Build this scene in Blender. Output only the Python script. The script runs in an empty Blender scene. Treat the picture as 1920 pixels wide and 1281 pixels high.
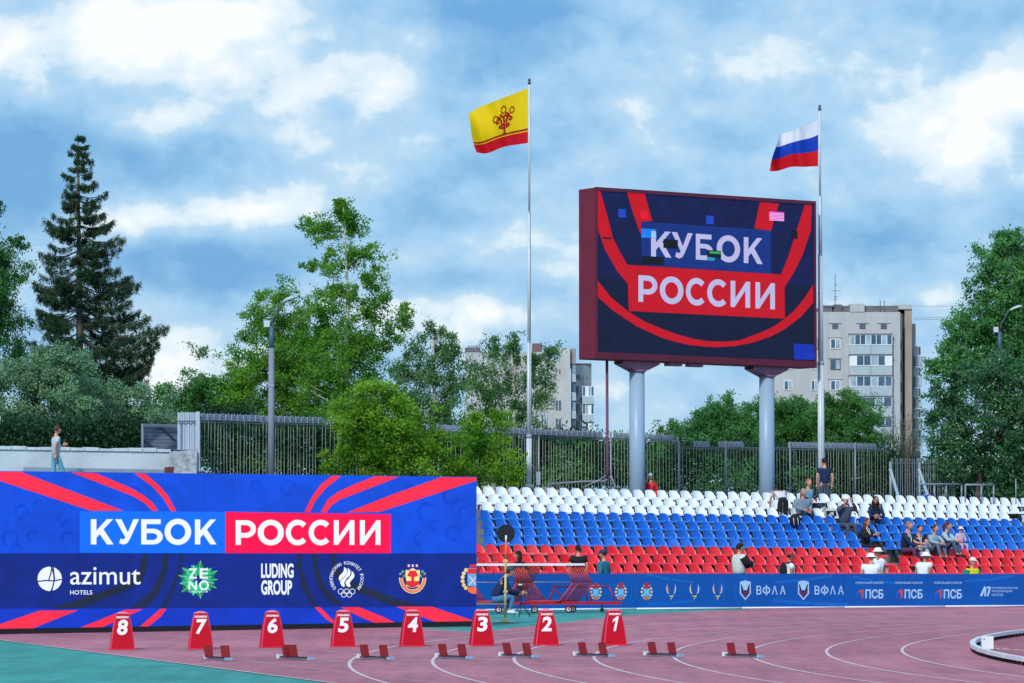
import bpy, bmesh, math, random
import numpy as np
from mathutils import Vector, Matrix, noise
from mathutils.geometry import tessellate_polygon
rnd = random.Random(7)
SC = bpy.context.scene
COL = SC.collection

# ------------------------------------------------------------------ camera
F = 6582.0                                  # focal length in photograph pixels
CAM_H = 1.806
TH = math.atan(372.3 / F)
cam_data = bpy.data.cameras.new('camera')
cam_data.sensor_width = 36.0
cam_data.lens = F * 36.0 / 1920.0
cam_data.clip_start = 0.5
cam_data.clip_end = 6000.0
cam = bpy.data.objects.new('camera', cam_data)
cam.location = (0, 0, CAM_H)
cam.rotation_euler = (math.pi / 2 + TH, 0, 0)
COL.objects.link(cam)
SC.camera = cam

def ray(px, py):
    a = (px - 960.0) / F
    b = (640.5 - py) / F
    return Vector((a, math.cos(TH) - b * math.sin(TH), math.sin(TH) + b * math.cos(TH)))

def at(px, py, Y):
    d = ray(px, py)
    return Vector((0, 0, CAM_H)) + d * (Y / d.y)

def on_ground(px, py, z=0.0):
    d = ray(px, py)
    return Vector((0, 0, CAM_H)) + d * ((z - CAM_H) / d.z)

def lin(c):
    return c / 12.92 if c <= 0.04045 else ((c + 0.055) / 1.055) ** 2.4

def rgb(r, g, b):
    return (lin(r / 255.0), lin(g / 255.0), lin(b / 255.0), 1.0)

# ------------------------------------------------------------------ exposure
SC.view_settings.view_transform = 'Standard'
SC.view_settings.look = 'None'
SC.view_settings.exposure = 0.0
SC.view_settings.gamma = 1.0
SC.view_settings.use_curve_mapping = False

# ------------------------------------------------------------------ sun
SUN_EL, SUN_AZ = math.radians(38), math.radians(-160)      # azimuth clockwise from +Y: sun is behind the camera's left shoulder
sun_data = bpy.data.lights.new('sun', 'SUN')
sun_data.energy = 2.9
sun_data.angle = math.radians(6)
sun_data.color = (1.0, 0.95, 0.88)
sun = bpy.data.objects.new('sun', sun_data)
sdir = Vector((math.sin(SUN_AZ) * math.cos(SUN_EL), math.cos(SUN_AZ) * math.cos(SUN_EL), math.sin(SUN_EL)))
sun.rotation_euler = sdir.to_track_quat('Z', 'Y').to_euler()
COL.objects.link(sun)

# ------------------------------------------------------------------ sky
world = bpy.data.worlds.new('World')
SC.world = world
world.use_nodes = True
WN, WL = world.node_tree.nodes, world.node_tree.links
WN.clear()

def wn(t, **k):
    n = WN.new(t)
    for a, v in k.items():
        setattr(n, a, v)
    return n

def wmath(op, a, b=None, c=None, clamp=False):
    n = WN.new('ShaderNodeMath'); n.operation = op; n.use_clamp = clamp
    for i, v in enumerate((a, b, c)):
        if v is None: continue
        if isinstance(v, (int, float)): n.inputs[i].default_value = v
        else: WL.new(v, n.inputs[i])
    return n.outputs[0]

def wnoise(vec, scale, detail, rough, dist=0.0):
    n = WN.new('ShaderNodeTexNoise'); n.noise_dimensions = '3D'
    n.inputs['Scale'].default_value = scale; n.inputs['Detail'].default_value = detail
    n.inputs['Roughness'].default_value = rough; n.inputs['Distortion'].default_value = dist
    WL.new(vec, n.inputs['Vector'])
    return n.outputs['Fac'], n.outputs['Color']

geo = wn('ShaderNodeTexCoord')
sep = wn('ShaderNodeSeparateXYZ'); WL.new(geo.outputs['Generated'], sep.inputs[0])
# cloud coordinates: azimuth and elevation in units of 0.01 rad
az = wmath('MULTIPLY', wmath('ARCTAN2', sep.outputs[0], sep.outputs[1]), 100.0)
el = wmath('MULTIPLY', wmath('ARCSINE', sep.outputs[2]), 100.0)
comb = wn('ShaderNodeCombineXYZ'); WL.new(az, comb.inputs[0]); WL.new(el, comb.inputs[1])
P0 = comb.outputs[0]
nf, nc = wnoise(P0, 0.16, 5.0, 0.55)
vs = wn('ShaderNodeVectorMath', operation='SUBTRACT'); WL.new(nc, vs.inputs[0]); vs.inputs[1].default_value = (0.5, 0.5, 0.5)
vm = wn('ShaderNodeVectorMath', operation='MULTIPLY_ADD'); WL.new(vs.outputs[0], vm.inputs[0]); vm.inputs[1].default_value = (3.6, 2.4, 0); WL.new(P0, vm.inputs[2])
PW = vm.outputs[0]
def sky_px(px, py):
    return ((px - 960) / 65.82, (1012.8 - py) / 65.82)
# cloud banks: (px, py, half width, half height, brightness); positive = sunlit white cloud, negative = gap / blue-grey
BANKS = [(150, 95, 330, 110, .75), (400, 30, 210, 60, .75), (300, 425, 190, 45, .95), (345, 660, 130, 95, .8),
         (500, 150, 200, 75, .7), (700, 140, 130, 80, .5), (150, 255, 70, 35, .2), (430, 260, 130, 70, .35), (270, 230, 90, 40, .45),
         (1740, 235, 190, 95, .62), (1890, 190, 90, 70, .6), (1480, 90, 260, 110, .42), (1190, 170, 110, 60, .45),
         (1000, 440, 330, 100, .5), (820, 610, 260, 60, .45), (1180, 720, 300, 60, .45), (1170, 290, 150, 60, .4),
         (1680, 560, 200, 140, .25), (560, 350, 160, 60, .3), (1850, 360, 120, 90, .35), (620, 260, 150, 70, .4), (1500, 330, 120, 60, .22),
         (30, 310, 150, 100, -.75), (300, 300, 170, 55, -.5), (640, 30, 150, 50, -.2), (900, 60, 220, 80, -.15), (760, 400, 150, 45, -.35),
         (400, 510, 230, 60, -.45), (850, 540, 220, 40, -.35), (1100, 40, 160, 70, -.2), (1640, 480, 190, 70, -.25), (900, 260, 160, 90, -.2), (1780, 60, 150, 60, .1),
         (1250, 400, 400, 60, -.1), (60, 420, 120, 40, -.4)]
total = None
for (bx, by, bw, bh, amp) in BANKS:
    cx, cy = sky_px(bx, by)
    s1 = wn('ShaderNodeVectorMath', operation='SUBTRACT'); WL.new(PW, s1.inputs[0]); s1.inputs[1].default_value = (cx, cy, 0)
    s2 = wn('ShaderNodeVectorMath', operation='MULTIPLY'); WL.new(s1.outputs[0], s2.inputs[0]); s2.inputs[1].default_value = (65.82 / bw, 65.82 / bh, 0)
    s3 = wn('ShaderNodeVectorMath', operation='DOT_PRODUCT'); WL.new(s2.outputs[0], s3.inputs[0]); WL.new(s2.outputs[0], s3.inputs[1])
    g = wmath('EXPONENT', wmath('MULTIPLY', s3.outputs['Value'], -1.1))
    total = wmath('MULTIPLY', g, amp) if total is None else wmath('MULTIPLY_ADD', g, amp, total)
nf2, nc2 = wnoise(P0, 0.9, 4.0, 0.55)
vs2 = wn('ShaderNodeVectorMath', operation='SUBTRACT'); WL.new(nc2, vs2.inputs[0]); vs2.inputs[1].default_value = (0.5, 0.5, 0.5)
vm2 = wn('ShaderNodeVectorMath', operation='MULTIPLY_ADD'); WL.new(vs2.outputs[0], vm2.inputs[0]); vm2.inputs[1].default_value = (1.1, .8, 0); WL.new(P0, vm2.inputs[2])
def puffs(scale, loc, smooth):
    m_ = wn('ShaderNodeMapping'); m_.inputs['Scale'].default_value = (0.8, 1.15, 1); m_.inputs['Location'].default_value = loc; WL.new(vm2.outputs[0], m_.inputs[0])
    v_ = WN.new('ShaderNodeTexVoronoi'); v_.feature = 'SMOOTH_F1'; v_.voronoi_dimensions = '2D'
    v_.inputs['Scale'].default_value = scale; v_.inputs['Smoothness'].default_value = smooth; v_.inputs['Detail'].default_value = 4.0; v_.inputs['Roughness'].default_value = 0.55
    WL.new(m_.outputs[0], v_.inputs['Vector']); return wmath('SUBTRACT', 0.45, v_.outputs['Distance'])
pf1 = puffs(0.27, (3, 1, 0), .8); pf2 = puffs(0.8, (9, 4, 0), .6)
mp = wn('ShaderNodeMapping'); mp.inputs['Scale'].default_value = (0.75, 1.25, 1); WL.new(P0, mp.inputs[0])
big, _ = wnoise(mp.outputs[0], 0.30, 9.0, 0.52, 0.25)
mp2 = wn('ShaderNodeMapping'); mp2.inputs['Scale'].default_value = (0.8, 1.3, 1); mp2.inputs['Location'].default_value = (17, 5, 3); WL.new(PW, mp2.inputs[0])
med, _ = wnoise(mp2.outputs[0], 0.75, 8.0, 0.5, 0.1)
t = wmath('ADD', wmath('MULTIPLY', total, 0.66), 0.54)
t = wmath('ADD', t, wmath('MULTIPLY', wmath('SUBTRACT', big, 0.5), .75))
t = wmath('ADD', t, wmath('MULTIPLY', wmath('SUBTRACT', med, 0.5), 0.34))
t = wmath('MULTIPLY_ADD', pf1, 0.42, t)
low = wmath('EXPONENT', wmath('MULTIPLY', wmath('ABSOLUTE', el), -0.22))
t = wmath('MULTIPLY_ADD', low, 0.16, t)
t = wmath('MULTIPLY_ADD', pf2, 0.15, t)
def sstep(v, lo, hi):
    m_ = WN.new('ShaderNodeMapRange'); m_.interpolation_type = 'SMOOTHSTEP'; m_.inputs['From Min'].default_value = lo; m_.inputs['From Max'].default_value = hi
    WL.new(v, m_.inputs[0]); return m_.outputs[0]
t = wmath('MULTIPLY_ADD', sstep(t, 0.54, 0.70), 0.09, wmath('MULTIPLY_ADD', sstep(t, 0.78, 0.95), 0.05, wmath('SUBTRACT', t, 0.01)), clamp=True)
ramp = wn('ShaderNodeValToRGB')
cr = ramp.color_ramp
stops = [(0.0, (104, 164, 216)), (0.22, (132, 184, 226)), (0.42, (160, 202, 236)), (0.60, (182, 214, 238)), (0.76, (214, 232, 245)), (1.0, (248, 251, 254))]
while len(cr.elements) < len(stops): cr.elements.new(0.5)
for e, (p, c) in zip(cr.elements, stops):
    e.position = p; e.color = rgb(*c)
WL.new(t, ramp.inputs[0])
sky = wn('ShaderNodeTexSky'); sky.sky_type = 'NISHITA'; sky.sun_disc = False
sky.sun_elevation = SUN_EL; sky.sun_rotation = SUN_AZ
SKY_STRENGTH = 0.1
cloud_col = wn('ShaderNodeVectorMath', operation='SCALE'); WL.new(ramp.outputs[0], cloud_col.inputs[0]); cloud_col.inputs['Scale'].default_value = 1.10 / SKY_STRENGTH
mixc = wn('ShaderNodeMix', data_type='RGBA'); mixc.inputs[0].default_value = 0.9
WL.new(sky.outputs[0], mixc.inputs[6]); WL.new(cloud_col.outputs[0], mixc.inputs[7])
bg = wn('ShaderNodeBackground'); bg.inputs['Strength'].default_value = SKY_STRENGTH
WL.new(mixc.outputs[2], bg.inputs[0])
wo = wn('ShaderNodeOutputWorld'); WL.new(bg.outputs[0], wo.inputs[0])

# ------------------------------------------------------------------ materials
MATS = {}
def mat(name, col, rough=0.6, metal=0.0, vary=0.0, vscale=3.0, bump=0.0, bscale=40.0, spec=0.35, emit=0.0, trans=0.0, col2=None, stretch=None, orand=0.0):
    if name in MATS: return MATS[name]
    m = bpy.data.materials.new(name); m.use_nodes = True
    N, L = m.node_tree.nodes, m.node_tree.links
    b = N['Principled BSDF']
    c = rgb(*col)
    b.inputs['Base Color'].default_value = c
    b.inputs['Roughness'].default_value = rough
    b.inputs['Metallic'].default_value = metal
    b.inputs['Specular IOR Level'].default_value = spec
    tc = N.new('ShaderNodeTexCoord')
    src = tc.outputs['Object']
    if stretch:
        mpn = N.new('ShaderNodeMapping'); mpn.inputs['Scale'].default_value = stretch; L.new(src, mpn.inputs[0]); src = mpn.outputs[0]
    if vary > 0 or col2:
        n = N.new('ShaderNodeTexNoise'); n.inputs['Scale'].default_value = vscale; n.inputs['Detail'].default_value = 8; n.inputs['Roughness'].default_value = 0.6
        L.new(src, n.inputs['Vector'])
        r = N.new('ShaderNodeValToRGB')
        r.color_ramp.elements[0].position = 0.32; r.color_ramp.elements[1].position = 0.68
        if col2:
            r.color_ramp.elements[0].color = c; r.color_ramp.elements[1].color = rgb(*col2)
        else:
            r.color_ramp.elements[0].color = [x * (1 - vary) for x in c[:3]] + [1]
            r.color_ramp.elements[1].color = [min(1, x * (1 + vary)) for x in c[:3]] + [1]
        L.new(n.outputs['Fac'], r.inputs[0])
        L.new(r.outputs[0], b.inputs['Base Color'])
    if orand > 0:
        oi = N.new('ShaderNodeObjectInfo'); hs = N.new('ShaderNodeHueSaturation'); mr = N.new('ShaderNodeMapRange'); L.new(oi.outputs['Random'], mr.inputs[0])
        mr.inputs['To Min'].default_value = 1 - orand; mr.inputs['To Max'].default_value = 1 + orand * .6; L.new(mr.outputs[0], hs.inputs['Value'])
        mr2 = N.new('ShaderNodeMapRange'); L.new(oi.outputs['Random'], mr2.inputs[0]); mr2.inputs['To Min'].default_value = 1.0; mr2.inputs['To Max'].default_value = 1 - orand * .25; L.new(mr2.outputs[0], hs.inputs['Saturation'])
        lk = b.inputs['Base Color'].links
        if lk: L.new(lk[0].from_socket, hs.inputs['Color'])
        else: hs.inputs['Color'].default_value = c
        L.new(hs.outputs[0], b.inputs['Base Color'])
    if bump > 0:
        n2 = N.new('ShaderNodeTexNoise'); n2.inputs['Scale'].default_value = bscale; n2.inputs['Detail'].default_value = 4
        L.new(src, n2.inputs['Vector'])
        bp = N.new('ShaderNodeBump'); bp.inputs['Strength'].default_value = bump; bp.inputs['Distance'].default_value = 0.02
        L.new(n2.outputs['Fac'], bp.inputs['Height']); L.new(bp.outputs[0], b.inputs['Normal'])
    if emit > 0:
        b.inputs['Emission Color'].default_value = c; b.inputs['Emission Strength'].default_value = emit
    MATS[name] = m
    return m

def mat_led(name, col, vary=0.06):
    """a lit LED face: black lamp-mask surface that gives off the picture's colour"""
    if name in MATS: return MATS[name]
    m = bpy.data.materials.new(name); m.use_nodes = True
    N, L = m.node_tree.nodes, m.node_tree.links
    b = N['Principled BSDF']
    b.inputs['Base Color'].default_value = (0.012, 0.012, 0.014, 1); b.inputs['Roughness'].default_value = 0.75
    b.inputs['Specular IOR Level'].default_value = 0.15
    c = rgb(*col)
    tc = N.new('ShaderNodeTexCoord')
    n = N.new('ShaderNodeTexNoise'); n.inputs['Scale'].default_value = 1.3; n.inputs['Detail'].default_value = 5; n.inputs['Distortion'].default_value = 1.2
    L.new(tc.outputs['Object'], n.inputs['Vector'])
    r = N.new('ShaderNodeValToRGB'); r.color_ramp.elements[0].position = 0.35; r.color_ramp.elements[1].position = 0.65
    r.color_ramp.elements[0].color = [x * (1 - vary) for x in c[:3]] + [1]
    r.color_ramp.elements[1].color = [x * (1 + vary) for x in c[:3]] + [1]
    L.new(n.outputs['Fac'], r.inputs[0]); L.new(r.outputs[0], b.inputs['Emission Color'])
    b.inputs['Emission Strength'].default_value = 1.0
    MATS[name] = m
    return m

def mat_leaf(name, c1, c2, trans=0.35, scale=0.6):
    if name in MATS: return MATS[name]
    m = bpy.data.materials.new(name); m.use_nodes = True
    N, L = m.node_tree.nodes, m.node_tree.links
    N.remove(N['Principled BSDF'])
    out = N['Material Output']
    tc = N.new('ShaderNodeTexCoord')
    n = N.new('ShaderNodeTexNoise'); n.inputs['Scale'].default_value = scale; n.inputs['Detail'].default_value = 6; n.inputs['Roughness'].default_value = 0.75
    L.new(tc.outputs['Object'], n.inputs['Vector'])
    r = N.new('ShaderNodeValToRGB'); r.color_ramp.elements[0].position = 0.36; r.color_ramp.elements[1].position = 0.64
    r.color_ramp.elements[0].color = rgb(*c1); r.color_ramp.elements[1].color = rgb(*c2)
    L.new(n.outputs['Fac'], r.inputs[0])
    d = N.new('ShaderNodeBsdfPrincipled'); d.inputs['Roughness'].default_value = 0.55; d.inputs['Specular IOR Level'].default_value = 0.3
    tr = N.new('ShaderNodeBsdfTranslucent')
    L.new(r.outputs[0], d.inputs['Base Color']); L.new(r.outputs[0], tr.inputs[0])
    mx = N.new('ShaderNodeMixShader'); mx.inputs[0].default_value = trans
    L.new(d.outputs[0], mx.inputs[1]); L.new(tr.outputs[0], mx.inputs[2]); L.new(mx.outputs[0], out.inputs[0])
    MATS[name] = m
    return m

# ------------------------------------------------------------------ object helpers
class MB:
    """collects faces for ONE mesh object"""
    def __init__(s): s.v, s.f, s.mi, s.sm = [], [], [], []
    def face(s, idx, m=0, smooth=False): s.f.append(tuple(idx)); s.mi.append(m); s.sm.append(smooth)
    def poly(s, pts, m=0, smooth=False):
        b = len(s.v); s.v += [tuple(p) for p in pts]; s.face(range(b, b + len(pts)), m, smooth)
    def ngon(s, pts, m=0):
        """concave polygon -> triangles"""
        b = len(s.v); s.v += [tuple(p) for p in pts]
        for t in tessellate_polygon([[Vector(p) for p in pts]]):
            s.face((b + t[0], b + t[1], b + t[2]), m)
    def hexa(s, c, m=0):
        b = len(s.v); s.v += [tuple(p) for p in c]
        for q in ((0, 3, 2, 1), (4, 5, 6, 7), (0, 1, 5, 4), (1, 2, 6, 5), (2, 3, 7, 6), (3, 0, 4, 7)):
            s.face([b + i for i in q], m)
    def box(s, c, size, ax=None, m=0):
        c = Vector(c); X, Y, Z = ax if ax else (Vector((1, 0, 0)), Vector((0, 1, 0)), Vector((0, 0, 1)))
        hx, hy, hz = X * (size[0] / 2), Y * (size[1] / 2), Z * (size[2] / 2)
        s.hexa([c - hx - hy - hz, c + hx - hy - hz, c + hx + hy - hz, c - hx + hy - hz,
                c - hx - hy + hz, c + hx - hy + hz, c + hx + hy + hz, c - hx + hy + hz], m)
    def bar(s, p0, p1, w, h, m=0, up=Vector((0, 0, 1))):
        p0, p1 = Vector(p0), Vector(p1); d = (p1 - p0); L = d.length; d.normalize()
        a = d.cross(up)
        if a.length < 1e-4: a = Vector((1, 0, 0))
        a.normalize(); b = a.cross(d)
        s.box((p0 + p1) / 2, (w, L, h), (a, d, b), m)
    def tube(s, pts, rad, seg=8, m=0, caps=True, smooth=True):
        pts = [Vector(p) for p in pts]
        if isinstance(rad, (int, float)): rad = [rad] * len(pts)
        rings = []; prev = None
        for i, p in enumerate(pts):
            d = (pts[min(i + 1, len(pts) - 1)] - pts[max(i - 1, 0)])
            if d.length < 1e-9: d = Vector((0, 0, 1))
            d.normalize()
            a = prev if prev is not None else (Vector((0, 0, 1)) if abs(d.z) < 0.9 else Vector((1, 0, 0)))
            a = a - d * a.dot(d)
            if a.length < 1e-6: a = d.orthogonal()
            a.normalize(); prev = a; b = d.cross(a)
            base = len(s.v)
            for k in range(seg):
                t = 2 * math.pi * k / seg
                s.v.append(tuple(p + (a * math.cos(t) + b * math.sin(t)) * rad[i]))
            rings.append(base)
        for r0, r1 in zip(rings, rings[1:]):
            for k in range(seg):
                s.face((r0 + k, r0 + (k + 1) % seg, r1 + (k + 1) % seg, r1 + k), m, smooth)
        if caps:
            s.face([rings[0] + k for k in range(seg)][::-1], m); s.face([rings[-1] + k for k in range(seg)], m)
    def ball(s, c, r, seg=10, rings=6, m=0):
        c = Vector(c); r = Vector(r) if not isinstance(r, (int, float)) else Vector((r, r, r))
        b = len(s.v); s.v.append(tuple(c + Vector((0, 0, r.z))))
        for i in range(1, rings):
            ph = math.pi * i / rings
            for k in range(seg):
                t = 2 * math.pi * k / seg
                s.v.append((c.x + r.x * math.sin(ph) * math.cos(t), c.y + r.y * math.sin(ph) * math.sin(t), c.z + r.z * math.cos(ph)))
        s.v.append(tuple(c - Vector((0, 0, r.z)))); e = len(s.v) - 1
        for k in range(seg):
            s.face((b, b + 1 + k, b + 1 + (k + 1) % seg), m, True)
            for i in range(rings - 2):
                q = b + 1 + i * seg
                s.face((q + k, q + seg + k, q + seg + (k + 1) % seg, q + (k + 1) % seg), m, True)
            q = b + 1 + (rings - 2) * seg
            s.face((q + k, e, q + (k + 1) % seg), m, True)
    def build(s, name, mats, parent=None, kind=None, matrix=None):
        me = bpy.data.meshes.new(name)
        me.from_pydata(s.v, [], s.f)
        if not isinstance(mats, (list, tuple)): mats = [mats]
        for mm in mats: me.materials.append(mm)
        me.polygons.foreach_set('material_index', s.mi)
        me.polygons.foreach_set('use_smooth', s.sm)
        me.update()
        return link(name, me, parent, kind, matrix)

def link(name, data, parent=None, kind=None, matrix=None):
    o = bpy.data.objects.new(name, data); COL.objects.link(o)
    if parent is not None: o.parent = parent
    if kind: o['kind'] = kind
    if matrix is not None: o.matrix_world = matrix
    return o

def tag(o, label=None, cat=None, group=None, kind=None):
    if label: o['label'] = label
    if cat: o['category'] = cat
    if group: o['group'] = group
    if kind: o['kind'] = kind
    return o

def thing(name, label, cat, loc=(0, 0, 0), rz=0.0, group=None):
    o = bpy.data.objects.new(name, None); COL.objects.link(o)
    o.location = loc; o.rotation_euler = (0, 0, rz); o.empty_display_size = 0.2
    return tag(o, label, cat, group)

def copy_tree(o, parent=None):
    c = o.copy(); COL.objects.link(c)
    if parent is not None: c.parent = parent
    for ch in list(o.children):
        copy_tree(ch, c)
    return c

class Plane:
    """an upright picture surface; maps photograph points onto it"""
    def __init__(s, p0, p1):
        s.p0, s.p1 = Vector(p0), Vector(p1)
        s.r = (Vector((p1[0], p1[1], 0)) - Vector((p0[0], p0[1], 0))); s.L = s.r.length; s.r.normalize()
        s.n = Vector((s.r.y, -s.r.x, 0))        # towards the camera side
        if s.n.y > 0: s.n = -s.n
    def hit(s, px, py, off=0.0):
        d = ray(px, py); o = Vector((0, 0, CAM_H)); q = s.p0 + s.n * off
        return o + d * ((q - o).dot(s.n) / d.dot(s.n))
    def uv(s, u, v, off=0.0):
        return s.p0 + s.r * u + Vector((0, 0, v)) + s.n * off

def polys_on(pl, polys, off, name, m, parent, label=None):
    mb = MB()
    for p in polys:
        if len(p) == 4 and False: pass
        mb.ngon([pl.hit(x, y, off) for x, y in p])
    o = mb.build(name, m, parent)
    if label: o['label'] = label
    return o

def strokes(polylines, w):
    """polylines (2-D) -> list of quads of width w"""
    out = []
    for pl in polylines:
        for (x0, y0), (x1, y1) in zip(pl, pl[1:]):
            dx, dy = x1 - x0, y1 - y0; L = math.hypot(dx, dy) or 1
            nx, ny = -dy / L * w / 2, dx / L * w / 2
            ex, ey = dx / L * w * 0.25, dy / L * w * 0.25
            out.append([(x0 + nx - ex, y0 + ny - ey), (x1 + nx + ex, y1 + ny + ey), (x1 - nx + ex, y1 - ny + ey), (x0 - nx - ex, y0 - ny - ey)])
    return out

def arc(cx, cy, rx, ry, a0, a1, n=20):
    return [(cx + rx * math.cos(math.radians(a0 + (a1 - a0) * i / n)), cy + ry * math.sin(math.radians(a0 + (a1 - a0) * i / n))) for i in range(n + 1)]

_glyph = {}
def _arc(cx, cy, rx, ry, a0, a1, n=14): return arc(cx, cy, rx, ry, a0, a1, n)
CUSTOM = {       # heavy geometric capitals: outer loop, then holes
 'И': [[(0, 1), (0, 0), (.20, 0), (.76, .66), (.76, 0), (1, 0), (1, 1), (.80, 1), (.24, .34), (.24, 1)]],
 'К': [[(0, 0), (.245, 0), (.245, .26), (.385, .41), (.71, 0), (1, 0), (.555, .595), (.975, 1), (.70, 1), (.245, .55), (.245, 1), (0, 1)]],
 'У': [[(0, 1), (.26, 1), (.535, .48), (.765, 1), (1, 1), (.62, .22), (.52, .06), (.36, -.01), (.17, .05), (.23, .24), (.33, .19), (.41, .24), (.425, .29)]],
 'Б': [[(0, 0), (0, 1), (.90, 1), (.90, .81), (.245, .81), (.245, .625), (.55, .625)] + _arc(.55, .3125, .45, .3125, 88, -88) + [(.55, 0)], [(.245, .175), (.50, .175)] + _arc(.51, .3125, .235, .1375, -88, 88) + [(.50, .45), (.245, .45)]],
 'Р': [[(0, 0), (0, 1), (.50, 1)] + _arc(.52, .645, .48, .355, 88, -88) + [(.50, .29), (.255, .29), (.255, 0)], [(.255, .485), (.255, .805), (.48, .805)] + _arc(.49, .645, .25, .16, 88, -88) + [(.48, .485)]],
 'О': [_arc(.5, .5, .5, .5, 0, 350, 35), _arc(.5, .5, .275, .295, 0, 350, 35)],
 'С': [_arc(.54, .5, .54, .5, 44, 316, 30) + _arc(.54, .5, .31, .295, 318, 42, 30)],
 '1': [[(.34, 0), (.68, 0), (.92, 1), (.66, 1), (.16, .80), (.10, .60), (.54, .74)]],
 'Ф': [_arc(.5, .5, .5, .36, 0, 350, 30), _arc(.5, .5, .33, .22, 0, 350, 30), ],
}
def glyph(txt, bold=0.0, spacing=1.0):
    key = (txt, bold, spacing)
    if key in _glyph: return _glyph[key]
    if txt in CUSTOM and (bold > 0.02 or txt in 'Ф1'):
        loops = [[Vector((x, y, 0)) for x, y in l] for l in CUSTOM[txt]]
        vs = [(v.x, v.y) for l in loops for v in l]
        fs = [tuple(t) for t in tessellate_polygon(loops)]
        if txt == 'Ф':
            b = len(vs); vs += [(.42, 0), (.58, 0), (.58, 1), (.42, 1)]; fs += [(b, b + 1, b + 2, b + 3)]
        _glyph[key] = (vs, fs); return _glyph[key]
    cu = bpy.data.curves.new('t', 'FONT'); cu.body = txt; cu.offset = bold; cu.space_character = spacing
    cu.resolution_u = 6
    o = bpy.data.objects.new('t', cu); COL.objects.link(o)
    dg = bpy.context.evaluated_depsgraph_get(); dg.update()
    me = o.evaluated_get(dg).to_mesh()
    vs = [(v.co.x, v.co.y) for v in me.vertices]; fs = [tuple(p.vertices) for p in me.polygons]
    o.evaluated_get(dg).to_mesh_clear()
    bpy.data.objects.remove(o); bpy.data.curves.remove(cu)
    x0 = min(v[0] for v in vs); x1 = max(v[0] for v in vs); y0 = min(v[1] for v in vs); y1 = max(v[1] for v in vs)
    vs = [((x - x0) / (x1 - x0), (y - y0) / (y1 - y0)) for x, y in vs]
    _glyph[key] = (vs, fs)
    return _glyph[key]

def text_faces(mb, txt, fn, bold=0.0, spacing=1.0, m=0):
    """fn maps (u right 0..1, v up 0..1) of the text's box to a 3-D point"""
    vs, fs = glyph(txt, bold, spacing)
    b = len(mb.v); mb.v += [tuple(fn(u, v)) for u, v in vs]
    for f in fs: mb.face([b + i for i in f], m)

def text_on(pl, off, mb, txt, x0, x1, yt, yb, yt1=None, yb1=None, bold=0.0, spacing=1.0, m=0):
    """text filling a box given in photograph coordinates (optionally slanting)"""
    yt1 = yt if yt1 is None else yt1; yb1 = yb if yb1 is None else yb1
    def fn(u, v):
        x = x0 + (x1 - x0) * u; a = yt + (yt1 - yt) * u; b = yb + (yb1 - yb) * u
        return pl.hit(x, b + (a - b) * v, off)
    text_faces(mb, txt, fn, bold, spacing, m)

# ================================================================== GROUND AND TRACK
PHI, BC, R0 = -0.35, Vector((44.99, 53.23, 0)), 37.64
U = Vector((math.sin(PHI), math.cos(PHI), 0))        # along the straight, away from the camera
V = Vector((math.cos(PHI), -math.sin(PHI), 0))       # across it, towards the infield
def trk(k, th=None, s=None):
    """point on lane line k: on the bend at angle th, or on the straight s metres past the bend's start"""
    R = R0 + 1.22 * k
    if th is None: return BC - V * R + U * s
    return BC + (-V * math.cos(th) + U * math.sin(th)) * R

M_track = mat('track_rubber', (188, 122, 136), rough=0.85, vary=0.06, vscale=0.9, bump=0.35, bscale=180, spec=0.2)
M_track_in = mat('track_rubber_inner', (172, 108, 120), rough=0.85, vary=0.12, vscale=1.2, bump=0.35, bscale=180, spec=0.2)
M_teal = mat('teal_rubber', (72, 156, 150), rough=0.85, vary=0.12, vscale=0.8, bump=0.35, bscale=160, spec=0.2)
M_line = mat('line_paint', (214, 192, 200), rough=0.8, vary=0.16, vscale=2.5)
M_line_faint = mat('worn_line_paint', (190, 146, 156), rough=0.85, vary=0.14, vscale=1.5)
M_earth = mat('far_ground', (86, 100, 70), rough=0.95, vary=0.3, vscale=0.05)
M_white = mat('white_paint', (225, 230, 236), rough=0.45, vary=0.04, vscale=4)
M_dark = mat('dark_rubber', (28, 30, 36), rough=0.7)

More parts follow.
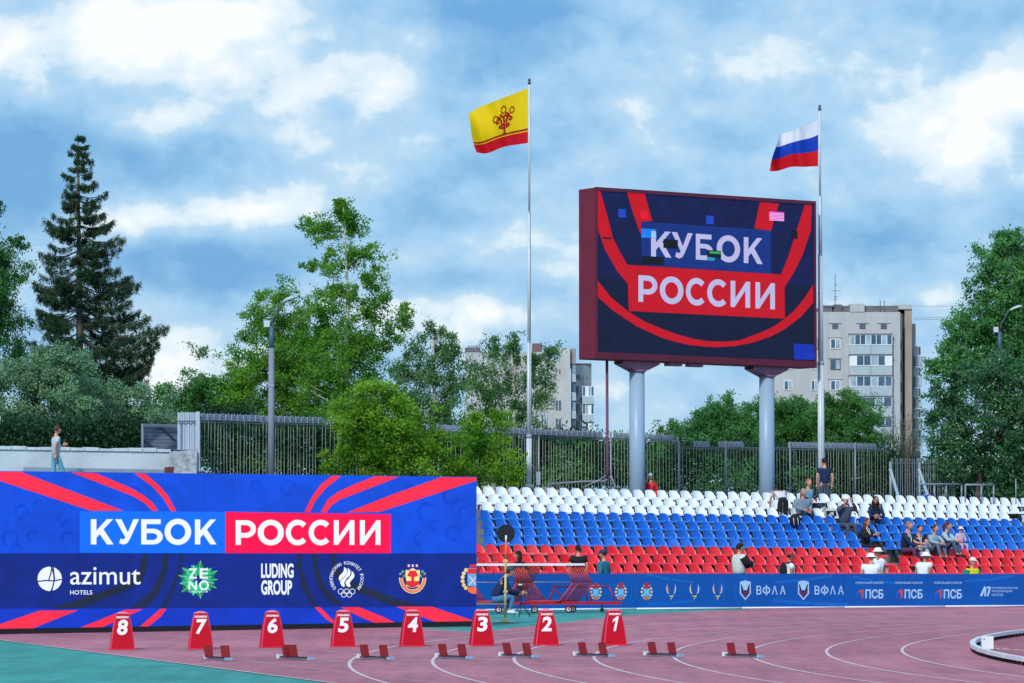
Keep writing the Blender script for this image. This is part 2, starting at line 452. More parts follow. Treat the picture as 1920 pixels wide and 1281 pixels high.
def wear(m):
    """scuffs, stains and a fine grain on the rubber"""
    N, L = m.node_tree.nodes, m.node_tree.links; b = N['Principled BSDF']; src = b.inputs['Base Color'].links[0].from_socket
    tc = N.new('ShaderNodeTexCoord')
    mp_ = N.new('ShaderNodeMapping'); mp_.inputs['Rotation'].default_value = (0, 0, PHI); mp_.inputs['Scale'].default_value = (1.6, .12, 1); L.new(tc.outputs['Object'], mp_.inputs[0])
    n1 = N.new('ShaderNodeTexNoise'); n1.inputs['Scale'].default_value = 1.5; n1.inputs['Detail'].default_value = 7; n1.inputs['Roughness'].default_value = .7; L.new(mp_.outputs[0], n1.inputs['Vector'])
    n2 = N.new('ShaderNodeTexNoise'); n2.inputs['Scale'].default_value = .22; n2.inputs['Detail'].default_value = 6; n2.inputs['Roughness'].default_value = .65; L.new(tc.outputs['Object'], n2.inputs['Vector'])
    n3 = N.new('ShaderNodeTexNoise'); n3.inputs['Scale'].default_value = 22; n3.inputs['Detail'].default_value = 3; L.new(tc.outputs['Object'], n3.inputs['Vector'])
    cur = src
    for n, lo, hi, a in ((n1, .35, .75, .20), (n2, .35, .65, .20), (n3, .3, .7, .16)):
        mr = N.new('ShaderNodeMapRange'); mr.inputs['From Min'].default_value = lo; mr.inputs['From Max'].default_value = hi; mr.inputs['To Min'].default_value = 1 - a; mr.inputs['To Max'].default_value = 1 + a * .7
        L.new(n.outputs['Fac'], mr.inputs[0]); hs = N.new('ShaderNodeHueSaturation'); L.new(mr.outputs[0], hs.inputs['Value']); L.new(cur, hs.inputs['Color']); cur = hs.outputs[0]
    L.new(cur, b.inputs['Base Color'])
for m_ in (M_track, M_track_in, M_teal): wear(m_)
def sheet(name, pts, z, m, kind='structure', subdiv=None):
    mb = MB(); mb.ngon([(p[0], p[1], z) for p in pts]); return mb.build(name, m, kind=kind)

mb = MB(); mb.poly([(-900, -60, -0.02), (900, -60, -0.02), (900, 1500, -0.02), (-900, 1500, -0.02)])
mb.build('ground', M_earth, kind='structure')
sheet('teal_surface', [(-40, -30), (70, -30), (70, 103), (-40, 103)], 0.0, M_teal)
K8 = 8
# straight with its chute, plus the bend (whole disc, the inside of the bend is rubber too)
chute = [trk(K8, s=-90), trk(K8, s=44), trk(0, s=44), trk(0, s=-90)]
sheet('running_track_straight', [(p.x, p.y) for p in chute], 0.007, M_track)
bend = [trk(K8, th=i / 60 * math.pi) for i in range(61)]
bend_in = [trk(0, th=i / 60 * math.pi) for i in range(61)]
mb = MB()
for i in range(60):
    mb.poly([(p.x, p.y, 0.005) for p in (bend[i], bend[i + 1], bend_in[i + 1], bend_in[i])])
mb.build('running_track_bend', M_track, kind='structure')
sheet('bend_infield_surface', [(p.x, p.y) for p in bend_in] + [(p.x, p.y) for p in (trk(-60.6, s=-40), trk(0, s=-40))], 0.003, M_track_in)

ob = [on_ground(x, y) for x, y in ((905, 1186), (960, 1178), (1044, 1169), (1136, 1158), (1200, 1152.5), (1300, 1147), (1420, 1142), (1600, 1139), (1920, 1136), (2150, 1134))]
ib = [trk(4, th=t_ / 10 * 1.35 + .1) for t_ in range(10, -1, -1)]
sheet('outer_rubber_margin', [(p.x, p.y) for p in ob + ib], 0.004, M_track)
def line_strip(name, pts, w, z, m, parent=None):
    mb = MB(); n = len(pts)
    for i in range(n - 1):
        a, b = Vector(pts[i]), Vector(pts[i + 1])
        d0 = (Vector(pts[min(i + 1, n - 1)]) - Vector(pts[max(i - 1, 0)])).normalized(); d1 = (Vector(pts[min(i + 2, n - 1)]) - Vector(pts[i])).normalized()
        n0 = Vector((-d0.y, d0.x, 0)) * w / 2; n1 = Vector((-d1.y, d1.x, 0)) * w / 2
        mb.poly([(a + n0)[:2] + (z,), (b + n1)[:2] + (z,), (b - n1)[:2] + (z,), (a - n0)[:2] + (z,)])
    return mb.build(name, m, parent, kind='structure')
for k in range(1, 9):
    pts = [trk(k, s=-60 + i * 4) for i in range(15)] + [trk(k, th=i / 140 * math.pi * 0.9) for i in range(141)]
    line_strip('lane_line', pts, 0.05, 0.0105, M_line)
for k in range(0, 9):
    line_strip('chute_lane_line', [trk(k, s=0.6), trk(k, s=20), trk(k, s=44)], 0.05, 0.009, M_line if k == 8 else M_line_faint)
line_strip('start_line', [trk(8, s=15.2), trk(0, s=15.2)], 0.06, 0.012, M_line)

# ------------------------------------------------------------------ curb rail at the inside of the bend
rail = thing('curb_rail', 'low white curb rail on small black feet along the inside of the bend', 'rail', trk(0, s=0))
ri = rail.location.copy()
def rail_at(i):        # metres along
    L = i
    return (trk(0.06, s=L) if L < 0 else trk(0.06, th=L / R0))
M_rail = mat('rail_white', (226, 232, 236), rough=0.35, vary=0.05, vscale=5)
foot_mesh = None
seglen = 1.5
for q in range(-16, 36):
    a, b = q * seglen, (q + 1) * seglen - 0.03
    mb = MB()
    pts = [rail_at(a + (b - a) * t / 4) - ri + Vector((0, 0, 0.095)) for t in range(5)]
    mb.box((pts[0] + pts[-1]) / 2, ((pts[-1] - pts[0]).length, .085, .06), ((pts[-1] - pts[0]).normalized(), (pts[-1] - pts[0]).normalized().cross(Vector((0, 0, 1))) * -1, Vector((0, 0, 1))))
    mb.build('rail_section', M_rail, rail)
    if q > -10 and q < 26:
        for t in range(5):
            p = rail_at(a + 0.15 + t * 0.3) - ri
            if foot_mesh is None:
                mf = MB(); mf.box((0, 0, 0.032), (0.05, 0.05, 0.056)); fo = mf.build('rail_foot', M_dark, rail); foot_mesh = fo.data; fo.location = p
            else:
                fo = bpy.data.objects.new('rail_foot', foot_mesh); COL.objects.link(fo); fo.parent = rail; fo.location = p
# white box standing on the rail's inner side, with its thin cable
pb = on_ground(1851, 1220)
tb = thing('white_box', 'small white box standing beside the curb rail', 'box', (pb.x, pb.y, 0.0))
mb = MB(); mb.box((0, 0, 0.13), (0.19, 0.14, 0.21)); mb.build('case', M_rail, tb)
mb = MB(); mb.box((0, 0, 0.012), (0.15, 0.11, 0.024)); mb.build('base', M_dark, tb)
mb = MB(); mb.tube([(-0.06, -0.072, 0.19), (-0.06, -0.078, 0.19)], 0.012, 8); mb.build('port', M_dark, tb)
mb = MB(); mb.tube([(0.1, 0, 0.03), (0.16, -0.25, 0.035), (0.24, -0.2, 0.035), (0.28, -0.6, 0.035), (0.42, -0.5, 0.035), (0.40, -0.9, 0.035), (0.6, -1.2, 0.035)], 0.008, 5)
o = mb.build('cable', mat('cable_grey', (190, 170, 185)), None); o.location = tb.location; tag(o, 'thin pale cable lying loosely on the rubber inside the rail', 'cable')

# ================================================================== LANE MARKERS AND STARTING BLOCKS
M_red = mat('marker_red', (188, 0, 34), rough=0.5, vary=0.05, vscale=3, spec=0.2)
M_redtop = mat('marker_top_lit', (214, 120, 140), rough=0.35, vary=0.08, vscale=8)  # paler than the body: bright daylight on the tops put into the colour
M_edge = mat('marker_edge', (236, 60, 84), rough=0.4)
M_num = mat('marker_white', (240, 236, 242), rough=0.5, vary=0.03)
markers = [(8, 229, 1217), (7, 376, 1215.5), (6, 510, 1213), (5, 643, 1211.5), (4, 772.5, 1210.5), (3, 903, 1209.5), (2, 1024, 1209), (1, 1151, 1208.5)]
for num, px, py in markers:
    g = on_ground(px, py, 0.02)
    t = thing('lane_marker', 'red lane marker box with a white numeral %s on its front' % ('', 'one', 'two', 'three', 'four', 'five', 'six', 'seven', 'eight')[num], 'lane marker', (g.x, g.y, 0.012), math.radians(rnd.uniform(8, 11)), 'lane marker boxes across the track')
    H, wb, wt, db, dt = 0.585, 0.40, 0.225, 0.32, 0.16
    mb = MB()
    lv = [(0.0, wb / 2, db / 2), (0.06, wb / 2 * .985, db / 2 * .97), (0.35, wb / 2 * .80, db / 2 * .75), (H, wt / 2, dt / 2)]
    rings = []
    for z, hw, hd in lv:
        b = len(mb.v); rings.append(b)
        c = 0.018
        mb.v += [(-hw + c, -hd, z), (hw - c, -hd, z), (hw, -hd + c, z), (hw, hd - c, z), (hw - c, hd, z), (-hw + c, hd, z), (-hw, hd - c, z), (-hw, -hd + c, z)]
    for r0, r1 in zip(rings, rings[1:]):
        for k in range(8):
            mb.face((r0 + k, r0 + (k + 1) % 8, r1 + (k + 1) % 8, r1 + k), 1 if k % 2 else 0)
    mb.face([rings[-1] + k for k in range(8)])
    mb.build('body', [M_red, M_edge], t)
    mb = MB()     # shallow pitched lid
    b = 0
    hw, hd = wt / 2 + 0.006, dt / 2 + 0.006
    mb.v += [(-hw, -hd, H + .001), (hw, -hd, H + .001), (hw, hd, H + .001), (-hw, hd, H + .001), (-hw * .35, -hd * .2, H + 0.035), (hw * .35, -hd * .2, H + 0.035), (hw * .35, hd * .2, H + 0.035), (-hw * .35, hd * .2, H + 0.035)]
    for q in ((0, 1, 5, 4), (1, 2, 6, 5), (2, 3, 7, 6), (3, 0, 4, 7), (4, 5, 6, 7), (3, 2, 1, 0)): mb.face(q)
    mb.build('lid', M_redtop, t)
    mb = MB(); mb.box((0, 0, 0.008), (wb + 0.02, db + 0.02, 0.012)); mb.build('base_rim', M_edge, t)
    def front(x, z):
        hd = np.interp(z, [l[0] for l in lv], [l[2] for l in lv])
        return (x, -hd - 0.003, z)
    mb = MB(); wd = 0.085 if num != 1 else 0.062
    fn = lambda u, v: front(-wd + 2 * wd * u + 0.05 * (v - .5) * 0.6, 0.24 + 0.25 * v)
    vs, fs = glyph(str(num), 0.035)
    for f in fs: mb.poly([fn(*vs[i]) for i in f])
    mb.build('number', M_num, t)
    mb = MB(); fn = lambda u, v: front(-0.098 + 0.196 * u, 0.512 + 0.036 * v)
    vs, fs = glyph('MONDO', 0.06, 1.15)
    for f in fs: mb.poly([fn(*vs[i]) for i in f])
    mb.build('lettering', M_num, t)

M_pedal = mat('pedal_red', (134, 30, 34), rough=0.6, vary=0.1, vscale=10)
M_alu = mat('aluminium', (112, 122, 140), rough=0.35, metal=0.6, vary=0.1, vscale=20)
M_blk = mat('block_blue', (140, 180, 205), rough=0.4)
blocks = [(407, 1237, 0.0, 1), (552, 1236.5, 0.9, 0), (702, 1236, 0.15, 2), (849, 1234.5, .5, 2), (970, 1232, 0.3, 2), (1112, 1231, .2, 2), (1242, 1230.5, 0.1, 2), (1391, 1232, .25, 2)]
lane_of = [8, 7, 6, 5, 4, 3, 2, 1]
for i, (px, py, cl, style) in enumerate(blocks):
    g = on_ground(px, py, 0.02)
    where = ['', 'right of the marker numbered six', 'right of the marker numbered five', 'between the markers numbered four and three', 'between the markers numbered three and two', 'just left of the marker numbered one', 'first one right of the marker numbered one', 'farthest right, in the innermost lane'][i]
    if i == 0: where = 'farthest left, at the foot of marker seven'
    t = thing('starting_block', 'starting block with two red pedals, ' + where, 'starting block', (g.x, g.y, 0.012), math.radians(rnd.uniform(-3, 3)) + 0.35 * 0, 'starting blocks along the start line')
    t.scale = (.88, .88, .88)
    # the block points down the lane; seen almost along its length, laid a little askew
    ang = math.radians(52 if style != 1 else 60)
    ax = Vector((math.cos(-ang), math.sin(-ang), 0)); rx = Vector((ax.y, -ax.x, 0)) * -1
    mb = MB(); mb.bar(-ax * 0.42 + Vector((0, 0, .03)), ax * 0.46 + Vector((0, 0, .03)), 0.045, 0.03)
    mb.build('rail', M_alu, t)
    mb = MB()
    for q in range(16):
        p = -ax * 0.38 + ax * (0.05 * q); mb.bar(p - rx * 0.03 + Vector((0, 0, .052)), p + rx * 0.03 + Vector((0, 0, .052)), 0.014, 0.014)
    mb.build('rack', M_dark, t, kind='stuff')
    mb = MB(); mb.box(-ax * 0.46 + Vector((0, 0, 0.05)), (0.09, 0.05, 0.07), (rx, ax, Vector((0, 0, 1)))); mb.build('end_anchor', M_white, t)
    mb = MB(); mb.box(ax * 0.50 + Vector((0, 0, 0.035)), (0.12, 0.06, 0.045), (rx, ax, Vector((0, 0, 1)))); mb.build('front_anchor', M_blk, t)
    for sgn, d in ((-1, -0.18 - cl * 0.0), (1, 0.16 if cl < .6 else -0.1)):
        c = ax * d + rx * sgn * (0.085 if cl < .6 else 0.04)
        nrm = (ax * 0.95 + Vector((0, 0, 0.30))).normalized(); upv = nrm.cross(rx).normalized()
        if upv.z < 0: upv = -upv
        mb = MB(); mb.box(c + Vector((0, 0, 0.15)), (0.15, 0.03, 0.21), (rx, nrm, upv))
        ped = mb.build('pedal', M_pedal, t)
        mb = MB(); mb.bar(c * 1.0 + Vector((0, 0, .05)), c - ax * 0.1 + Vector((0, 0, 0.13)), 0.03, 0.02); mb.build('pedal_strut', M_alu, ped)

# ================================================================== LED WALL ON THE TRACK SIDE
Lr = on_ground(893.5, 1174.5, 0.0); Ll = on_ground(0, 1190, 0.0)
dl = (Ll - Lr).normalized(); Ll = Ll + dl * 0.25
wall_led = Plane((Ll.x, Ll.y, 0), (Lr.x, Lr.y, 0))
led = thing('led_wall', 'long blue LED advertising wall with the big white title lettering standing behind the lane markers', 'LED wall', (Ll.x, Ll.y, 0))
W1 = Matrix.Translation(-Vector((Ll.x, Ll.y, 0)))
def child(o, root):           # built in world coordinates -> local to its thing
    o.data.transform(Matrix.Translation(-root.location)) if root.rotation_euler.z == 0 else None
    return o
LH = 3.13
M_case = mat('led_case', (20, 22, 30), rough=0.6)
r, n, Z = wall_led.r, wall_led.n, Vector((0, 0, 1))
mb = MB(); c = wall_led.uv(wall_led.L / 2, 0.12 + (LH - 0.12) / 2, -0.12); mb.box(c, (wall_led.L, 0.2, LH - 0.12), (r, -n, Z)); child(mb.build('cabinet', M_case, led), led)
mb = MB(); c = wall_led.uv(wall_led.L / 2, 0.055, -0.3); mb.box(c, (wall_led.L, 0.7, 0.11), (r, -n, Z)); child(mb.build('base', M_dark, led), led)
for i in range(6):
    u = 0.6 + i * (wall_led.L - 1.2) / 5
    mb = MB(); mb.bar(wall_led.uv(u, 0.12, -1.6), wall_led.uv(u, 2.4, -0.24), 0.06, 0.06); mb.bar(wall_led.uv(u, 0.05, -1.65), wall_led.uv(u, 0.05, -0.2), 0.07, 0.06)
    child(mb.build('rear_brace', M_alu, led), led)
A = lambda x, y: (x / 3.0437, 860 + y / 3.0437)
B = lambda x, y: (440 + x / 3.0437, 860 + y / 3.0437)
def PA(l): return [A(*p) for p in l]
def PB(l): return [B(*p) for p in l]
X0, X1 = -14.0, 893.5
def lt(x): return 883.5 + (894 - 883.5) * x / 893.5       # top edge
def lb(x): return 1187.5 + (1172.5 - 1187.5) * x / 893.5
def ledpart(name, polys, off, m, label=None):
    return child(polys_on(wall_led, polys, off, name, m, led, label), led)
mL_blue = mat_led('led_blue', (0, 78, 226), 0.13); mL_blue2 = mat_led('led_blue_low', (0, 56, 204), 0.12)
mL_red = mat_led('led_red', (255, 44, 76)); mL_boxb = mat_led('led_box_blue', (0, 112, 255), 0.03); mL_boxr = mat_led('led_box_red', (255, 0, 78), 0.03)
mL_band = mat_led('led_band', (0, 38, 140), 0.16); mL_dk = mat_led('led_dark_stripe', (22, 38, 70), 0.1); mL_w = mat_led('led_white', (240, 250, 255), 0.01)
mb = MB()
for k in range(24):      # the face is a run of half-metre LED modules
    u0, u1 = wall_led.L * k / 24 + 0.0004, wall_led.L * (k + 1) / 24 - 0.0004
    mo = MB(); mo.poly([wall_led.uv(u0, 0.13, 0), wall_led.uv(u1, 0.13, 0), wall_led.uv(u1, LH, 0), wall_led.uv(u0, LH, 0)])
    child(mo.build('led_module', mL_blue, led), led)
ledpart('picture_lower_field', [[(X0, 1139.5), (893.3, 1138.2), (893.3, lb(893.3) - .3), (X0, lb(X0) - .3)]], 0.003, mL_blue2)
bandt = 1037.6
ledpart('sponsor_band', [[(X0, bandt), (893.3, 1037.6), (893.3, 1138.2), (X0, 1141.5)]], 0.006, mL_band)
stripes = [PA([(0, 74), (120, 76), (705, 298), (520, 298), (0, 128)]), PA([(405, 79), (545, 83), (740, 165), (820, 210), (870, 250), (903, 298), (868, 298), (830, 258), (760, 215), (620, 160)]),
  PA([(765, 83), (828, 87), (910, 155), (960, 215), (1005, 300), (975, 300), (930, 225), (870, 160)]),
  PB([(555, 99), (608, 99), (520, 170), (465, 235), (430, 305), (398, 305), (440, 220), (490, 150)]),
  PB([(805, 100), (940, 103), (730, 185), (600, 235), (550, 270), (525, 308), (492, 305), (530, 235), (590, 190), (700, 140)]),
  PB([(1180, 106), (1380, 108), (1380, 126), (1150, 200), (830, 304), (640, 308), (900, 205)]),
  PA([(0, 945), (225, 868), (445, 866), (125, 994), (0, 998)]), PA([(405, 986), (715, 862), (815, 860), (540, 982)]),
  PA([(775, 978), (915, 858), (950, 857), (920, 900), (820, 978)]),
  PB([(455, 848), (487, 848), (560, 920), (640, 960), (590, 960), (520, 915)]), PB([(605, 848), (710, 848), (840, 900), (955, 955), (845, 957), (720, 905)]),
  PB([(920, 845), (1125, 845), (1380, 930), (1380, 953), (1205, 954), (1060, 900)])]
for s in stripes: ledpart('red_stripe', [s], 0.009, mL_red)
dark = [PA([(815, 543), (845, 543), (838, 620), (815, 700), (700, 760), (460, 856), (280, 858), (560, 765), (740, 700), (790, 640)]), PA([(935, 543), (960, 543), (955, 640), (905, 770), (830, 850), (740, 856), (860, 760), (915, 660)]),
  PA([(1030, 543), (1045, 543), (1030, 640), (985, 770), (945, 855), (915, 855), (970, 760), (1015, 640)]),
  PB([(360, 545), (385, 545), (385, 640), (420, 740), (470, 845), (450, 845), (385, 740), (362, 640)]), PB([(440, 545), (470, 545), (480, 640), (520, 740), (620, 840), (560, 830), (480, 740), (450, 640)]),
  PB([(550, 545), (575, 545), (580, 620), (700, 710), (900, 790), (1080, 842), (900, 842), (640, 740), (560, 660)])]
for s in dark: ledpart('dark_stripe', [s], 0.012, mL_dk)
# faint ornament in the blue field
mL_orn = mat_led('led_ornament', (0, 70, 214), 0.15); mL_orn2 = mat_led('led_ornament_low', (0, 34, 128), 0.12)
orn = []
for (cx, cy, rr) in [(20, 1010, 14), (62, 1006, 10), (130, 988, 13), (128, 1010, 12), (118, 972, 9), (40, 960, 12), (30, 1030, 10), (800, 960, 16), (790, 1010, 12), (845, 930, 14), (770, 920, 10), (850, 1000, 13), (815, 985, 9), (250, 925, 12), (540, 915, 13), (480, 910, 9), (870, 960, 10), (75, 945, 8)]:
    orn += strokes([arc(cx, cy, rr, rr, rnd.uniform(0, 180), rnd.uniform(260, 420), 12)], rr * .4)
ledpart('ornament', orn, 0.0045, mL_orn)
ledpart('title_box_left', [PA([(455, 300), (1286, 304), (1286, 540), (455, 538)])], 0.015, mL_boxb)
ledpart('title_box_right', [[A(1286, 304), B(891, 318), B(891, 540), A(1286, 540)]], 0.015, mL_boxr)
mb = MB()
for ch, x0, x1 in (('К', 170.3, 213), ('У', 216, 260.5), ('Б', 264.8, 305.3), ('О', 308.5, 358.5), ('К', 365.5, 406)):
    text_on(wall_led, 0.018, mb, ch, x0, x1, 973.6 + (x0 - 170) * .003, 1021, bold=0.028) if ch != 'О' else text_on(wall_led, 0.018, mb, ch, x0, x1, 972.8, 1022, bold=0.03)
child(mb.build('title_lettering', mL_w, led), led); mb = MB()
for ch, x0, x1 in (('Р', 442, 480), ('О', 483.2, 532.2), ('С', 535.8, 577), ('С', 578.8, 620.2), ('И', 626, 664.5), ('И', 674.8, 713.4)):
    d = 0.9 if ch in 'ОС' else 0
    text_on(wall_led, 0.018, mb, ch, x0, x1, 975.6 - d, 1021.8 + d, bold=0.03)
child(mb.build('title_lettering', mL_w, led), led)
# --- sponsors
mb = MB()
text_on(wall_led, 0.016, mb, 'azimut', 131.5, 263.5, 1063.5, 1096.3, bold=0.004)
text_on(wall_led, 0.016, mb, 'HOTELS', 131.5, 173, 1107, 1115, bold=0.01, spacing=1.05)
cx, cy, R = 93.3, 1085.5, 22.8
glb = [[(cx + R * math.cos(a), cy + R * math.sin(a)) for a in [i * math.pi / 20 for i in range(40)]]]
for p in glb: mb.ngon([wall_led.hit(x, y, 0.014) for x, y in p])
child(mb.build('hotel_logo', mL_w, led), led)
mb = MB()
for p in strokes([arc(cx - 14, cy, 22, 34, -70, 50, 12), [(cx - 22.8, cy + 5), (cx - 8, cy + 3), (cx + 8, cy + 4), (cx + 22, cy + 1)], [(cx - 2, cy + 3), (cx + 2, cy - 10), (cx + 4, cy - 22)], [(cx + 6.5, cy - 22), (cx + 9, cy), (cx + 4, cy + 22)]], 2.4):
    mb.ngon([wall_led.hit(x, y, 0.017) for x, y in p])
child(mb.build('globe_lines', mL_band, led), led)
# leafy badge
mL_g1 = mat_led('led_leaf', (30, 190, 130), 0.3); mL_g2 = mat_led('led_leaf_dark', (5, 130, 95), 0.3); mL_g3 = mat_led('led_leaf_light', (150, 240, 205), 0.15)
cx, cy = 371, 1087
m1, m2, m3 = MB(), MB(), MB()
for ring, (nL, ro, wid, mbx) in enumerate(((13, 41, 8.5, m2), (12, 35, 8.5, m1), (10, 26, 8, m1))):
    for i in range(nL):
        a = 2 * math.pi * (i + ring * .5) / nL; ro2 = ro * (0.9 + 0.12 * math.sin(i * 2.7)) ; sx = 1.0; sy = 0.86
        tip = (cx + math.cos(a) * ro2 * sx, cy + math.sin(a) * ro2 * sy); bs = (cx + math.cos(a) * ro2 * .35, cy + math.sin(a) * ro2 * .3)
        md = ((tip[0] + bs[0]) / 2, (tip[1] + bs[1]) / 2); nx, ny = -math.sin(a) * wid, math.cos(a) * wid
        off = 0.0135 + ring * 0.0015 + (i % 2) * 0.0005
        mbx.ngon([wall_led.hit(x, y, off) for x, y in (tip, (md[0] + nx, md[1] + ny), bs, (md[0] - nx, md[1] - ny))])
        for p in strokes([[bs, tip]], .9): m3.ngon([wall_led.hit(x, y, off + 0.0004) for x, y in p])
for mbx, mm in ((m1, mL_g1), (m2, mL_g2), (m3, mL_g3)): child(mbx.build('leaf_badge', mm, led), led)
mb = MB()
text_on(wall_led, 0.0185, mb, 'Z', 353.5, 369.5, 1066, 1085, bold=0.02); text_on(wall_led, 0.0185, mb, 'E', 374.5, 390, 1066, 1085, bold=0.02)
text_on(wall_led, 0.0185, mb, 'N', 353.5, 369.5, 1089, 1106.5, bold=0.02); text_on(wall_led, 0.0185, mb, 'O', 373.5, 391.5, 1088.5, 1107, bold=0.02)
text_on(wall_led, 0.0185, mb, 'НАРОДНЫЙ ЧАЙ', 354, 389, 1107.8, 1111.6, bold=0.01)
text_on(wall_led, 0.016, mb, 'LUDING', 489.7, 550.5, 1056.5, 1084, bold=0.035); text_on(wall_led, 0.016, mb, 'GROUP', 489.7, 547.5, 1088, 1115.5, bold=0.035)
child(mb.build('sponsor_lettering', mL_w, led), led)
# olympic committee emblem: ring of letters, flames, rings
mb = MB(); cx, cy = 650, 1084
C = lambda x, y: (600 + x / 6.4, 1030 + y / 6.4)
for fl in ([(290, 212), (318, 235), (326, 265), (315, 300), (285, 335), (255, 360), (235, 385), (225, 350), (232, 320), (262, 290), (285, 262)],
           [(330, 222), (360, 250), (368, 280), (355, 320), (320, 350), (298, 385), (290, 415), (300, 440), (285, 455), (258, 435), (243, 405), (250, 375), (290, 340), (318, 300), (335, 262)],
           [(375, 255), (405, 285), (415, 320), (400, 350), (370, 380), (355, 410), (368, 440), (350, 458), (322, 440), (306, 410), (312, 380), (350, 345), (375, 305), (382, 280)]):
    mb.ngon([wall_led.hit(*C(*p), 0.016) for p in fl])
for (x, y) in ((250, 507), (320, 507), (388, 507), (285, 543), (352, 543)):
    for p in strokes([arc(*C(x, y), 4.9, 4.9, 0, 360, 18)], 1.0): mb.ngon([wall_led.hit(a, b, 0.016) for a, b in p])
s = 'ОЛИМПИЙСКИЙ КОМИТЕТ РОССИИ'
a0, a1 = 142, 398
for i, ch in enumerate(s):
    if ch == ' ': continue
    a = math.radians(a0 + (a1 - a0) * i / (len(s) - 1))
    rx_, ry_ = 29.0, 29.5
    ux, uy = -math.sin(a), math.cos(a); ox, oy = math.cos(a), math.sin(a)
    px, py = cx + math.cos(a) * rx_, cy + math.sin(a) * ry_ + 1
    text_faces(mb, ch, lambda u, v: wall_led.hit(px + ux * (u - .5) * 4.4 + ox * (v - .5) * 6.2, py + uy * (u - .5) * 4.4 + oy * (v - .5) * 6.2, 0.016), 0.01)
child(mb.build('olympic_emblem', mL_w, led), led)
# red and yellow coat of arms
m_y = mat_led('led_cream', (250, 232, 150), .08); m_r = mat_led('led_arms_red', (226, 40, 52), .08); m_o = mat_led('led_ribbon', (236, 130, 110), .08); m_gr = mat_led('led_hop', (120, 160, 110), .15); m_pk = mat_led('led_pink', (255, 200, 215), .05)
def arms(parent, pl, fn, offs, mats, grow=1.0, clipx=None):
    def put(name, polys, off, m):
        mb = MB()
        for p in polys:
            q = [fn(*c) for c in p]
            if clipx is not None: q = [(min(x, clipx), y) for x, y in q]
            xs = [c[0] for c in q]
            if max(xs) - min(xs) < 0.3: continue
            mb.ngon([pl.hit(x, y, off) for x, y in q])
        return child(mb.build(name, m, parent), parent)
    return put
put = arms(led, wall_led, C, 0, None)
rib = arc(1112, 340, 162, 190, 0, 180, 26) + arc(1112, 345, 118, 140, 180, 0, 26)
put('arms_ribbon', [rib], 0.014, m_o)
put('arms_ribbon_edge', strokes([arc(1112, 340, 160, 188, 0, 180, 26), arc(1112, 345, 120, 142, 0, 180, 26)], 7), 0.016, m_y)
put('arms_shield', [[(1030, 245), (1060, 255), (1112, 225), (1165, 255), (1195, 245), (1200, 300), (1190, 375), (1190, 440), (1112, 465), (1035, 440), (1035, 375), (1025, 300)]], 0.0145, m_y)
put('arms_device', [[(1095, 380), (1095, 335), (1045, 320), (1060, 290), (1080, 250), (1105, 262), (1112, 240), (1120, 262), (1145, 250), (1165, 290), (1180, 320), (1130, 335), (1130, 380), (1190, 382), (1190, 420), (1150, 450), (1112, 462), (1075, 450), (1032, 420), (1032, 382)]], 0.0165, m_r)
put('arms_hops', [arc(x, y, 17, 17, 0, 330, 10) for x, y in ((995, 268), (965, 295), (1228, 268), (1255, 295), (1015, 320), (1208, 320))], 0.0165, m_gr)
put('arms_stars', [[(x - 12, 182), (x + 12, 182), (x + 12, 212), (x - 12, 212)] for x in (1065, 1113, 1162)], 0.015, m_pk)
# blue shield with gold wreath, cut by the wall's end
m_sk = mat_led('led_sky', (90, 175, 230), .1); m_gold = mat_led('led_gold', (240, 215, 140), .15); m_or = mat_led('led_orange', (240, 110, 50), .15)
clip = 893.0
put2 = arms(led, wall_led, C, 0, None, clipx=clip)
put2('crest_wreath', [arc(x, y, 24, 24, 0, 330, 9) for x, y in ((1752, 250), (1725, 290), (1712, 335), (1712, 385), (1725, 430), (1750, 465))], 0.014, m_gold)
put2('crest_base', [[(1765, 455), (1900, 455), (1900, 532), (1830, 535), (1780, 510)]], 0.0145, m_or)
put2('crest_shield', [[(1770, 225), (1900, 225), (1900, 450), (1770, 442)]], 0.015, m_sk)
put2('crest_shield_top', [[(1776, 232), (1874, 232), (1874, 296), (1776, 296)]], 0.0165, m_r)
put2('crest_crown', [[(1795, 185), (1880, 180), (1880, 215), (1795, 218)]], 0.0155, m_r)
put2('crest_device', strokes([[(1790, 430), (1874, 330)], [(1790, 320), (1874, 425)]], 14), 0.0165, m_pk)

# ================================================================== BIG SCREEN ON TWO PILLARS
Yl, Yr = 104.0, 108.75
pl0, pl1 = at(1116.5, 500, Yl), at(1530, 500, Yr)
zt0, zb0 = at(1116.5, 351.5, Yl).z, at(1116.5, 672.5, Yl).z
zt1, zb1 = at(1530, 378.5, Yr).z, at(1530, 690, Yr).z
ztop, zbot = (zt0 + zt1) / 2, (zb0 + zb1) / 2
bbp = Plane((pl0.x, pl0.y, 0), (pl1.x, pl1.y, 0))
big = thing('big_screen', 'large stadium video screen in a dark red case raised on two grey pillars', 'video screen', (pl0.x, pl0.y, 2.5))
M_maroon = mat('maroon_sheet', (112, 26, 52), rough=0.45, vary=0.12, vscale=1.5, spec=0.4)
M_maroon_d = mat('maroon_frame', (96, 34, 58), rough=0.5, vary=0.15, vscale=2)
r, n = bbp.r, bbp.n; W = bbp.L; D = 0.85
def bz(u, top):      # the case sags slightly to the right
    f = u / W
    return (zt0 + (zt1 - zt0) * f) if top else (zb0 + (zb1 - zb0) * f)
def bpt(u, z, off): p = bbp.p0 + r * u + n * off; return Vector((p.x, p.y, z))
mb = MB()
mb.hexa([bpt(0, bz(0, 0), -D), bpt(W, bz(W, 0), -D), bpt(W, bz(W, 0), -0.03), bpt(0, bz(0, 0), -0.03), bpt(0, bz(0, 1), -D), bpt(W, bz(W, 1), -D), bpt(W, bz(W, 1), -0.03), bpt(0, bz(0, 1), -0.03)])
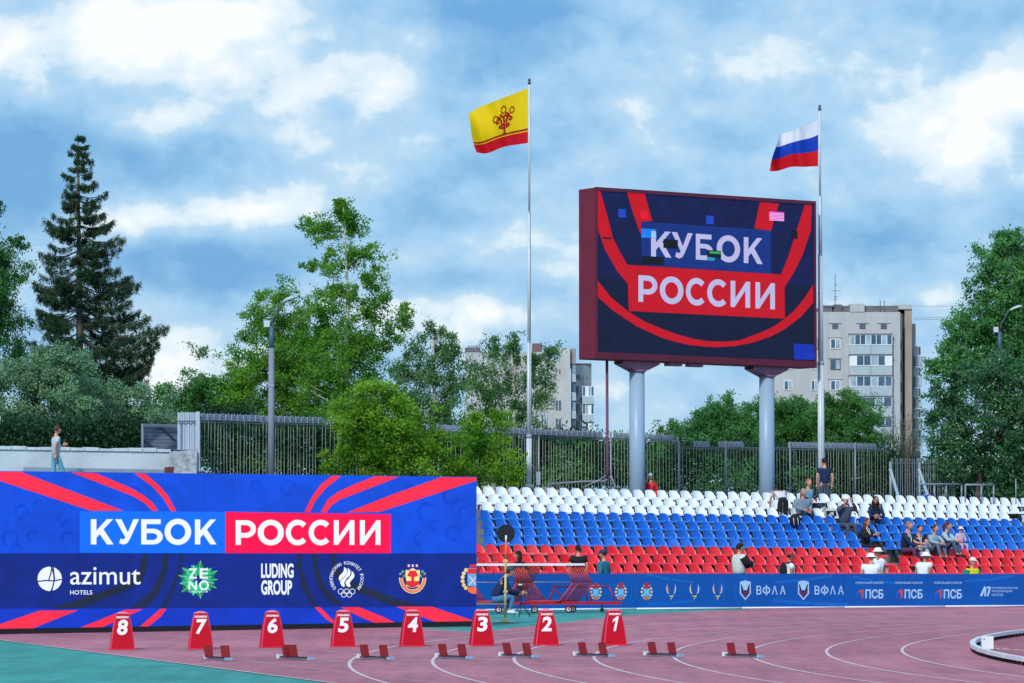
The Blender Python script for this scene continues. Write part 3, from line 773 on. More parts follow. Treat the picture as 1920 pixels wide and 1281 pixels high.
child(mb.build('case', M_maroon, big), big)
# corrugated side sheet: one rib per 9 cm
mb = MB()
for i in range(9):
    a = -D + 0.03 + i * 0.09
    mb.hexa([bpt(-0.022, bz(0, 0) + .02, a), bpt(-0.022, bz(0, 0) + .02, a + 0.05), bpt(0.0, bz(0, 0) + .02, a + 0.062), bpt(0.0, bz(0, 0) + .02, a - 0.012),
             bpt(-0.022, bz(0, 1) - .02, a), bpt(-0.022, bz(0, 1) - .02, a + 0.05), bpt(0.0, bz(0, 1) - .02, a + 0.062), bpt(0.0, bz(0, 1) - .02, a - 0.012)])
child(mb.build('side_sheet', M_maroon, big), big)
fw = 0.075
for (u0, u1, za, zc, nm) in ((0, W, 'b', 0.20, 'frame_bottom'), (0, W, 't', 0.09, 'frame_top')):
    mb = MB()
    if za == 'b': q = [(u0, bz(u0, 0)), (u1, bz(u1, 0)), (u1, bz(u1, 0) + zc), (u0, bz(u0, 0) + zc)]
    else: q = [(u0, bz(u0, 1) - zc), (u1, bz(u1, 1) - zc), (u1, bz(u1, 1) + .015), (u0, bz(u0, 1) + .015)]
    mb.hexa([bpt(q[0][0], q[0][1], 0.02), bpt(q[1][0], q[1][1], 0.02), bpt(q[1][0], q[1][1], -0.05), bpt(q[0][0], q[0][1], -0.05), bpt(q[3][0], q[3][1], 0.02), bpt(q[2][0], q[2][1], 0.02), bpt(q[2][0], q[2][1], -0.05), bpt(q[3][0], q[3][1], -0.05)])
    child(mb.build(nm, M_maroon_d, big), big)
for u0 in (0, W - 0.075):
    mb = MB(); za, zb_ = bz(u0, 0) + 0.201, bz(u0, 1) - 0.091
    mb.hexa([bpt(u0, za, 0.018), bpt(u0 + fw, za, 0.018), bpt(u0 + fw, za, -0.05), bpt(u0, za, -0.05), bpt(u0, zb_, 0.018), bpt(u0 + fw, zb_, 0.018), bpt(u0 + fw, zb_, -0.05), bpt(u0, zb_, -0.05)])
    child(mb.build('frame_side', M_maroon_d, big), big)
nbead = 60
mb = MB()
for i in range(nbead):
    u = 0.05 + (W - 0.1) * i / nbead
    for top, zc in ((0, 0.10), ):
        mb.bar(bpt(u, bz(u, 0) + 0.01, 0.027), bpt(u, bz(u, 0) + 0.19, 0.027), 0.05, 0.012, up=n)
child(mb.build('frame_ribbing', M_maroon_d, big, kind='stuff'), big)
Cq = lambda x, y: (1060 + x / 3.3717, 330 + y / 3.3717)
def scr(name, polys, off, m, label=None):
    return child(polys_on(bbp, [[Cq(*p) for p in q] for q in polys], off, name, m, big, label), big)
b_bg = mat_led('screen_navy', (5, 20, 74), 0.25); b_bg2 = mat_led('screen_navy_low', (3, 18, 54), 0.25); b_red = mat_led('screen_red', (192, 2, 26), 0.05); b_box = mat_led('screen_box', (6, 46, 128), 0.1)
b_txt = mat_led('screen_text', (184, 186, 228), 0.04); b_blk = mat_led('screen_black', (4, 12, 22), .1)
scr('display_upper', [[(190, 82), (1566, 172), (1572, 690), (196, 640)]], -0.012, b_bg)
scr('display_lower', [[(196, 640), (1572, 690), (1580, 1165), (205, 1118)]], -0.012, b_bg2)
for q_ in ([[(190, 84), (219, 86), (262, 240), (300, 390), (345, 480), (392, 562), (402, 690), (330, 605), (250, 465), (197, 310)], [(1515, 182), (1558, 185), (1552, 345), (1500, 500), (1445, 610), (1385, 705), (1380, 630), (1362, 625), (1410, 510), (1460, 350)],
   [(388, 98), (500, 106), (550, 285), (482, 290), (476, 370), (430, 240)], [(1230, 165), (1350, 175), (1300, 348), (1195, 332)]]): scr('red_arm', [q_], -0.009, b_red)
scr('red_arc', [[(203, 660), (290, 770), (400, 858), (500, 920), (600, 962), (700, 1000), (800, 1028), (900, 1045), (1000, 1048), (1100, 1040), (1250, 985), (1320, 950), (1385, 905), (1440, 858), (1490, 800), (1530, 745), (1566, 690), (1569, 800), (1490, 890), (1400, 960), (1310, 1010), (1200, 1050), (1080, 1075), (950, 1083), (800, 1072), (700, 1050), (600, 1020), (450, 950), (300, 850), (205, 765)]], -0.0085, b_red)
scr('title_box_lower', [[(390, 562), (1385, 625), (1388, 903), (402, 854)]], -0.006, b_red)
scr('title_box_upper', [[(478, 288), (1300, 345), (1300, 619), (483, 564)]], -0.003, b_box)
mb = MB()
def l2(ch, x0, x1, top, bot, b=0.03):
    e = 4 if ch in 'ОС' else 0
    a0, a1 = Cq(x0, top(x0) - e), Cq(x1, top(x1) - e); c0, c1 = Cq(x0, bot(x0) + e), Cq(x1, bot(x1) + e)
    text_on(bbp, 0.0, mb, ch, a0[0], a1[0], a0[1], c0[1], a1[1], c1[1], bold=b)
t1 = lambda x: 345 + (x - 540) * 0.070; b1 = lambda x: 508 + (x - 540) * 0.071
for ch, x0, x1 in (('К', 542, 670), ('У', 672, 805), ('Б', 825, 935), ('О', 957, 1105), ('К', 1128, 1248)): l2(ch, x0, x1, t1, b1)
child(mb.build('title_lettering', b_txt, big), big); mb = MB()
t2 = lambda x: 627 + (x - 462) * 0.060; b2 = lambda x: 795 + (x - 462) * 0.057
for ch, x0, x1 in (('Р', 462, 582), ('О', 597, 747), ('С', 762, 888), ('С', 897, 1026), ('И', 1045, 1168), ('И', 1202, 1325)): l2(ch, x0, x1, t2, b2)
child(mb.build('title_lettering', b_txt, big), big)
gl = [('glitch_block', (480, 333, 573, 336, 573, 394, 480, 390), (25, 130, 250)), ('glitch_block', (620, 400, 712, 405, 712, 460, 620, 455), (3, 12, 20)), ('glitch_block', (483, 507, 622, 512, 622, 565, 483, 560), (2, 14, 30)),
      ('glitch_block', (895, 468, 985, 474, 985, 522, 895, 512), (2, 22, 34)), ('glitch_block', (912, 476, 983, 480, 983, 494, 912, 490), (40, 170, 90)), ('glitch_block', (895, 514, 950, 517, 940, 537, 895, 535), (40, 140, 200)),
      ('glitch_block', (335, 208, 383, 211, 383, 265, 335, 262), (20, 70, 190)), ('glitch_block', (890, 250, 938, 253, 938, 308, 890, 304), (25, 70, 195)), ('glitch_block', (1428, 345, 1468, 348, 1468, 400, 1428, 397), (3, 10, 22)),
      ('glitch_block', (1443, 1060, 1572, 1066, 1577, 1163, 1447, 1160), (8, 50, 180)), ('glitch_block', (475, 220, 523, 223, 525, 275, 475, 272), (235, 10, 30)), ('glitch_block', (1310, 880 + 130, 1350, 1012, 1350, 1022, 1310, 1020), (3, 18, 50)),
      ('glitch_block', (232, 386, 292, 389, 292, 400, 232, 397), (60, 8, 40))]
for k, (nm, c, colr) in enumerate(gl):
    scr(nm, [[(c[0], c[1]), (c[2], c[3]), (c[4], c[5]), (c[6], c[7])]], 0.003 + 0.0006 * (k % 5), mat_led('glitch_%d' % k, colr, .12))
scr('glitch_block', [[(543, 347), (573, 350), (575, 392), (543, 390)]], 0.0065, mat_led('glitch_pale', (150, 200, 250)))
scr('glitch_block', [[(1290, 223), (1383, 229), (1383, 285), (1290, 280)]], 0.003, mat_led('glitch_pink', (225, 60, 210)))
scr('glitch_lines', [[(1290, 232 + j * 9.0), (1383, 238 + j * 9.0), (1383, 241 + j * 9.0), (1290, 235 + j * 9.0)] for j in range(6)], 0.0062, mat_led('glitch_line', (245, 225, 240)))

# supports
M_pillar = mat('pillar_blue_grey', (144, 170, 194), rough=0.4, vary=0.07, vscale=0.8, spec=0.4, stretch=(1, 1, .2))
M_brk = mat('bracket_pink_grey', (140, 100, 124), rough=0.5, vary=0.2, vscale=3)
for px, hw, yb_ in ((1194.5, 14.6, 694), (1438, 15.4, 706)):
    u = min(range(0, int(W * 100)), key=lambda q: abs((lambda p: (960 + F * p.x / p.y) if True else 0)(bpt(q / 100, 0, -0.42)) - px)) / 100
    base = bpt(u, 2.0, -0.42)
    z1 = bz(u, 0) - 0.30
    mb = MB(); mb.tube([base + Vector((0, 0, 0)), Vector((base.x, base.y, z1))], [0.243, 0.23], 28, caps=True); child(mb.build('pillar', M_pillar, big), big)
    mb = MB(); mb.tube([Vector((base.x, base.y, z1 - .02)), Vector((base.x, base.y, z1 + .02))], 0.28, 24); child(mb.build('collar', M_brk, big), big)
    for sgn in (-1, 1):
        mb = MB(); zb = bz(u, 0) - 0.012
        for o_ in (-0.22, 0.22):
            p = lambda uu, z, w: bpt(u + uu, z, -0.42 + o_ + w)
            a, b, c, d = (sgn * 0.0, z1 + .02), (sgn * 0.22, z1 + .02), (sgn * 0.68, zb - 0.08), (sgn * 0.68, zb)
            e = (sgn * 0.0, zb)
            f0 = [p(x, z, -.015) for x, z in (a, b, c, d, e)]; f1 = [p(x, z, .015) for x, z in (a, b, c, d, e)]
            mb.ngon(f0); mb.ngon(f1)
            for i in range(5): mb.poly([f0[i], f0[(i + 1) % 5], f1[(i + 1) % 5], f1[i]])
        mb.poly([bpt(u + sgn * 0.22, z1 + .02, -0.64), bpt(u + sgn * 0.68, zb - 0.08, -0.64), bpt(u + sgn * 0.68, zb - 0.08, -0.2), bpt(u + sgn * 0.22, z1 + .02, -0.2)])
        child(mb.build('bracket', M_brk, big), big)
mb = MB()
for u in (3.1, 3.9):
    mb = MB(); mb.box(bpt(u, bz(u, 0) - 0.06, -0.3), (0.5, 0.25, 0.1), (r, -n, Z)); child(mb.build('service_box', M_brk, big), big)
# cable pipe dropping from the screen and running off to the left
Mp = mat('pipe_purple', (104, 60, 84), rough=0.5, vary=0.2, vscale=2)
Yp = 104.6
pipe = thing('cable_pipe', 'thin dark red cable pipe dropping from the screen and bending left above the seats', 'pipe', at(1138, 900, Yp))
mb = MB(); mb.tube([at(1138, 676, Yp), at(1139, 885, Yp), at(1138, 897, Yp)], 0.042, 8); child(mb.build('upright', Mp, pipe), pipe)
mb = MB(); mb.tube([at(1138, 899, Yp), at(1134, 902.5, Yp), at(1090, 903.5, Yp), at(1030, 908, Yp)], 0.036, 8); child(mb.build('run', mat('pipe_grey', (118, 120, 134), rough=.5), pipe), pipe)
mb = MB(); mb.tube([at(1140, 895, Yp), at(1146, 893, Yp - .2), at(1151, 905, Yp - .2), at(1153, 917, Yp - .2)], 0.012, 5); mb.tube([at(1136, 892, Yp), at(1120, 902, Yp - .1), at(1092, 914, Yp - .1)], 0.010, 5)
child(mb.build('loose_wire', mat('wire_pale', (176, 180, 190)), pipe), pipe)

# ================================================================== PERIMETER BANNER
ba = on_ground(895, 1146.0); bb = on_ground(1920, 1138.0)
bd = (bb - ba).normalized(); BL = (bb - ba).length
ban = Plane((ba.x, ba.y, 0), (bb.x, bb.y, 0))
M_ban = mat('banner_blue', (0, 84, 172), rough=0.5, vary=0.10, vscale=0.7, spec=0.3, stretch=(1, 1, 2.2))
M_ban2 = mat('banner_blue_light', (6, 100, 192), rough=0.5, vary=0.08, vscale=1.0)
M_banw = mat('print_pale', (168, 206, 240), rough=0.5)
M_gal = mat('galvanised', (140, 150, 160), rough=0.45, metal=0.3, vary=0.12, vscale=6)
banner = thing('perimeter_banner', 'long low blue sponsor banner along the far edge of the track below the seats', 'banner', (ba.x, ba.y, 0))
bh = lambda u: 0.955 + (0.892 - 0.955) * u / BL
u = -1.6
while u < BL + 3.5:
    u1 = u + 2.994
    mb = MB(); q = [ban.uv(u, 0.035, 0), ban.uv(u1, 0.035, 0), ban.uv(u1, 0.035, -0.03), ban.uv(u, 0.035, -0.03), ban.uv(u, bh(u), 0), ban.uv(u1, bh(u1), 0), ban.uv(u1, bh(u1), -0.03), ban.uv(u, bh(u), -0.03)]
    mb.hexa(q); child(mb.build('panel', M_ban, banner), banner)
    mb = MB(); mb.bar(ban.uv(u + 1.5, 0.03, -0.05), ban.uv(u + 1.5, bh(u), -0.05), .04, .04); mb.bar(ban.uv(u + 1.5, 0.03, -.06), ban.uv(u + 1.5, 0.03, -.6), .04, .03); mb.bar(ban.uv(u + 1.5, .6, -.06), ban.uv(u + 1.5, 0.03, -.58), .03, .03)
    child(mb.build('rear_stay', M_gal, banner), banner)
    mb = MB(); mb.tube([ban.uv(u, 0.028, 0.03), ban.uv(u1, 0.028 , 0.03)], 0.026, 6); child(mb.build('foot_tube', M_white, banner), banner)
    u += 3.0
mb = MB()      # rippled printed waves in a lighter blue
Pb = lambda l, off=0.004: [ban.hit(x, y, off) for x, y in l]
def bdec(name, polys, m, off=0.006):
    mb = MB()
    for p in polys: mb.ngon(Pb(p, off))
    return child(mb.build(name, m, banner), banner)
wv = []
for cx, sg in ((1325, 1), (1410, -1), (1700, 1), (1790, -1), (1160, 1)):
    for rr in (14, 22, 30):
        pts = [(cx + sg * (rr * 0.5 * math.cos(t) + 0.6 * rr), 1107 + 26 * math.sin(t)) for t in [math.radians(a) for a in range(-70, 71, 10)]]
        wv += strokes([pts], 2.2)
for (x0, y0, x1, y1, w) in ((1215, 1078, 1300, 1092, 5), (1455, 1092, 1560, 1080, 6), (1450, 1126, 1590, 1134, 6), (1600, 1082, 1680, 1094, 5), (1810, 1090, 1900, 1080, 5), (1215, 1132, 1300, 1127, 4)):
    wv += strokes([[(x0, y0), ((x0 + x1) / 2, (y0 + y1) / 2 + 2), (x1, y1)]], w)
bdec('printed_wave', wv, M_ban2, 0.003)['kind'] = 'stuff'
m_bcream = mat('print_cream', (226, 206, 150)); m_bred = mat('print_red', (170, 50, 80)); m_bsky = mat('print_sky', (70, 170, 225)); m_bor = mat('print_orange', (190, 110, 90)); m_bdk = mat('print_dark', (10, 34, 80))
m_bpl = mat('print_plum', (110, 40, 100)); m_byel = mat('print_yellow', (215, 200, 120)); m_brf = mat('print_faint_red', (190, 80, 90)); m_bbl = mat('print_logo_blue', (30, 90, 210))
for cx in (1117, 1164, 1212.5):       # town crests
    cy = 1110
    bdec('crest_wreath', [arc(cx + math.cos(a) * 9.3, cy + math.sin(a) * 12.5, 2.3, 2.3, 0, 330, 7) for a in [math.radians(d) for d in range(0, 360, 30)] if abs(math.cos(a)) > .3], m_bcream)
    bdec('crest_base', [[(cx - 6, cy + 8), (cx + 6, cy + 8), (cx + 4, cy + 15), (cx - 4, cy + 15)]], m_bor, .0065)
    bdec('crest_shield', [[(cx - 6, cy - 8), (cx + 6, cy - 8), (cx + 6, cy + 7), (cx, cy + 10), (cx - 6, cy + 7)]], m_bsky, .009)
    bdec('crest_top', [[(cx - 6, cy - 12), (cx + 6, cy - 12), (cx + 6, cy - 6), (cx - 6, cy - 6)], [(cx - 4.5, cy - 17), (cx + 4.5, cy - 17), (cx + 5, cy - 13), (cx - 5, cy - 13)]], m_bred, .0105)
    bdec('crest_device', strokes([[(cx - 4, cy - 4), (cx + 4, cy + 5)], [(cx + 4, cy - 4), (cx - 4, cy + 5)]], 1.5), M_banw, .012)
for cx in (1258.5, 1302, 1345.5):      # ribbon marks
    cy = 1107
    for sg, mm in ((-1, M_banw), (1, M_banw)):
        bdec('ribbon_mark', [[(cx + sg * 7, cy - 13), (cx + sg * 9.3, cy - 3), (cx + sg * 8, cy + 4), (cx + sg * 3.5, cy + 8), (cx + sg * 6.6, cy + 1), (cx + sg * 7, cy - 6)]], M_banw if sg > 0 else m_bcream)
        bdec('ribbon_inner', [[(cx + sg * 6.4, cy - 8), (cx + sg * 6.8, cy - 2), (cx + sg * 3.6, cy + 6), (cx + sg * 5.2, cy - 1)]], m_brf, .008)
    bdec('ribbon_tail', [[(cx - 4, cy + 11), (cx + 5, cy + 9), (cx + 1, cy + 15), (cx - 1, cy + 19), (cx - 1, cy + 15)]], m_byel)
    bdec('ribbon_dark', [[(cx - 3.5, cy + 13), (cx + 2.4, cy + 12), (cx, cy + 14.5)]], m_bdk, .008)
for cx in (1397.5, 1506.5):            # federation shield and letters
    bdec('federation_shield', [[(cx - 10, 1091), (cx, 1088.5), (cx + 10, 1091), (cx + 10.5, 1113), (cx, 1125.5), (cx - 10.5, 1113)]], M_banw)
    bdec('shield_chevron', [[(cx - 8, 1104), (cx, 1116), (cx + 8, 1104), (cx + 8, 1112), (cx, 1122), (cx - 8, 1112)]], m_bpl, .009)
    bdec('shield_dark', [[(cx - 8.5, 1096), (cx - 6.8, 1096), (cx - 2.4, 1109), (cx, 1112.5), (cx + 2.4, 1109), (cx + 6.8, 1096), (cx + 8.5, 1096), (cx + 7.6, 1105), (cx, 1116), (cx - 7.6, 1105)]], m_bdk, .0105)
    bdec('shield_figure', [[(cx - 6, 1091.5), (cx + 6, 1091.5), (cx + 2.6, 1106), (cx, 1110), (cx - 2.6, 1106)]], M_banw, .012)
    bdec('shield_ball', [arc(cx, 1108.5, 2.2, 2.4, 0, 330, 9)], m_bdk, .0135)
    mb = MB()
    for ch, a in (('В', 0.8), ('Ф', 12.6), ('Λ', 30.4), ('А', 45.8)):
        w = {'В': 9.5, 'Ф': 14.5, 'Λ': 10.5, 'А': 10.5}[ch]
        x0 = cx + 20 + a * .98; text_on(ban, 0.006, mb, ch, x0, x0 + w, 1098.5 - (1.3 if ch == 'Ф' else 0), 1115 + (1.3 if ch == 'Ф' else 0), bold=0.012)
    child(mb.build('federation_lettering', M_banw, banner), banner)
for x0 in (1604.5, 1678, 1751.5):      # bank logo
    mb = MB(); text_on(ban, 0.006, mb, 'ГЕНЕРАЛЬНЫЙ СПОНСОР', x0, x0 + 52, 1090, 1094.8, bold=0.02)
    child(mb.build('bank_caption', M_banw, banner), banner); mb = MB()
    text_on(ban, 0.006, mb, 'ПСБ', x0 + 18, x0 + 52, 1105, 1122.5, bold=0.03)
    child(mb.build('bank_lettering', M_banw, banner), banner)
    bdec('bank_mark', [[(x0 + 6, 1108), (x0 + 14.5, 1104.5), (x0 + 14.5, 1120), (x0 + 10.5, 1123), (x0 + 10.5, 1111), (x0 + 6, 1112)]], m_brf, .0065)
    bdec('bank_mark_blue', [[(x0 + 1, 1112), (x0 + 5, 1108), (x0 + 5, 1122), (x0 + 1, 1121)]], m_bbl, .0065)
mb = MB()
for q in ([(1837, 1118), (1845, 1100), (1849, 1100), (1849, 1118), (1845.5, 1118), (1845.5, 1108), (1842, 1118)], [(1850.5, 1100), (1857.5, 1100), (1857.5, 1103.5), (1853.5, 1118), (1850, 1118), (1854, 1103.5), (1850.5, 1103.5)]):
    mb.ngon(Pb(q, .006))
child(mb.build('payment_mark', M_banw, banner), banner); mb = MB()
for i, s in enumerate(('РОССИЙСКАЯ СИСТЕМА', 'МЕЖДУНАРОДНЫХ', 'РАСЧЕТОВ')):
    text_on(ban, 0.006, mb, s, 1859.5, (1909, 1898.5, 1880.5)[i], 1100 + i * 6.7, 1104.4 + i * 6.7, bold=0.012)
child(mb.build('payment_caption', M_banw, banner), banner)

# ================================================================== GRANDSTAND
SA = Vector((at(895, 1010, 91.5).x, 91.5, 0)); SB = Vector((at(1920, 1010, 103.5).x, 103.5, 0))
SR = (SB - SA).normalized(); SL = (SB - SA).length; SN = Vector((SR.y, -SR.x, 0)); SBK = -SN
def drop(s): return -0.165 * s / SL
RISE = 0.241
def row_top(k, s): return 1.222 + RISE * k + drop(s)     # top of the seat backs
def row_pt(k, s, dz=0.0, fwd=0.0):
    p = SA + SR * s + SBK * (0.8 * k - fwd); return Vector((p.x, p.y, row_top(k, s) + dz))
def s_at(k, px, fwd=0.0):
    """where along row k the photograph column px falls"""
    o = SA + SBK * (0.8 * k - fwd); a = (px - 960) / F / math.cos(TH)
    # o.x + SR.x s = a (o.y + SR.y s)
    return (a * o.y - o.x) / (SR.x - a * SR.y)
M_conc = mat('concrete', (142, 142, 140), rough=0.9, vary=0.22, vscale=1.6, bump=0.3, bscale=30)
mb = MB()
for k in range(10):
    s0, s1 = -5.0, SL + 6
    f, bk = 0.55, -0.25
    if k == 9: bk = -0.3
    c = []
    for z in (0, 1):
        for (s, w) in ((s0, f), (s1, f), (s1, bk), (s0, bk)):
            p = SA + SR * s + SBK * (0.8 * k - w); c.append(Vector((p.x, p.y, (row_top(k, s) - 0.67) if z else -0.01)))
    mb.hexa(c)
mb.build('grandstand_terrace', M_conc, kind='structure')
# walkway and raised ground behind the stand
M_up = mat('raised_ground', (92, 104, 78), rough=0.95, vary=0.35, vscale=0.4)
W0 = SA + SR * -5 + SBK * 7.5; W1_ = SA + SR * (SL + 6) + SBK * 7.5
mb = MB()
def wz(s): return row_top(9, s) - 0.672
mb.hexa([Vector((W0.x, W0.y, -.01)), Vector((W1_.x, W1_.y, -.01)), Vector((W1_.x, W1_.y, -.01)) + SBK * 3.4, Vector((W0.x, W0.y, -.01)) + SBK * 3.4,
         Vector((W0.x, W0.y, wz(-5))), Vector((W1_.x, W1_.y, wz(SL + 6))), Vector((W1_.x, W1_.y, wz(SL + 6))) + SBK * 3.4, Vector((W0.x, W0.y, wz(-5))) + SBK * 3.4])
mb.build('walkway', mat('asphalt', (110, 110, 112), rough=.9, vary=.15, vscale=2), kind='structure')
e0 = W0 + SBK * 3.5; e1 = W1_ + SBK * 3.5
mb = MB()
front = [(-120, 92), (e0.x - 3, 95.0), (e0.x, e0.y), (e1.x, e1.y), (140, 125)]
top = [Vector((x, y, 2.4)) for x, y in front]
mb.ngon(top + [Vector((700, 1400, 2.4)), Vector((-700, 1400, 2.4))])
for a, b in zip(top, top[1:]): mb.poly([Vector((a.x, a.y, -.01)), Vector((b.x, b.y, -.01)), b, a])
mb.build('raised_ground', M_up, kind='structure')

# ------------------------------------------------------------------ seats
def seat_meshes(back_h, wide):
    """plastic shell seat: faces -Y, origin on the row line at the top of the back"""
    b = MB(); n = 9; w = wide / 2
    def outline(ins):
        pts = []; ww = w - ins; top = 0.0 - ins; bot = -back_h - 0.03
        rr = ww * 0.62
        wt_ = ww * .84
        pts += [(-ww * 0.9, bot), (ww * 0.9, bot), (ww, -back_h * .62)]
        ww0 = ww; ww = wt_; rr = ww * .72
        for i in range(0, 7):
            a = math.pi / 2 * i / 6; pts.append((ww - rr + rr * math.cos(a), top - rr * 0.75 + rr * 0.75 * math.sin(a)))
        for i in range(0, 7):
            a = math.pi / 2 + math.pi / 2 * i / 6; pts.append((-ww + rr + rr * math.cos(a), top - rr * 0.75 + rr * 0.75 * math.sin(a)))
        pts.append((-ww0, -back_h * .62))
        return pts
    def yy(x, z): return 0.03 - 0.05 * (x / w) ** 2 * (1 - .5 * z / back_h) + 0.085 * (z / back_h)      # curved, leaning back
    o = outline(0); i_ = outline(0.022)
    F0 = [(x, yy(x, z) - 0.0, z) for x, z in o]; F1 = [(x, yy(x, z) + 0.028, z) for x, z in o]
    I0 = [(x, yy(x, z) + 0.010, z) for x, z in i_]
    m = len(o)
    base = len(b.v); b.v += F0 + F1 + I0
    for k in range(m):
        kk = (k + 1) % m
        b.face((base + k, base + kk, base + m + kk, base + m + k), 0, True)
        b.face((base + k, base + 2 * m + k, base + 2 * m + kk, base + kk), 1)
    c0 = len(b.v); b.v.append((0, yy(0, -back_h / 2) + 0.012, -back_h * .5))
    c1 = len(b.v); b.v.append((0, yy(0, -back_h / 2) + 0.03, -back_h * .5))
    for k in range(m):
        kk = (k + 1) % m
        b.face((base + 2 * m + k, c0, base + 2 * m + kk), 0, True); b.face((base + m + k, base + m + kk, c1), 0, True)
    p = MB(); z0 = -back_h
    w2 = .226
    prof = [(-0.03, 0.03), (-0.12, 0.0), (-0.24, -0.005), (-0.36, 0.010), (-0.42, -0.002), (-0.43, -0.045)]
    for j, (y, z) in enumerate(prof):
        for x in (-w2, -w2 * .8, 0, w2 * .8, w2):
            e = 0.02 if abs(x) == w2 else 0
            p.v.append((x, y, z0 + z + e))
    for j in range(len(prof) - 1):
        for q in range(4): p.face((j * 5 + q, j * 5 + q + 1, j * 5 + q + 6, j * 5 + q + 5), 1 if j >= 3 else 0, j < 3)
    bq = len(p.v)
    for (x, y) in ((-w2, -0.03), (w2, -0.03), (w2, -0.42), (-w2, -0.42)): p.v.append((x, y, z0 - 0.05))
    p.face((bq, bq + 1, bq + 2, bq + 3)); 
    for x in (-w2, w2): 
        q = len(p.v); p.v += [(x, -0.03, z0 + .03), (x, -0.42, z0 + .012), (x, -0.43, z0 - .045), (x, -0.03, z0 - .05)]; p.face((q, q + 1, q + 2, q + 3))
    br = MB(); br.box((0, -0.2, z0 - 0.245), (0.05, 0.05, 0.36)); br.box((0, -0.24, z0 - 0.065), (0.30, 0.28, 0.03)); br.box((0, -0.2, z0 - 0.42), (0.12, 0.14, 0.02))
    return b, p, br
M_seat = {'white': [mat('seat_white', (224, 232, 238), rough=0.4, vary=0.05, vscale=6, orand=.07), mat('seat_white_rim', (236, 242, 248), rough=.35)],
          'blue': [mat('seat_blue', (8, 100, 206), rough=0.45, vary=0.12, vscale=1.7, orand=.16), mat('seat_blue_rim', (40, 124, 216), rough=.4)],
          'red': [mat('seat_red', (224, 12, 34), rough=0.45, vary=0.08, vscale=6, orand=.14), mat('seat_red_rim', (238, 60, 74), rough=.4)],
          'faded red': [mat('seat_faded', (222, 62, 72), rough=0.55, vary=0.10, vscale=3), mat('seat_faded_rim', (236, 110, 110), rough=.5)]}
M_sbr = mat('seat_bracket', (70, 76, 88), rough=0.5, metal=.3)
def link_mesh(mb, name, mats):
    me = bpy.data.meshes.new(name); me.from_pydata(mb.v, [], mb.f)
    for mm in (mats if isinstance(mats, list) else [mats]): me.materials.append(mm)
    me.polygons.foreach_set('material_index', mb.mi); me.polygons.foreach_set('use_smooth', mb.sm); me.update(); return me
SEATM = {}
for c in M_seat:
    bh_, wd = (0.255, 0.375) if c == 'white' else (0.235, 0.375)
    b, p, br = seat_meshes(bh_, wd)
    SEATM[c] = (link_mesh(b, 'backrest', M_seat[c]), link_mesh(p, 'seat_pan', M_seat[c]), link_mesh(br, 'bracket', M_sbr), b, p, br)
PITCH = 0.459
row_gap = {9: None, 8: (1545, 1570), 7: (1541, 1566), 6: (1553, 1590), 5: (1566, 1592), 4: (1596, 1618), 3: (1612, 1645), 2: (1640, 1678), 1: (1668, 1690), 0: (1694, 1722)}
row_gap[8] = (1532, 1545); 
ordn = ['first', 'second', 'third', 'fourth', 'fifth', 'sixth', 'seventh', 'eighth', 'ninth', 'tenth', 'eleventh', 'twelfth', '13th', '14th', '15th', '16th', '17th', '18th', '19th', '20th'] + ['%dth' % i if i % 10 not in (1, 2, 3) else '%d%s' % (i, ('st', 'nd', 'rd')[i % 10 - 1]) for i in range(21, 60)]
rowname = {9: ('white', 'topmost white row'), 8: ('white', 'middle white row'), 7: ('white', 'lowest white row'), 6: ('blue', 'topmost blue row'), 5: ('blue', 'second blue row'), 4: ('blue', 'third blue row'), 3: ('blue', 'lowest blue row'), 2: ('red', 'topmost red row'), 1: ('red', 'middle red row'), 0: ('red', 'lowest red row')}
srot = math.atan2(SR.y, SR.x)
far_seats = MB(); far_br = MB()
SROWS = {}
def rowrnd(k): return random.Random(100 + k)
end_px = {9: 1919, 8: 1914, 7: 1890, 6: 1912}
for k in range(9, -1, -1):
    colr, rn = rowname[k]; rr = rowrnd(k)
    phase = {9: 0.0, 8: 0.18, 7: 0.40}.get(k, rr.uniform(0, PITCH))
    sg0, sg1 = (s_at(k, row_gap[k][0]), s_at(k, row_gap[k][1])) if row_gap[k] else (1e9, 1e9)
    s = s_at(k, 890) + phase; nleft = nright = 0; send = s_at(k, end_px.get(k, 1932))
    while s < send:
        if sg0 < s < sg1: s += PITCH; continue
        c = colr
        if k == 2 and nleft in (3, 4, 6): c = 'faded red'
        z = row_top(k, s); p = row_pt(k, s)
        rz = srot + rr.uniform(-.05, .05); 
        side_left = s < sg0
        if side_left: nleft += 1
        else: nright += 1
        if k in (4, 5, 6):
            for src in SEATM['blue'][3:5]:
                b0 = len(far_seats.v); M = Matrix.Translation(p) @ Matrix.Rotation(rz, 4, 'Z')
                far_seats.v += [tuple(M @ Vector(v)) for v in src.v]
                for f, mi, sm in zip(src.f, src.mi, src.sm): far_seats.face([b0 + q for q in f], mi, sm)
            src = SEATM['blue'][5]; b0 = len(far_br.v); far_br.v += [tuple(M @ Vector(v)) for v in src.v]
            for f in src.f: far_br.face([b0 + q for q in f])
        else:
            no = ordn[(nleft if side_left else nright) - 1]
            cname = {'white': 'white', 'blue': 'blue', 'red': 'red', 'faded red': 'sun-faded red'}[c]
            wh = ('%s from the LED wall, in the %s' % (no, rn)) if (side_left and row_gap[k]) else (('%s from the LED wall, in the %s' % (no, rn)) if not row_gap[k] else '%s right of the aisle, in the %s' % (no, rn))
            t = thing('stadium_seat', '%s plastic stadium seat, %s' % (cname, wh), 'seat', p, rz, '%s seats of the grandstand' % colr)
            for me, nm in zip(SEATM[c][:3], ('backrest', 'seat_pan', 'bracket')):
                o = bpy.data.objects.new(nm, me); COL.objects.link(o); o.parent = t
        s += PITCH * rr.uniform(0.985, 1.015)
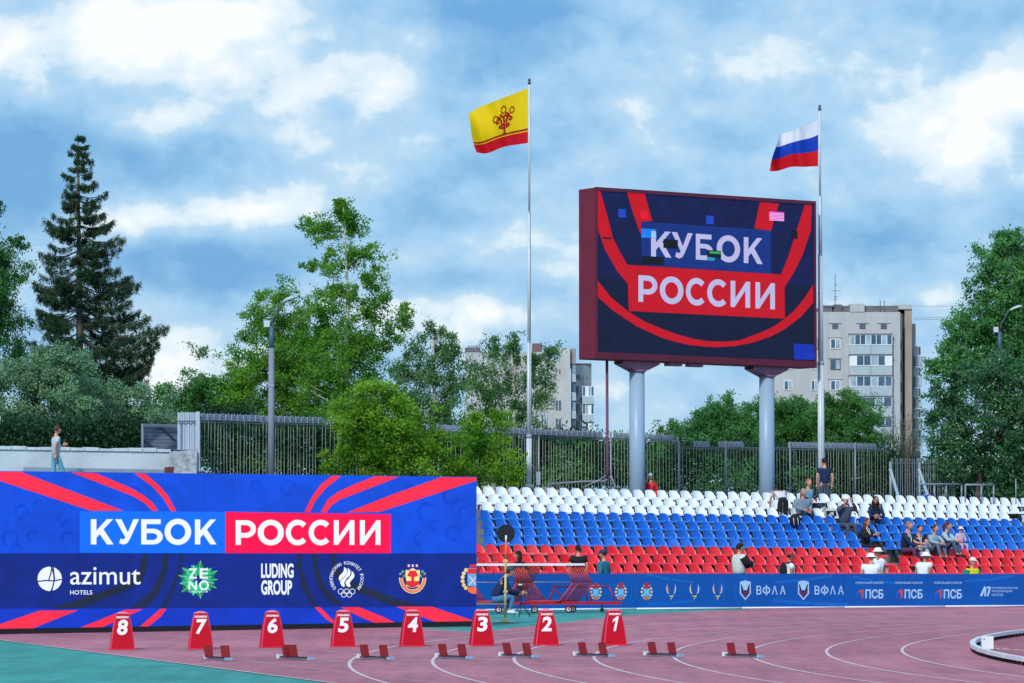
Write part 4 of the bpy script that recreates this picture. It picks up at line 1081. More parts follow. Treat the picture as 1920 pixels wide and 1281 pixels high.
fs = far_seats.build('blue_seat_rows', M_seat['blue'], kind='stuff'); tag(fs, 'three upper rows of blue plastic seats below the white rows', 'seats')
fb = far_br.build('seat_brackets', M_sbr, fs)
# pale end post of the top rows at the right edge
q = row_pt(8, s_at(8, 1921), 0, 0.3)
mb = MB(); mb.box((0, 0, 0.55), (0.22, 0.12, 1.75)); o = mb.build('end_panel', mat('panel_pale', (176, 196, 206), rough=.5, vary=.05)); o.location = (q.x, q.y, q.z - 1.0); o.rotation_euler.z = srot
tag(o, 'pale upright panel closing the seat rows at the right edge', 'panel')

# ================================================================== FENCES, POLES, WALLS BEHIND THE STAND
M_iron = mat('fence_iron', (112, 124, 134), rough=0.6, vary=0.2, vscale=4)
M_bar = mat('fence_bar', (152, 162, 150), rough=0.6, vary=0.25, vscale=5)
M_orn = mat('fence_ornament', (150, 164, 184), rough=0.6, vary=0.25, vscale=6)
orn_mesh = None
def ornament_mesh():
    mb = MB()
    def ring(cx, cz, r, w=.012):
        pts = [(cx + r * math.cos(a), 0, cz + r * math.sin(a)) for a in [i * math.pi / 5 for i in range(11)]]
        mb.tube(pts, w, 4, caps=False)
    ring(0, .09, .055); ring(0, .09, .025); ring(-.085, .06, .03); ring(.085, .06, .03); ring(-.075, .125, .026); ring(.075, .125, .026); ring(0, .165, .02)
    mb.bar((-.125, 0, .012), (.125, 0, .012), .02, .024); mb.bar((-.12, 0, 0.0), (-.12, 0, .17), .03, .035, up=Vector((0, 1, 0)))
    mb.bar((-.1, 0, .02), (-.03, 0, .15), .016, .016); mb.bar((.1, 0, .02), (.03, 0, .15), .016, .016)
    return mb
orn_me = link_mesh(ornament_mesh(), 'ornament', M_orn)
def fence(name, label, stops, post_px, orn_ranges, spacing=0.155, depth=-1.0, skip=None, zb=2.35, bar_r=0.0085, band=0.19, spikes=False, post_r=.03):
    """stops: (px, py of top, Y) along the fence; straight between stops"""
    pts = [at(px, py, Y) for px, py, Y in stops]
    root = thing(name, label, 'fence', (pts[0].x, pts[0].y, zb))
    rl = root.location.copy()
    bar_me = {}
    def seg_at_px(px):
        for (a, b), (p, q) in zip(zip(stops, stops[1:]), zip(pts, pts[1:])):
            if a[0] <= px <= b[0]:
                k = (px - 960) / F / math.cos(TH); d = q - p
                # p.x + t dx = k (p.y + t dy)
                t = (k * p.y - p.x) / (d.x - k * d.y); return p + d * t, d.normalized()
        return pts[-1], (pts[-1] - pts[-2]).normalized()
    for (p, q) in zip(pts, pts[1:]):
        L = (q - p).length; d = (q - p) / L; nb = int(L / spacing)
        for i in range(nb):
            c = p + d * (i + .5) * spacing
            h = round(c.z - (band if not spikes else -0.06) - zb, 2)
            if h not in bar_me:
                m = MB(); m.tube([(0, 0, 0), (0, 0, h)], bar_r, 4, caps=True, smooth=False)
                if spikes: m.tube([(0, 0, h), (0, 0, h + .07)], [bar_r * 1.6, 0.002], 4, smooth=False)
                bar_me[h] = link_mesh(m, 'bar', M_bar if not spikes else M_gal)
            o = bpy.data.objects.new('bar', bar_me[h]); COL.objects.link(o); o.parent = root
            o.location = Vector((c.x, c.y, zb)) - rl + Vector((rnd.uniform(-.006, .006), 0, 0)); o.rotation_euler = (rnd.uniform(-.006, .006), rnd.uniform(-.008, .008), 0)
        for dz in ((-band, -band - .055, -1.95) if not spikes else (-.04, -1.5)):
            if p.z + dz < zb: continue
            m = MB(); m.bar(p + Vector((0, 0, dz)) - rl, q + Vector((0, 0, dz)) - rl, .03, .025); m.build('rail', M_iron, root)
    for a, b in orn_ranges:
        p, d = seg_at_px(a); q, _ = seg_at_px(b); L = (q - p).length; nn = max(1, round(L / .26))
        for i in range(nn):
            c = p + (q - p) * ((i + .5) / nn)
            o = bpy.data.objects.new('ornament', orn_me); COL.objects.link(o); o.parent = root
            o.location = Vector((c.x, c.y, c.z - band + .015)) - rl; o.rotation_euler = (0, 0, math.atan2(d.y, d.x))
    for px in post_px:
        p, d = seg_at_px(px)
        m = MB(); m.tube([Vector((p.x, p.y - .05, zb)) - rl, Vector((p.x, p.y - .05, p.z + .01)) - rl], post_r, 6); m.build('post', M_gal, root)
    return root
fence('iron_fence', 'tall iron fence with a cast scroll band beside the corrugated pillar', [(374, 775, 98.0), (600, 781, 103.0), (700, 786, 104.5)], [374, 505], [(378, 700)])
fence('iron_fence', 'long iron bar fence with broken scroll band running behind the big screen pillars', [(941, 801, 106.5), (1075, 808, 109.5), (1265, 813.5, 113.0), (1272, 827, 113.1), (1480, 829, 117.0), (1664, 832, 121.0)],
      [1010, 1145, 1272, 1360, 1480, 1602], [(943, 1130), (1150, 1266), (1301, 1330), (1348, 1394), (1478, 1642)])
fence('iron_fence', 'iron bar fence half swallowed by the bright green bushes', [(800, 795, 105.2), (941, 801, 106.5)], [], [(800, 941)])
# grey gate fence on the right with two braces
g = fence('steel_fence', 'pale steel spiked fence with two slanting braces by the right-hand trees', [(1668, 866, 115.0), (1790, 868, 117.5)], [1668, 1722, 1786], [], spacing=0.125, spikes=True, zb=2.5, bar_r=.013, post_r=.05)
gl_ = g.location.copy()
for px0, px1 in ((1669, 1686), (1723, 1742)):
    m = MB(); m.bar(at(px0, 880, 114.8) - gl_, at(px1, 938, 113.6) - gl_, .09, .05); m.build('brace', mat('brace_pale', (150, 170, 184), rough=.5), g)
# handrails
def railing(label, xs, y, Y0, Y1, ybot=945):
    t = thing('handrail', label, 'handrail', at(xs[0], ybot, Y0)); l = t.location.copy()
    P = lambda px, py: at(px, py, Y0 + (Y1 - Y0) * (px - xs[0]) / (xs[-1] - xs[0]))
    m = MB(); m.tube([P(xs[0], y) - l, P(xs[-1], y) - l], .03, 6); m.build('top_rail', M_gal, t)
    for x in xs:
        m = MB(); m.tube([P(x, y) - l, P(x, ybot) - l], .026, 6); m.build('post', M_gal, t)
railing('pale steel handrail behind the top seats in front of the steel fence', [1724, 1752, 1774, 1803], 908, 111.5, 113)
railing('pale steel handrail behind the top seats, against the dark trees', [1810, 1840, 1863], 909, 112, 112.6)
t = thing('post', 'single thin pale post against the dark trees at far right', 'post', at(1905, 945, 113)); m = MB(); m.tube([(0, 0, 0), (0, 0, .8)], .02, 6); o = m.build('shaft', M_gal, t)

# flagpoles
M_pole = mat('pole_white', (196, 206, 216), rough=0.35, vary=0.05, vscale=3, spec=.5)
M_pole2 = mat('pole_joint', (150, 162, 178), rough=0.4)
def flagpole(label, px, pyb, pyt, Y, rb, rt, joints, topcol):
    b, tp = at(px[0], pyb, Y), at(px[1], pyt, Y)
    t = thing('flagpole', label, 'flagpole', (b.x, b.y, b.z)); H = tp.z - b.z; dx = tp.x - b.x
    P = lambda f: Vector((dx * f, 0, H * f))
    n_ = len(joints) + 1; fr = [0] + joints + [1]
    for i in range(n_):
        r0 = rb + (rt - rb) * (i / max(1, n_ - 1)); r1 = r0 * .93
        m = MB(); m.tube([P(fr[i]), P(fr[i + 1])], [r0, r1], 14); m.build('shaft', M_pole, t)
        if i: m = MB(); m.tube([P(fr[i]) - Vector((0, 0, .05)), P(fr[i]) + Vector((0, 0, .06))], r0 * 1.25, 12); m.build('joint', M_pole2, t)
    m = MB(); m.tube([P(1), P(1) + Vector((0, 0, .08))], rt * 1.5, 8); m.ball(P(1) + Vector((0, 0, .13)), .045, 8, 6); m.build('finial', mat('finial', (86, 84, 110), rough=.4), t)
    m = MB(); m.tube([Vector((0, -rb - .01, .9)), P(.99) + Vector((.03, -rt - .02, 0))], .004, 3, caps=False); m.build('halyard', M_pole2, t)
    m = MB(); m.tube([Vector((0, 0, 0)), Vector((0, 0, .15))], [rb * 1.9, rb * 1.3], 14); m.build('base', M_pole2, t)
    return t
fp1 = flagpole('tall white flagpole flying the yellow and red flag', (992, 992.5), 918, 158, 104.0, .088, .032, [.13, .5 - .14, .68], 0)
fp2 = flagpole('tall white flagpole flying the white blue red flag right of the screen', (1540, 1537), 950, 207, 109.25, .107, .035, [.36, .63, .78], 0)
m = MB(); m.box((.27, -.05, .33), (.13, .1, .38)); m.build('switch_box', mat('box_grey', (160, 176, 188), rough=.5, vary=.06), fp1)

def cloth(name, label, corners, Y, pole_px, wave, mats, matfn, nx=40, ny=26, deco=None):
    """corners in photograph pixels: top-hoist, top-fly, bottom-fly, bottom-hoist"""
    (a, b, c, d) = corners
    root_p = at(a[0], a[1], Y)
    def P(u, v, lift=0.0):
        top = wave(u, 0, a, b); bot = wave(u, 1, d, c)
        x = top[0] + (bot[0] - top[0]) * v; y = top[1] + (bot[1] - top[1]) * v
        dep = 0.16 * math.sin(u * 9.5 + v * 1.6) * (0.25 + u) + 0.07 * math.sin(u * 21 + v * 4) * u + 0.10 * math.sin(v * 5 + u * 3) * u
        x += 1.6 * math.sin(v * 5.5 + 1) * u; y += 0.8 * math.sin(u * 13 + v * 4) * u
        return at(x, y, Y + dep + lift) - root_p
    mb = MB()
    for j in range(ny + 1):
        for i in range(nx + 1): mb.v.append(tuple(P(i / nx, j / ny)))
    for j in range(ny):
        for i in range(nx):
            mb.face((j * (nx + 1) + i, j * (nx + 1) + i + 1, (j + 1) * (nx + 1) + i + 1, (j + 1) * (nx + 1) + i), matfn((i + .5) / nx, (j + .5) / ny), True)
    t = thing(name, label, 'flag', root_p)
    mb.build('cloth', mats, t)
    return t, P
def fabric(name, c, tr=.35):
    m = mat(name, c, rough=.7, vary=.04, vscale=3)
    N, L = m.node_tree.nodes, m.node_tree.links
    pb = N['Principled BSDF']; out = N['Material Output']; tl = N.new('ShaderNodeBsdfTranslucent'); tl.inputs[0].default_value = rgb(*c)
    mx = N.new('ShaderNodeMixShader'); mx.inputs[0].default_value = tr; L.new(pb.outputs[0], mx.inputs[1]); L.new(tl.outputs[0], mx.inputs[2]); L.new(mx.outputs[0], out.inputs[0])
    return m
fy, fr_, fd = fabric('flag_yellow', (250, 214, 0)), fabric('flag_red', (224, 10, 34)), fabric('flag_dark_red', (172, 14, 14))
def wv1(u, e, p, q):
    x = p[0] + (q[0] - p[0]) * u
    y = p[1] + (q[1] - p[1]) * u
    if e == 0: y += 2.4 * math.sin(u * 6.3) * u - 7 * math.sin(math.pi * u)*.35
    else: y += 5.0 * math.sin(u * math.pi * 2.2 + 2.6) * u
    return x, y
flag1, P1 = cloth('flag', 'yellow flag with a red lower band and dark red tree emblem, blowing left', ((990, 165.5), (876.5, 214), (893, 287), (990, 268)), 104.0, 992, wv1, [fy, fr_, fd],
    lambda u, v: 1 if v > .785 else (2 if .735 < v < .762 else 0), nx=48, ny=52)
mb = MB()
def emb(polys, lift=-.012):
    for p in polys:
        pts = [P1(u, v, lift) for u, v in p]; mb.poly(pts)
        mb.poly([P1(u, v, .012) for u, v in p])
pl_ = [[(.415, .73), (.425, .60), (.42, .46)], [(.44, .73), (.425, .60)]]
for sg in (-1, 1):
    X = lambda d: .425 - sg * d
    pl_ += [[(X(.0), .56), (X(.045), .50), (X(.045), .44), (X(.10), .40), (X(.14), .45), (X(.11), .49), (X(.085), .46)], [(X(.0), .46), (X(.0), .40), (X(.05), .32), (X(.09), .36), (X(.065), .40), (X(.04), .375)],
            [(X(.035), .62), (X(.04), .55), (X(.075), .54), (X(.085), .58), (X(.06), .60)]]
emb(strokes(pl_, .030))
def star(cx, cy, r):
    pts = [(cx + (r if i % 2 == 0 else r * .62) * .72 * math.cos(i * math.pi / 8), cy + (r if i % 2 == 0 else r * .62) * 1.15 * math.sin(i * math.pi / 8)) for i in range(17)]
    return strokes([pts], .013)
emb(star(.425, .24, .075)); emb(star(.57, .38, .07)); emb(star(.28, .30, .065))
mb.build('tree_emblem', fd, flag1)
fw_, fb_ = fabric('flag_white', (236, 238, 248)), fabric('flag_blue', (6, 64, 190))
fr2 = fabric('flag_red2', (232, 12, 34))
def wv2(u, e, p, q):
    x = p[0] + (q[0] - p[0]) * u; y = p[1] + (q[1] - p[1]) * u
    if e == 0: y += 5.5 * math.sin(math.pi * u) * .8 + 1.5 * math.sin(u * 9)
    else: y += 2.2 * math.sin(u * 8.5 + .5) * u - 4 * math.sin(math.pi * u) * .6; x += -2 * u
    return x, y
flag2, P2 = cloth('flag', 'white blue red striped flag rippling left from its pole', ((1534, 223), (1460, 251), (1445, 321), (1534, 312)), 109.25, 1537, wv2, [fw_, fb_, fr2], lambda u, v: 0 if v < .335 else (1 if v < .665 else 2), nx=40, ny=30)

# street lamps
def lamp(label, px, pyb, pyt, Y, armdx, armdy, r=.075, vis='both'):
    b, tp = at(px, pyb, Y), at(px, pyt, Y)
    t = thing('street_lamp', label, 'street lamp', (b.x, b.y, b.z)); H = tp.z - b.z; sc = Y / F
    m = MB(); m.tube([(0, 0, 0), (0, 0, H * .86)], [r * 1.25, r], 12); m.build('column', mat('lamp_concrete', (130, 134, 152), rough=.7, vary=.12, vscale=2), t)
    m = MB(); m.tube([(0, 0, H * .86), (0, 0, H)], [r * .95, r * .8], 12); m.build('sleeve', mat('lamp_sleeve', (70, 96, 128), rough=.5), t)
    ex, ez = armdx * sc, armdy * sc
    m = MB(); m.tube([(0, 0, H), (ex * .1, 0, H + ez * .3), (ex * .75, 0, H + ez * .9), (ex * .9, 0, H + ez)], .022, 6); m.build('arm', mat('lamp_arm', (78, 88, 100), rough=.5), t)
    m = MB(); c = Vector((ex * 1.0, 0, H + ez * 1.02)); d = Vector((.86, 0, .30)).normalized()
    for (q, w, h) in (): pass
    pr = [(-.02, .05, .02), (.10, .13, .06), (.30, .14, .07), (.42, .06, .03)]
    rings = []
    for (l, w, h) in pr:
        o_ = c + d * l; up = Vector((-d.z, 0, d.x)); b_ = len(m.v); rings.append(b_)
        m.v += [tuple(o_ + Vector((0, -w, 0)) - up * .01), tuple(o_ + Vector((0, w, 0)) - up * .01), tuple(o_ + Vector((0, w * .6, 0)) + up * h), tuple(o_ + Vector((0, -w * .6, 0)) + up * h)]
    for r0, r1 in zip(rings, rings[1:]):
        for k in range(4): m.face((r0 + k, r0 + (k + 1) % 4, r1 + (k + 1) % 4, r1 + k))
    m.face([rings[0] + k for k in range(4)]); m.face([rings[-1] + k for k in range(4)][::-1])
    hd = m.build('lamp_head', mat('lamp_head_grey', (172, 180, 186), rough=.4), t)
    m = MB(); m.box((-.13, 0, H + .07), (.16, .1, .18)); m.build('junction_box', mat('junction_pale', (190, 200, 216)), t)
    m = MB(); m.box((0, -r - .01, H * .62), (r * 2.1, .012, .06)); m.build('band', M_pole2, t)
    return t
lamp('concrete street lamp standing in front of the iron fence', 508, 905, 612, 97.5, 22, 46, r=.078)
lamp('street lamp half hidden in the trees at the right edge', 1877, 940, 622, 119.5, 20, 40, r=.07)

# ------------------------------------------------------------------ white wall, pillar and wooden cabin on the left
M_plaster = mat('old_plaster', (206, 216, 224), rough=0.9, vary=0.10, vscale=1.3, bump=0.4, bscale=12, col2=(184, 196, 206))
M_peel = mat('peeling_plaster', (196, 204, 212), rough=.95, vary=.1, vscale=6, bump=.6, bscale=20, col2=(128, 134, 140))
wl = thing('plaster_wall', 'low white plaster wall with a weathered cap behind the man in the grey shirt', 'wall', at(-30, 900, 96.0)); wl0 = wl.location.copy()
def wp(px, py, Y): return at(px, py, Y) - wl0
m = MB()
a0, a1 = at(-60, 842, 95.6), at(322, 848, 97.6)
def slab(m, p, q, zt0, zt1, zb, th):
    d = (q - p); d.z = 0; d.normalize(); nn = Vector((-d.y, d.x, 0)) * th
    m.hexa([Vector((p.x, p.y, zb)) - wl0, Vector((q.x, q.y, zb)) - wl0, Vector((q.x, q.y, zb)) + nn - wl0, Vector((p.x, p.y, zb)) + nn - wl0,
            Vector((p.x, p.y, zt0)) - wl0, Vector((q.x, q.y, zt1)) - wl0, Vector((q.x, q.y, zt1)) + nn - wl0, Vector((p.x, p.y, zt0)) + nn - wl0])
slab(m, a0, a1, a0.z, a1.z, 2.35, .3); m.build('face', M_plaster, wl)
n_cap = 14
for i in range(n_cap):
    p = a0 + (a1 - a0) * (i / n_cap); q = a0 + (a1 - a0) * ((i + 1) / n_cap - .004)
    m = MB(); dz = rnd.uniform(-.012, .02); pp = p + Vector((0, -.05, 0)); qq = q + Vector((0, -.05, 0))
    slab(m, pp, qq, p.z + .085 + dz, q.z + .085 + dz + rnd.uniform(-.012, .012), (p.z + q.z) / 2 + .002, .42); m.build('cap_stone', mat('cap_stone', (196, 208, 214), rough=.9, vary=.14, vscale=3), wl)
m = MB(); slab(m, at(46, 876, 95.2), at(330, 881, 97.0), at(46, 876, 95.2).z, at(330, 881, 97.0).z, 2.4, .12); m.build('ledge', mat('ledge_grey', (142, 156, 172), rough=.9, vary=.1), wl)
m = MB(); slab(m, at(325, 845, 96.8), at(369, 843, 97.0), at(325, 847, 96.8).z, at(369, 843, 97.0).z, 2.35, .5); m.build('pier', M_peel, wl)
m = MB(); slab(m, at(314, 883, 96.2), at(326, 883, 96.3), at(320, 876, 96.2).z, at(320, 875, 96.2).z, 2.6, .2); m.build('brick_bit', mat('brick_brown', (110, 62, 60), rough=.9), wl)
cab = thing('wooden_cabin', 'small grey wooden cabin with a diamond of battens on its side, standing on the wall', 'cabin', at(265, 845, 98.4)); c0 = cab.location.copy()
M_wood = mat('grey_wood', (112, 124, 144), rough=.9, vary=.18, vscale=2, col2=(140, 148, 162), stretch=(.6, 1, 5))
Yc = 98.4
ncb = 7
for i in range(ncb):     # horizontal boards
    y0, y1 = 797 + 47.0 * i / ncb, 797 + 47.0 * (i + 1) / ncb - .6
    A0, A1_, B0, B1_ = at(266, y0 + .0, Yc), at(333, y0 + 1.2, Yc + 1), at(266, y1, Yc), at(333, y1 + 1.2, Yc + 1)
    m = MB(); dn = Vector((.4, .9, 0)).normalized() * (.04 + .01 * (i % 2))
    m.hexa([B0 - c0, B1_ - c0, B1_ - c0 + dn, B0 - c0 + dn, A0 - c0, A1_ - c0, A1_ - c0 + dn, A0 - c0 + dn]); m.build('board', M_wood, cab)
m = MB(); A0, A1_, B0, B1_ = at(268, 799, Yc + .1), at(333, 800, Yc + 1.1), at(268, 843, Yc + .1), at(333, 844, Yc + 1.1); dn = Vector((.4, 1.6, 0))
m.hexa([B0 - c0, B1_ - c0, B1_ - c0 + dn, B0 - c0 + dn, A0 - c0, A1_ - c0, A1_ - c0 + dn, A0 - c0 + dn]); m.build('wall', M_wood, cab)
M_bat = mat('batten_dark', (64, 74, 96), rough=.8)
for (x0, y0, x1, y1) in ((270, 826, 303, 802), (303, 802, 331, 827), (331, 827, 310, 843), (295, 843, 271, 827)):
    m = MB(); f = lambda x: Yc - .06 + (x - 266) / 67; m.bar(at(x0, y0, f(x0)) - c0, at(x1, y1, f(x1)) - c0, .03, .035, up=Vector((0, 1, 0))); m.build('batten', M_bat, cab)
m = MB(); m.bar(at(267, 796, Yc - .1) - c0, at(267, 845, Yc - .1) - c0, .06, .06, up=Vector((0, 1, 0))); m.bar(at(266, 796.5, Yc - .1) - c0, at(334, 798, Yc + .9) - c0, .07, .06); m.build('frame', M_wood, cab)
col = thing('corrugated_pillar', 'pale corrugated sheet pillar between the wooden cabin and the iron fence', 'pillar', at(334, 846, 97.6)); c1 = col.location.copy()
M_sheet = mat('corrugated_sheet', (168, 182, 202), rough=.55, vary=.14, vscale=2, stretch=(4, 4, .6))
for i in range(8):
    x0, x1 = 333 + 36 * i / 8, 333 + 36 * (i + 1) / 8 - .5
    m = MB(); Yq = 97.3 + .03 * (i % 2)
    P = [at(x0, 843.5, Yq), at(x1, 843.5, Yq), at(x1, 843.5, Yq + .6), at(x0, 843.5, Yq + .6), at(x0, 773.5, Yq), at(x1, 773.5, Yq), at(x1, 773.5, Yq + .6), at(x0, 773.5, Yq + .6)]
    m.hexa([p - c1 for p in P]); m.build('sheet_strip', M_sheet, col)
m = MB(); m.bar(at(371.5, 772, 97.2) - c1, at(371.5, 884, 97.2) - c1, .1, .1, up=Vector((0, 1, 0))); m.build('corner_post', M_sheet, col)
m = MB(); m.bar(at(333, 790, 97.24) - c1, at(369, 790, 97.24) - c1, .02, .03); m.bar(at(340, 790, 97.23) - c1, at(340, 843, 97.23) - c1, .02, .02, up=Vector((0, 1, 0))); m.build('strap', M_bat, col)

# ================================================================== APARTMENT BLOCKS
M_brick = mat('pale_brick', (180, 182, 186), rough=.9, vary=.10, vscale=.5, bump=.2, bscale=3, stretch=(3, 3, .25))
M_brick2 = mat('pale_brick_side', (184, 184, 186), rough=.9, vary=.12, vscale=.3)
M_win = mat('window_glass', (70, 92, 116), rough=.12, spec=.6, vary=.4, vscale=.6)
M_wfr = mat('window_frame', (224, 234, 240), rough=.5)
M_loggia = mat('loggia_panel', (168, 184, 196), rough=.7, vary=.08, vscale=.8)
M_roofd = mat('roof_edge', (108, 104, 112), rough=.8, vary=.2, vscale=1)
def building(name, label, Y, ppm):
    t = thing(name, label, 'building', (0, Y, 2.3)); return t
def bx(t, name, m, px0, px1, py0, py1, Y, dep, dY=0.0, tY=0.0, taper=0):
    """box whose front rectangle is seen at these photograph columns/rows, front face at depth Y (Y+dY at its right edge), going back by dep"""
    o = t.location
    C = [at(px0, py1, Y), at(px1, py1, Y + dY)]; C += [C[1] + Vector((C[1].x / C[1].y * dep * 0, dep, 0)), C[0] + Vector((0, dep, 0))]
    T = [at(px0, py0, Y), at(px1, py0, Y + dY)]; T += [T[1] + Vector((0, dep, 0)), T[0] + Vector((0, dep, 0))]
    for q in (C, T):
        z = min(q[0].z, q[1].z) if q is C else (q[0].z + q[1].z) / 2
        q[2].z = q[1].z; q[3].z = q[0].z
    mb = MB(); mb.hexa([p - o for p in C + T]); return mb.build(name, m, t)
def window(t, px0, px1, py0, py1, Y, dY=0, panes=2, frame=M_wfr, fw=1.6, white=()):
    """frame bars standing proud, panes a sub-part each"""
    o = t.location; L = lambda px, py, d=0: at(px, py, Y + dY * 0 - d) - o
    mb = MB(); s = Y / F
    w = px1 - px0
    for (x0, x1, y0, y1) in [(px0, px1, py0, py0 + fw), (px0, px1, py1 - fw, py1), (px0, px0 + fw, py0 + fw, py1 - fw), (px1 - fw, px1, py0 + fw, py1 - fw)] + [(px0 + w * i / panes - fw / 2, px0 + w * i / panes + fw / 2, py0 + fw, py1 - fw) for i in range(1, panes)]:
        mb.hexa([L(x0, y1), L(x1, y1), L(x1, y1, -.1), L(x0, y1, -.1), L(x0, y0), L(x1, y0), L(x1, y0, -.1), L(x0, y0, -.1)])
    f = mb.build('window', frame, t)
    for i in range(panes):
        a, b = px0 + w * i / panes + fw / 2, px0 + w * (i + 1) / panes - fw / 2
        m = MB(); m.hexa([L(a, py1 - fw, -.02), L(b, py1 - fw, -.02), L(b, py1 - fw, -.1), L(a, py1 - fw, -.1), L(a, py0 + fw, -.02), L(b, py0 + fw, -.02), L(b, py0 + fw, -.1), L(a, py0 + fw, -.1)])
        m.build('pane', (M_wfr if i in white else M_win2 if (i * 7 + int(px0) + int(py0)) % 3 == 0 else M_win), f)
    return f
M_win2 = mat('curtained_glass', (150, 172, 190), rough=.3, vary=.3, vscale=1.0)
Yb = 470.0
tb1 = building('apartment_block', 'tall pale brick apartment block with glazed loggias behind the right flagpole', Yb, 14)
bx(tb1, 'front_wall', M_brick, 1446, 1688, 585, 1020, Yb, 14)
bx(tb1, 'parapet', M_roofd, 1538, 1684, 573.5, 584.5, Yb + .6, 12)
bx(tb1, 'side_wall', M_brick2, 1688.5, 1696, 588, 1020, Yb + 1.5, 12, dY=3)
bx(tb1, 'corner_pier', mat('pier_brown', (164, 148, 138), rough=.9, vary=.15, vscale=.3), 1696.5, 1710, 573, 1020, Yb + 2.5, 8)
bx(tb1, 'pier_top', M_brick, 1678, 1710.5, 571.5, 580, Yb + 2.3, 8.4)
bx(tb1, 'rear_wall', M_brick2, 1710.7, 1717, 607, 1020, Yb + 7, 8)
bx(tb1, 'roof_house', M_brick, 1594, 1621, 569.8, 584.8, Yb - .1, 6)
bx(tb1, 'roof_pot', M_roofd, 1564, 1579, 571, 584.6, Yb + .2, 3)
bx(tb1, 'roof_pot', M_roofd, 1543, 1560, 575, 584.6, Yb + .2, 3)
for x in (1650, 1657.5): bx(tb1, 'roof_rail', M_roofd, x, x + 1.2, 564, 583, Yb + .4, .2)
for i in range(9):
    bx(tb1, 'roof_tooth', M_roofd, 1544 + i * 2.6, 1545.3 + i * 2.6, 572.5, 575.5, Yb + .1, .4)
bx(tb1, 'antenna', M_roofd, 1565.5, 1566.6, 514, 571, Yb + 1, .15)
for y, w in ((545, 13), (534, 5), (556, 6), (560, 4), (562, 3)): bx(tb1, 'antenna_arm', M_roofd, 1566 - w * .5, 1566 + w * .8, y, y + .8, Yb + .9, .1)
for px in (1566, 1617, 1657):
    window(tb1, px - 5.5, px + 5.5, 607.5, 616, Yb - .12, panes=1, fw=1.1, frame=M_roofd)
    bx(tb1, 'lintel', M_roofd, px - 12, px + 12, 606, 606.8, Yb - .08, .3)
for i, y in enumerate((635, 674, 713, 752, 791, 830)):
    window(tb1, 1557, 1576, y, y + 19, Yb - .12, panes=2, fw=1.4, frame=M_wfr if i != 1 else M_roofd)
    bx(tb1, 'lintel', M_roofd, 1552, 1579, y - 2, y - 1.2, Yb - .08, .3)
    window(tb1, 1521, 1534, y, y + 19, Yb - .12, panes=2, fw=1.2, frame=M_wfr if i else M_roofd)
    window(tb1, 1470, 1486, y + .5, y + 19, Yb - .12, panes=2, fw=1.2)
    pn = (8, 6, 6, 5, 6, 7)[i]
    bx(tb1, 'loggia_floor', M_roofd, 1592, 1674, y - 9.5, y - 8.2, Yb - .9, 1.1)
    window(tb1, 1593, 1673, y - 8, y + 12, Yb - .8, panes=pn, fw=1.3, white=(0, 5) if i == 1 else ())
    bx(tb1, 'loggia_panel', M_loggia, 1593.2, 1632.6, y + 12.3, y + 29.2, Yb - .75, .8)
    bx(tb1, 'loggia_panel', M_loggia, 1633.2, 1673, y + 12.3, y + 29.2, Yb - .75, .8)
    window(tb1, 1715, 1727.5, y + 14, y + 32, Yb + 6, panes=2, fw=1.2)
    bx(tb1, 'loggia_panel', M_loggia, 1716, 1729, y + 32.2, y + 51, Yb + 5.9, 1.5)
    bx(tb1, 'narrow_window', M_win, 1685.5 + 5, 1692.5, y + 4, y + 22, Yb + 1.3, .5)
m = MB(); m.tube([at(1732.5, 674, Yb + 5) - tb1.location + Vector((.32 * math.cos(a), 0, .32 * math.sin(a))) for a in [i * math.pi / 6 for i in range(13)]], .05, 4); m.bar(at(1728, 676, Yb + 5) - tb1.location, at(1733, 674, Yb + 5) - tb1.location, .05, .05); m.build('satellite_dish', M_roofd, tb1)
Yb2 = 545.0
tb2 = building('apartment_block', 'pale brick apartment block rising behind the birch left of the big screen', Yb2, 12)
bx(tb2, 'front_wall', M_brick, 872, 1030, 660, 1005, Yb2 + 4, 16)
bx(tb2, 'front_wall', M_brick, 1022, 1052, 673.5, 1005, Yb2 + 1, 14)
bx(tb2, 'pier', M_brick2, 1046, 1069, 652.5, 1005, Yb2, 10)
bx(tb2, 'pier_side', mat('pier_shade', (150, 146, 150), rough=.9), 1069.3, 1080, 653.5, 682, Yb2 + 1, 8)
bx(tb2, 'side_wall', M_brick, 1080, 1109, 685, 1005, Yb2 + 2.4, 12, dY=4)
bx(tb2, 'roof_edge', M_roofd, 1069.5, 1109, 681.5, 684.8, Yb2 + 2, 12, dY=4)
bx(tb2, 'roof_house', mat('roof_rust', (120, 92, 96), rough=.8), 998, 1016, 644, 659.5, Yb2 + 5, 6)
bx(tb2, 'roof_edge', M_roofd, 872, 900, 652, 659.8, Yb2 + 3.9, 10)
for i in range(8): bx(tb2, 'roof_tooth', M_roofd, 877 + i * 3, 878.5 + i * 3, 648, 651.8, Yb2 + 4, .4)
for i, y in enumerate((682, 717, 751, 785, 819)):
    window(tb2, 1070.5, 1080, y, y + 19, Yb2 + 1.2, panes=1, fw=1.0, frame=M_roofd)
    bx(tb2, 'balcony_panel', M_loggia, 1070.5, 1080, y + 19.3, y + 34.2, Yb2 + .9, 1.2)
for i, y in enumerate((692, 695, 697, 699)):
    pass
for j, px in enumerate((1083.5, 1088.5, 1094.5, 1101)): bx(tb2, 'small_window', M_win, px - 1.2, px + 1.2, 702 + j, 710 + j, Yb2 + 2.2 + j * .4, .6)
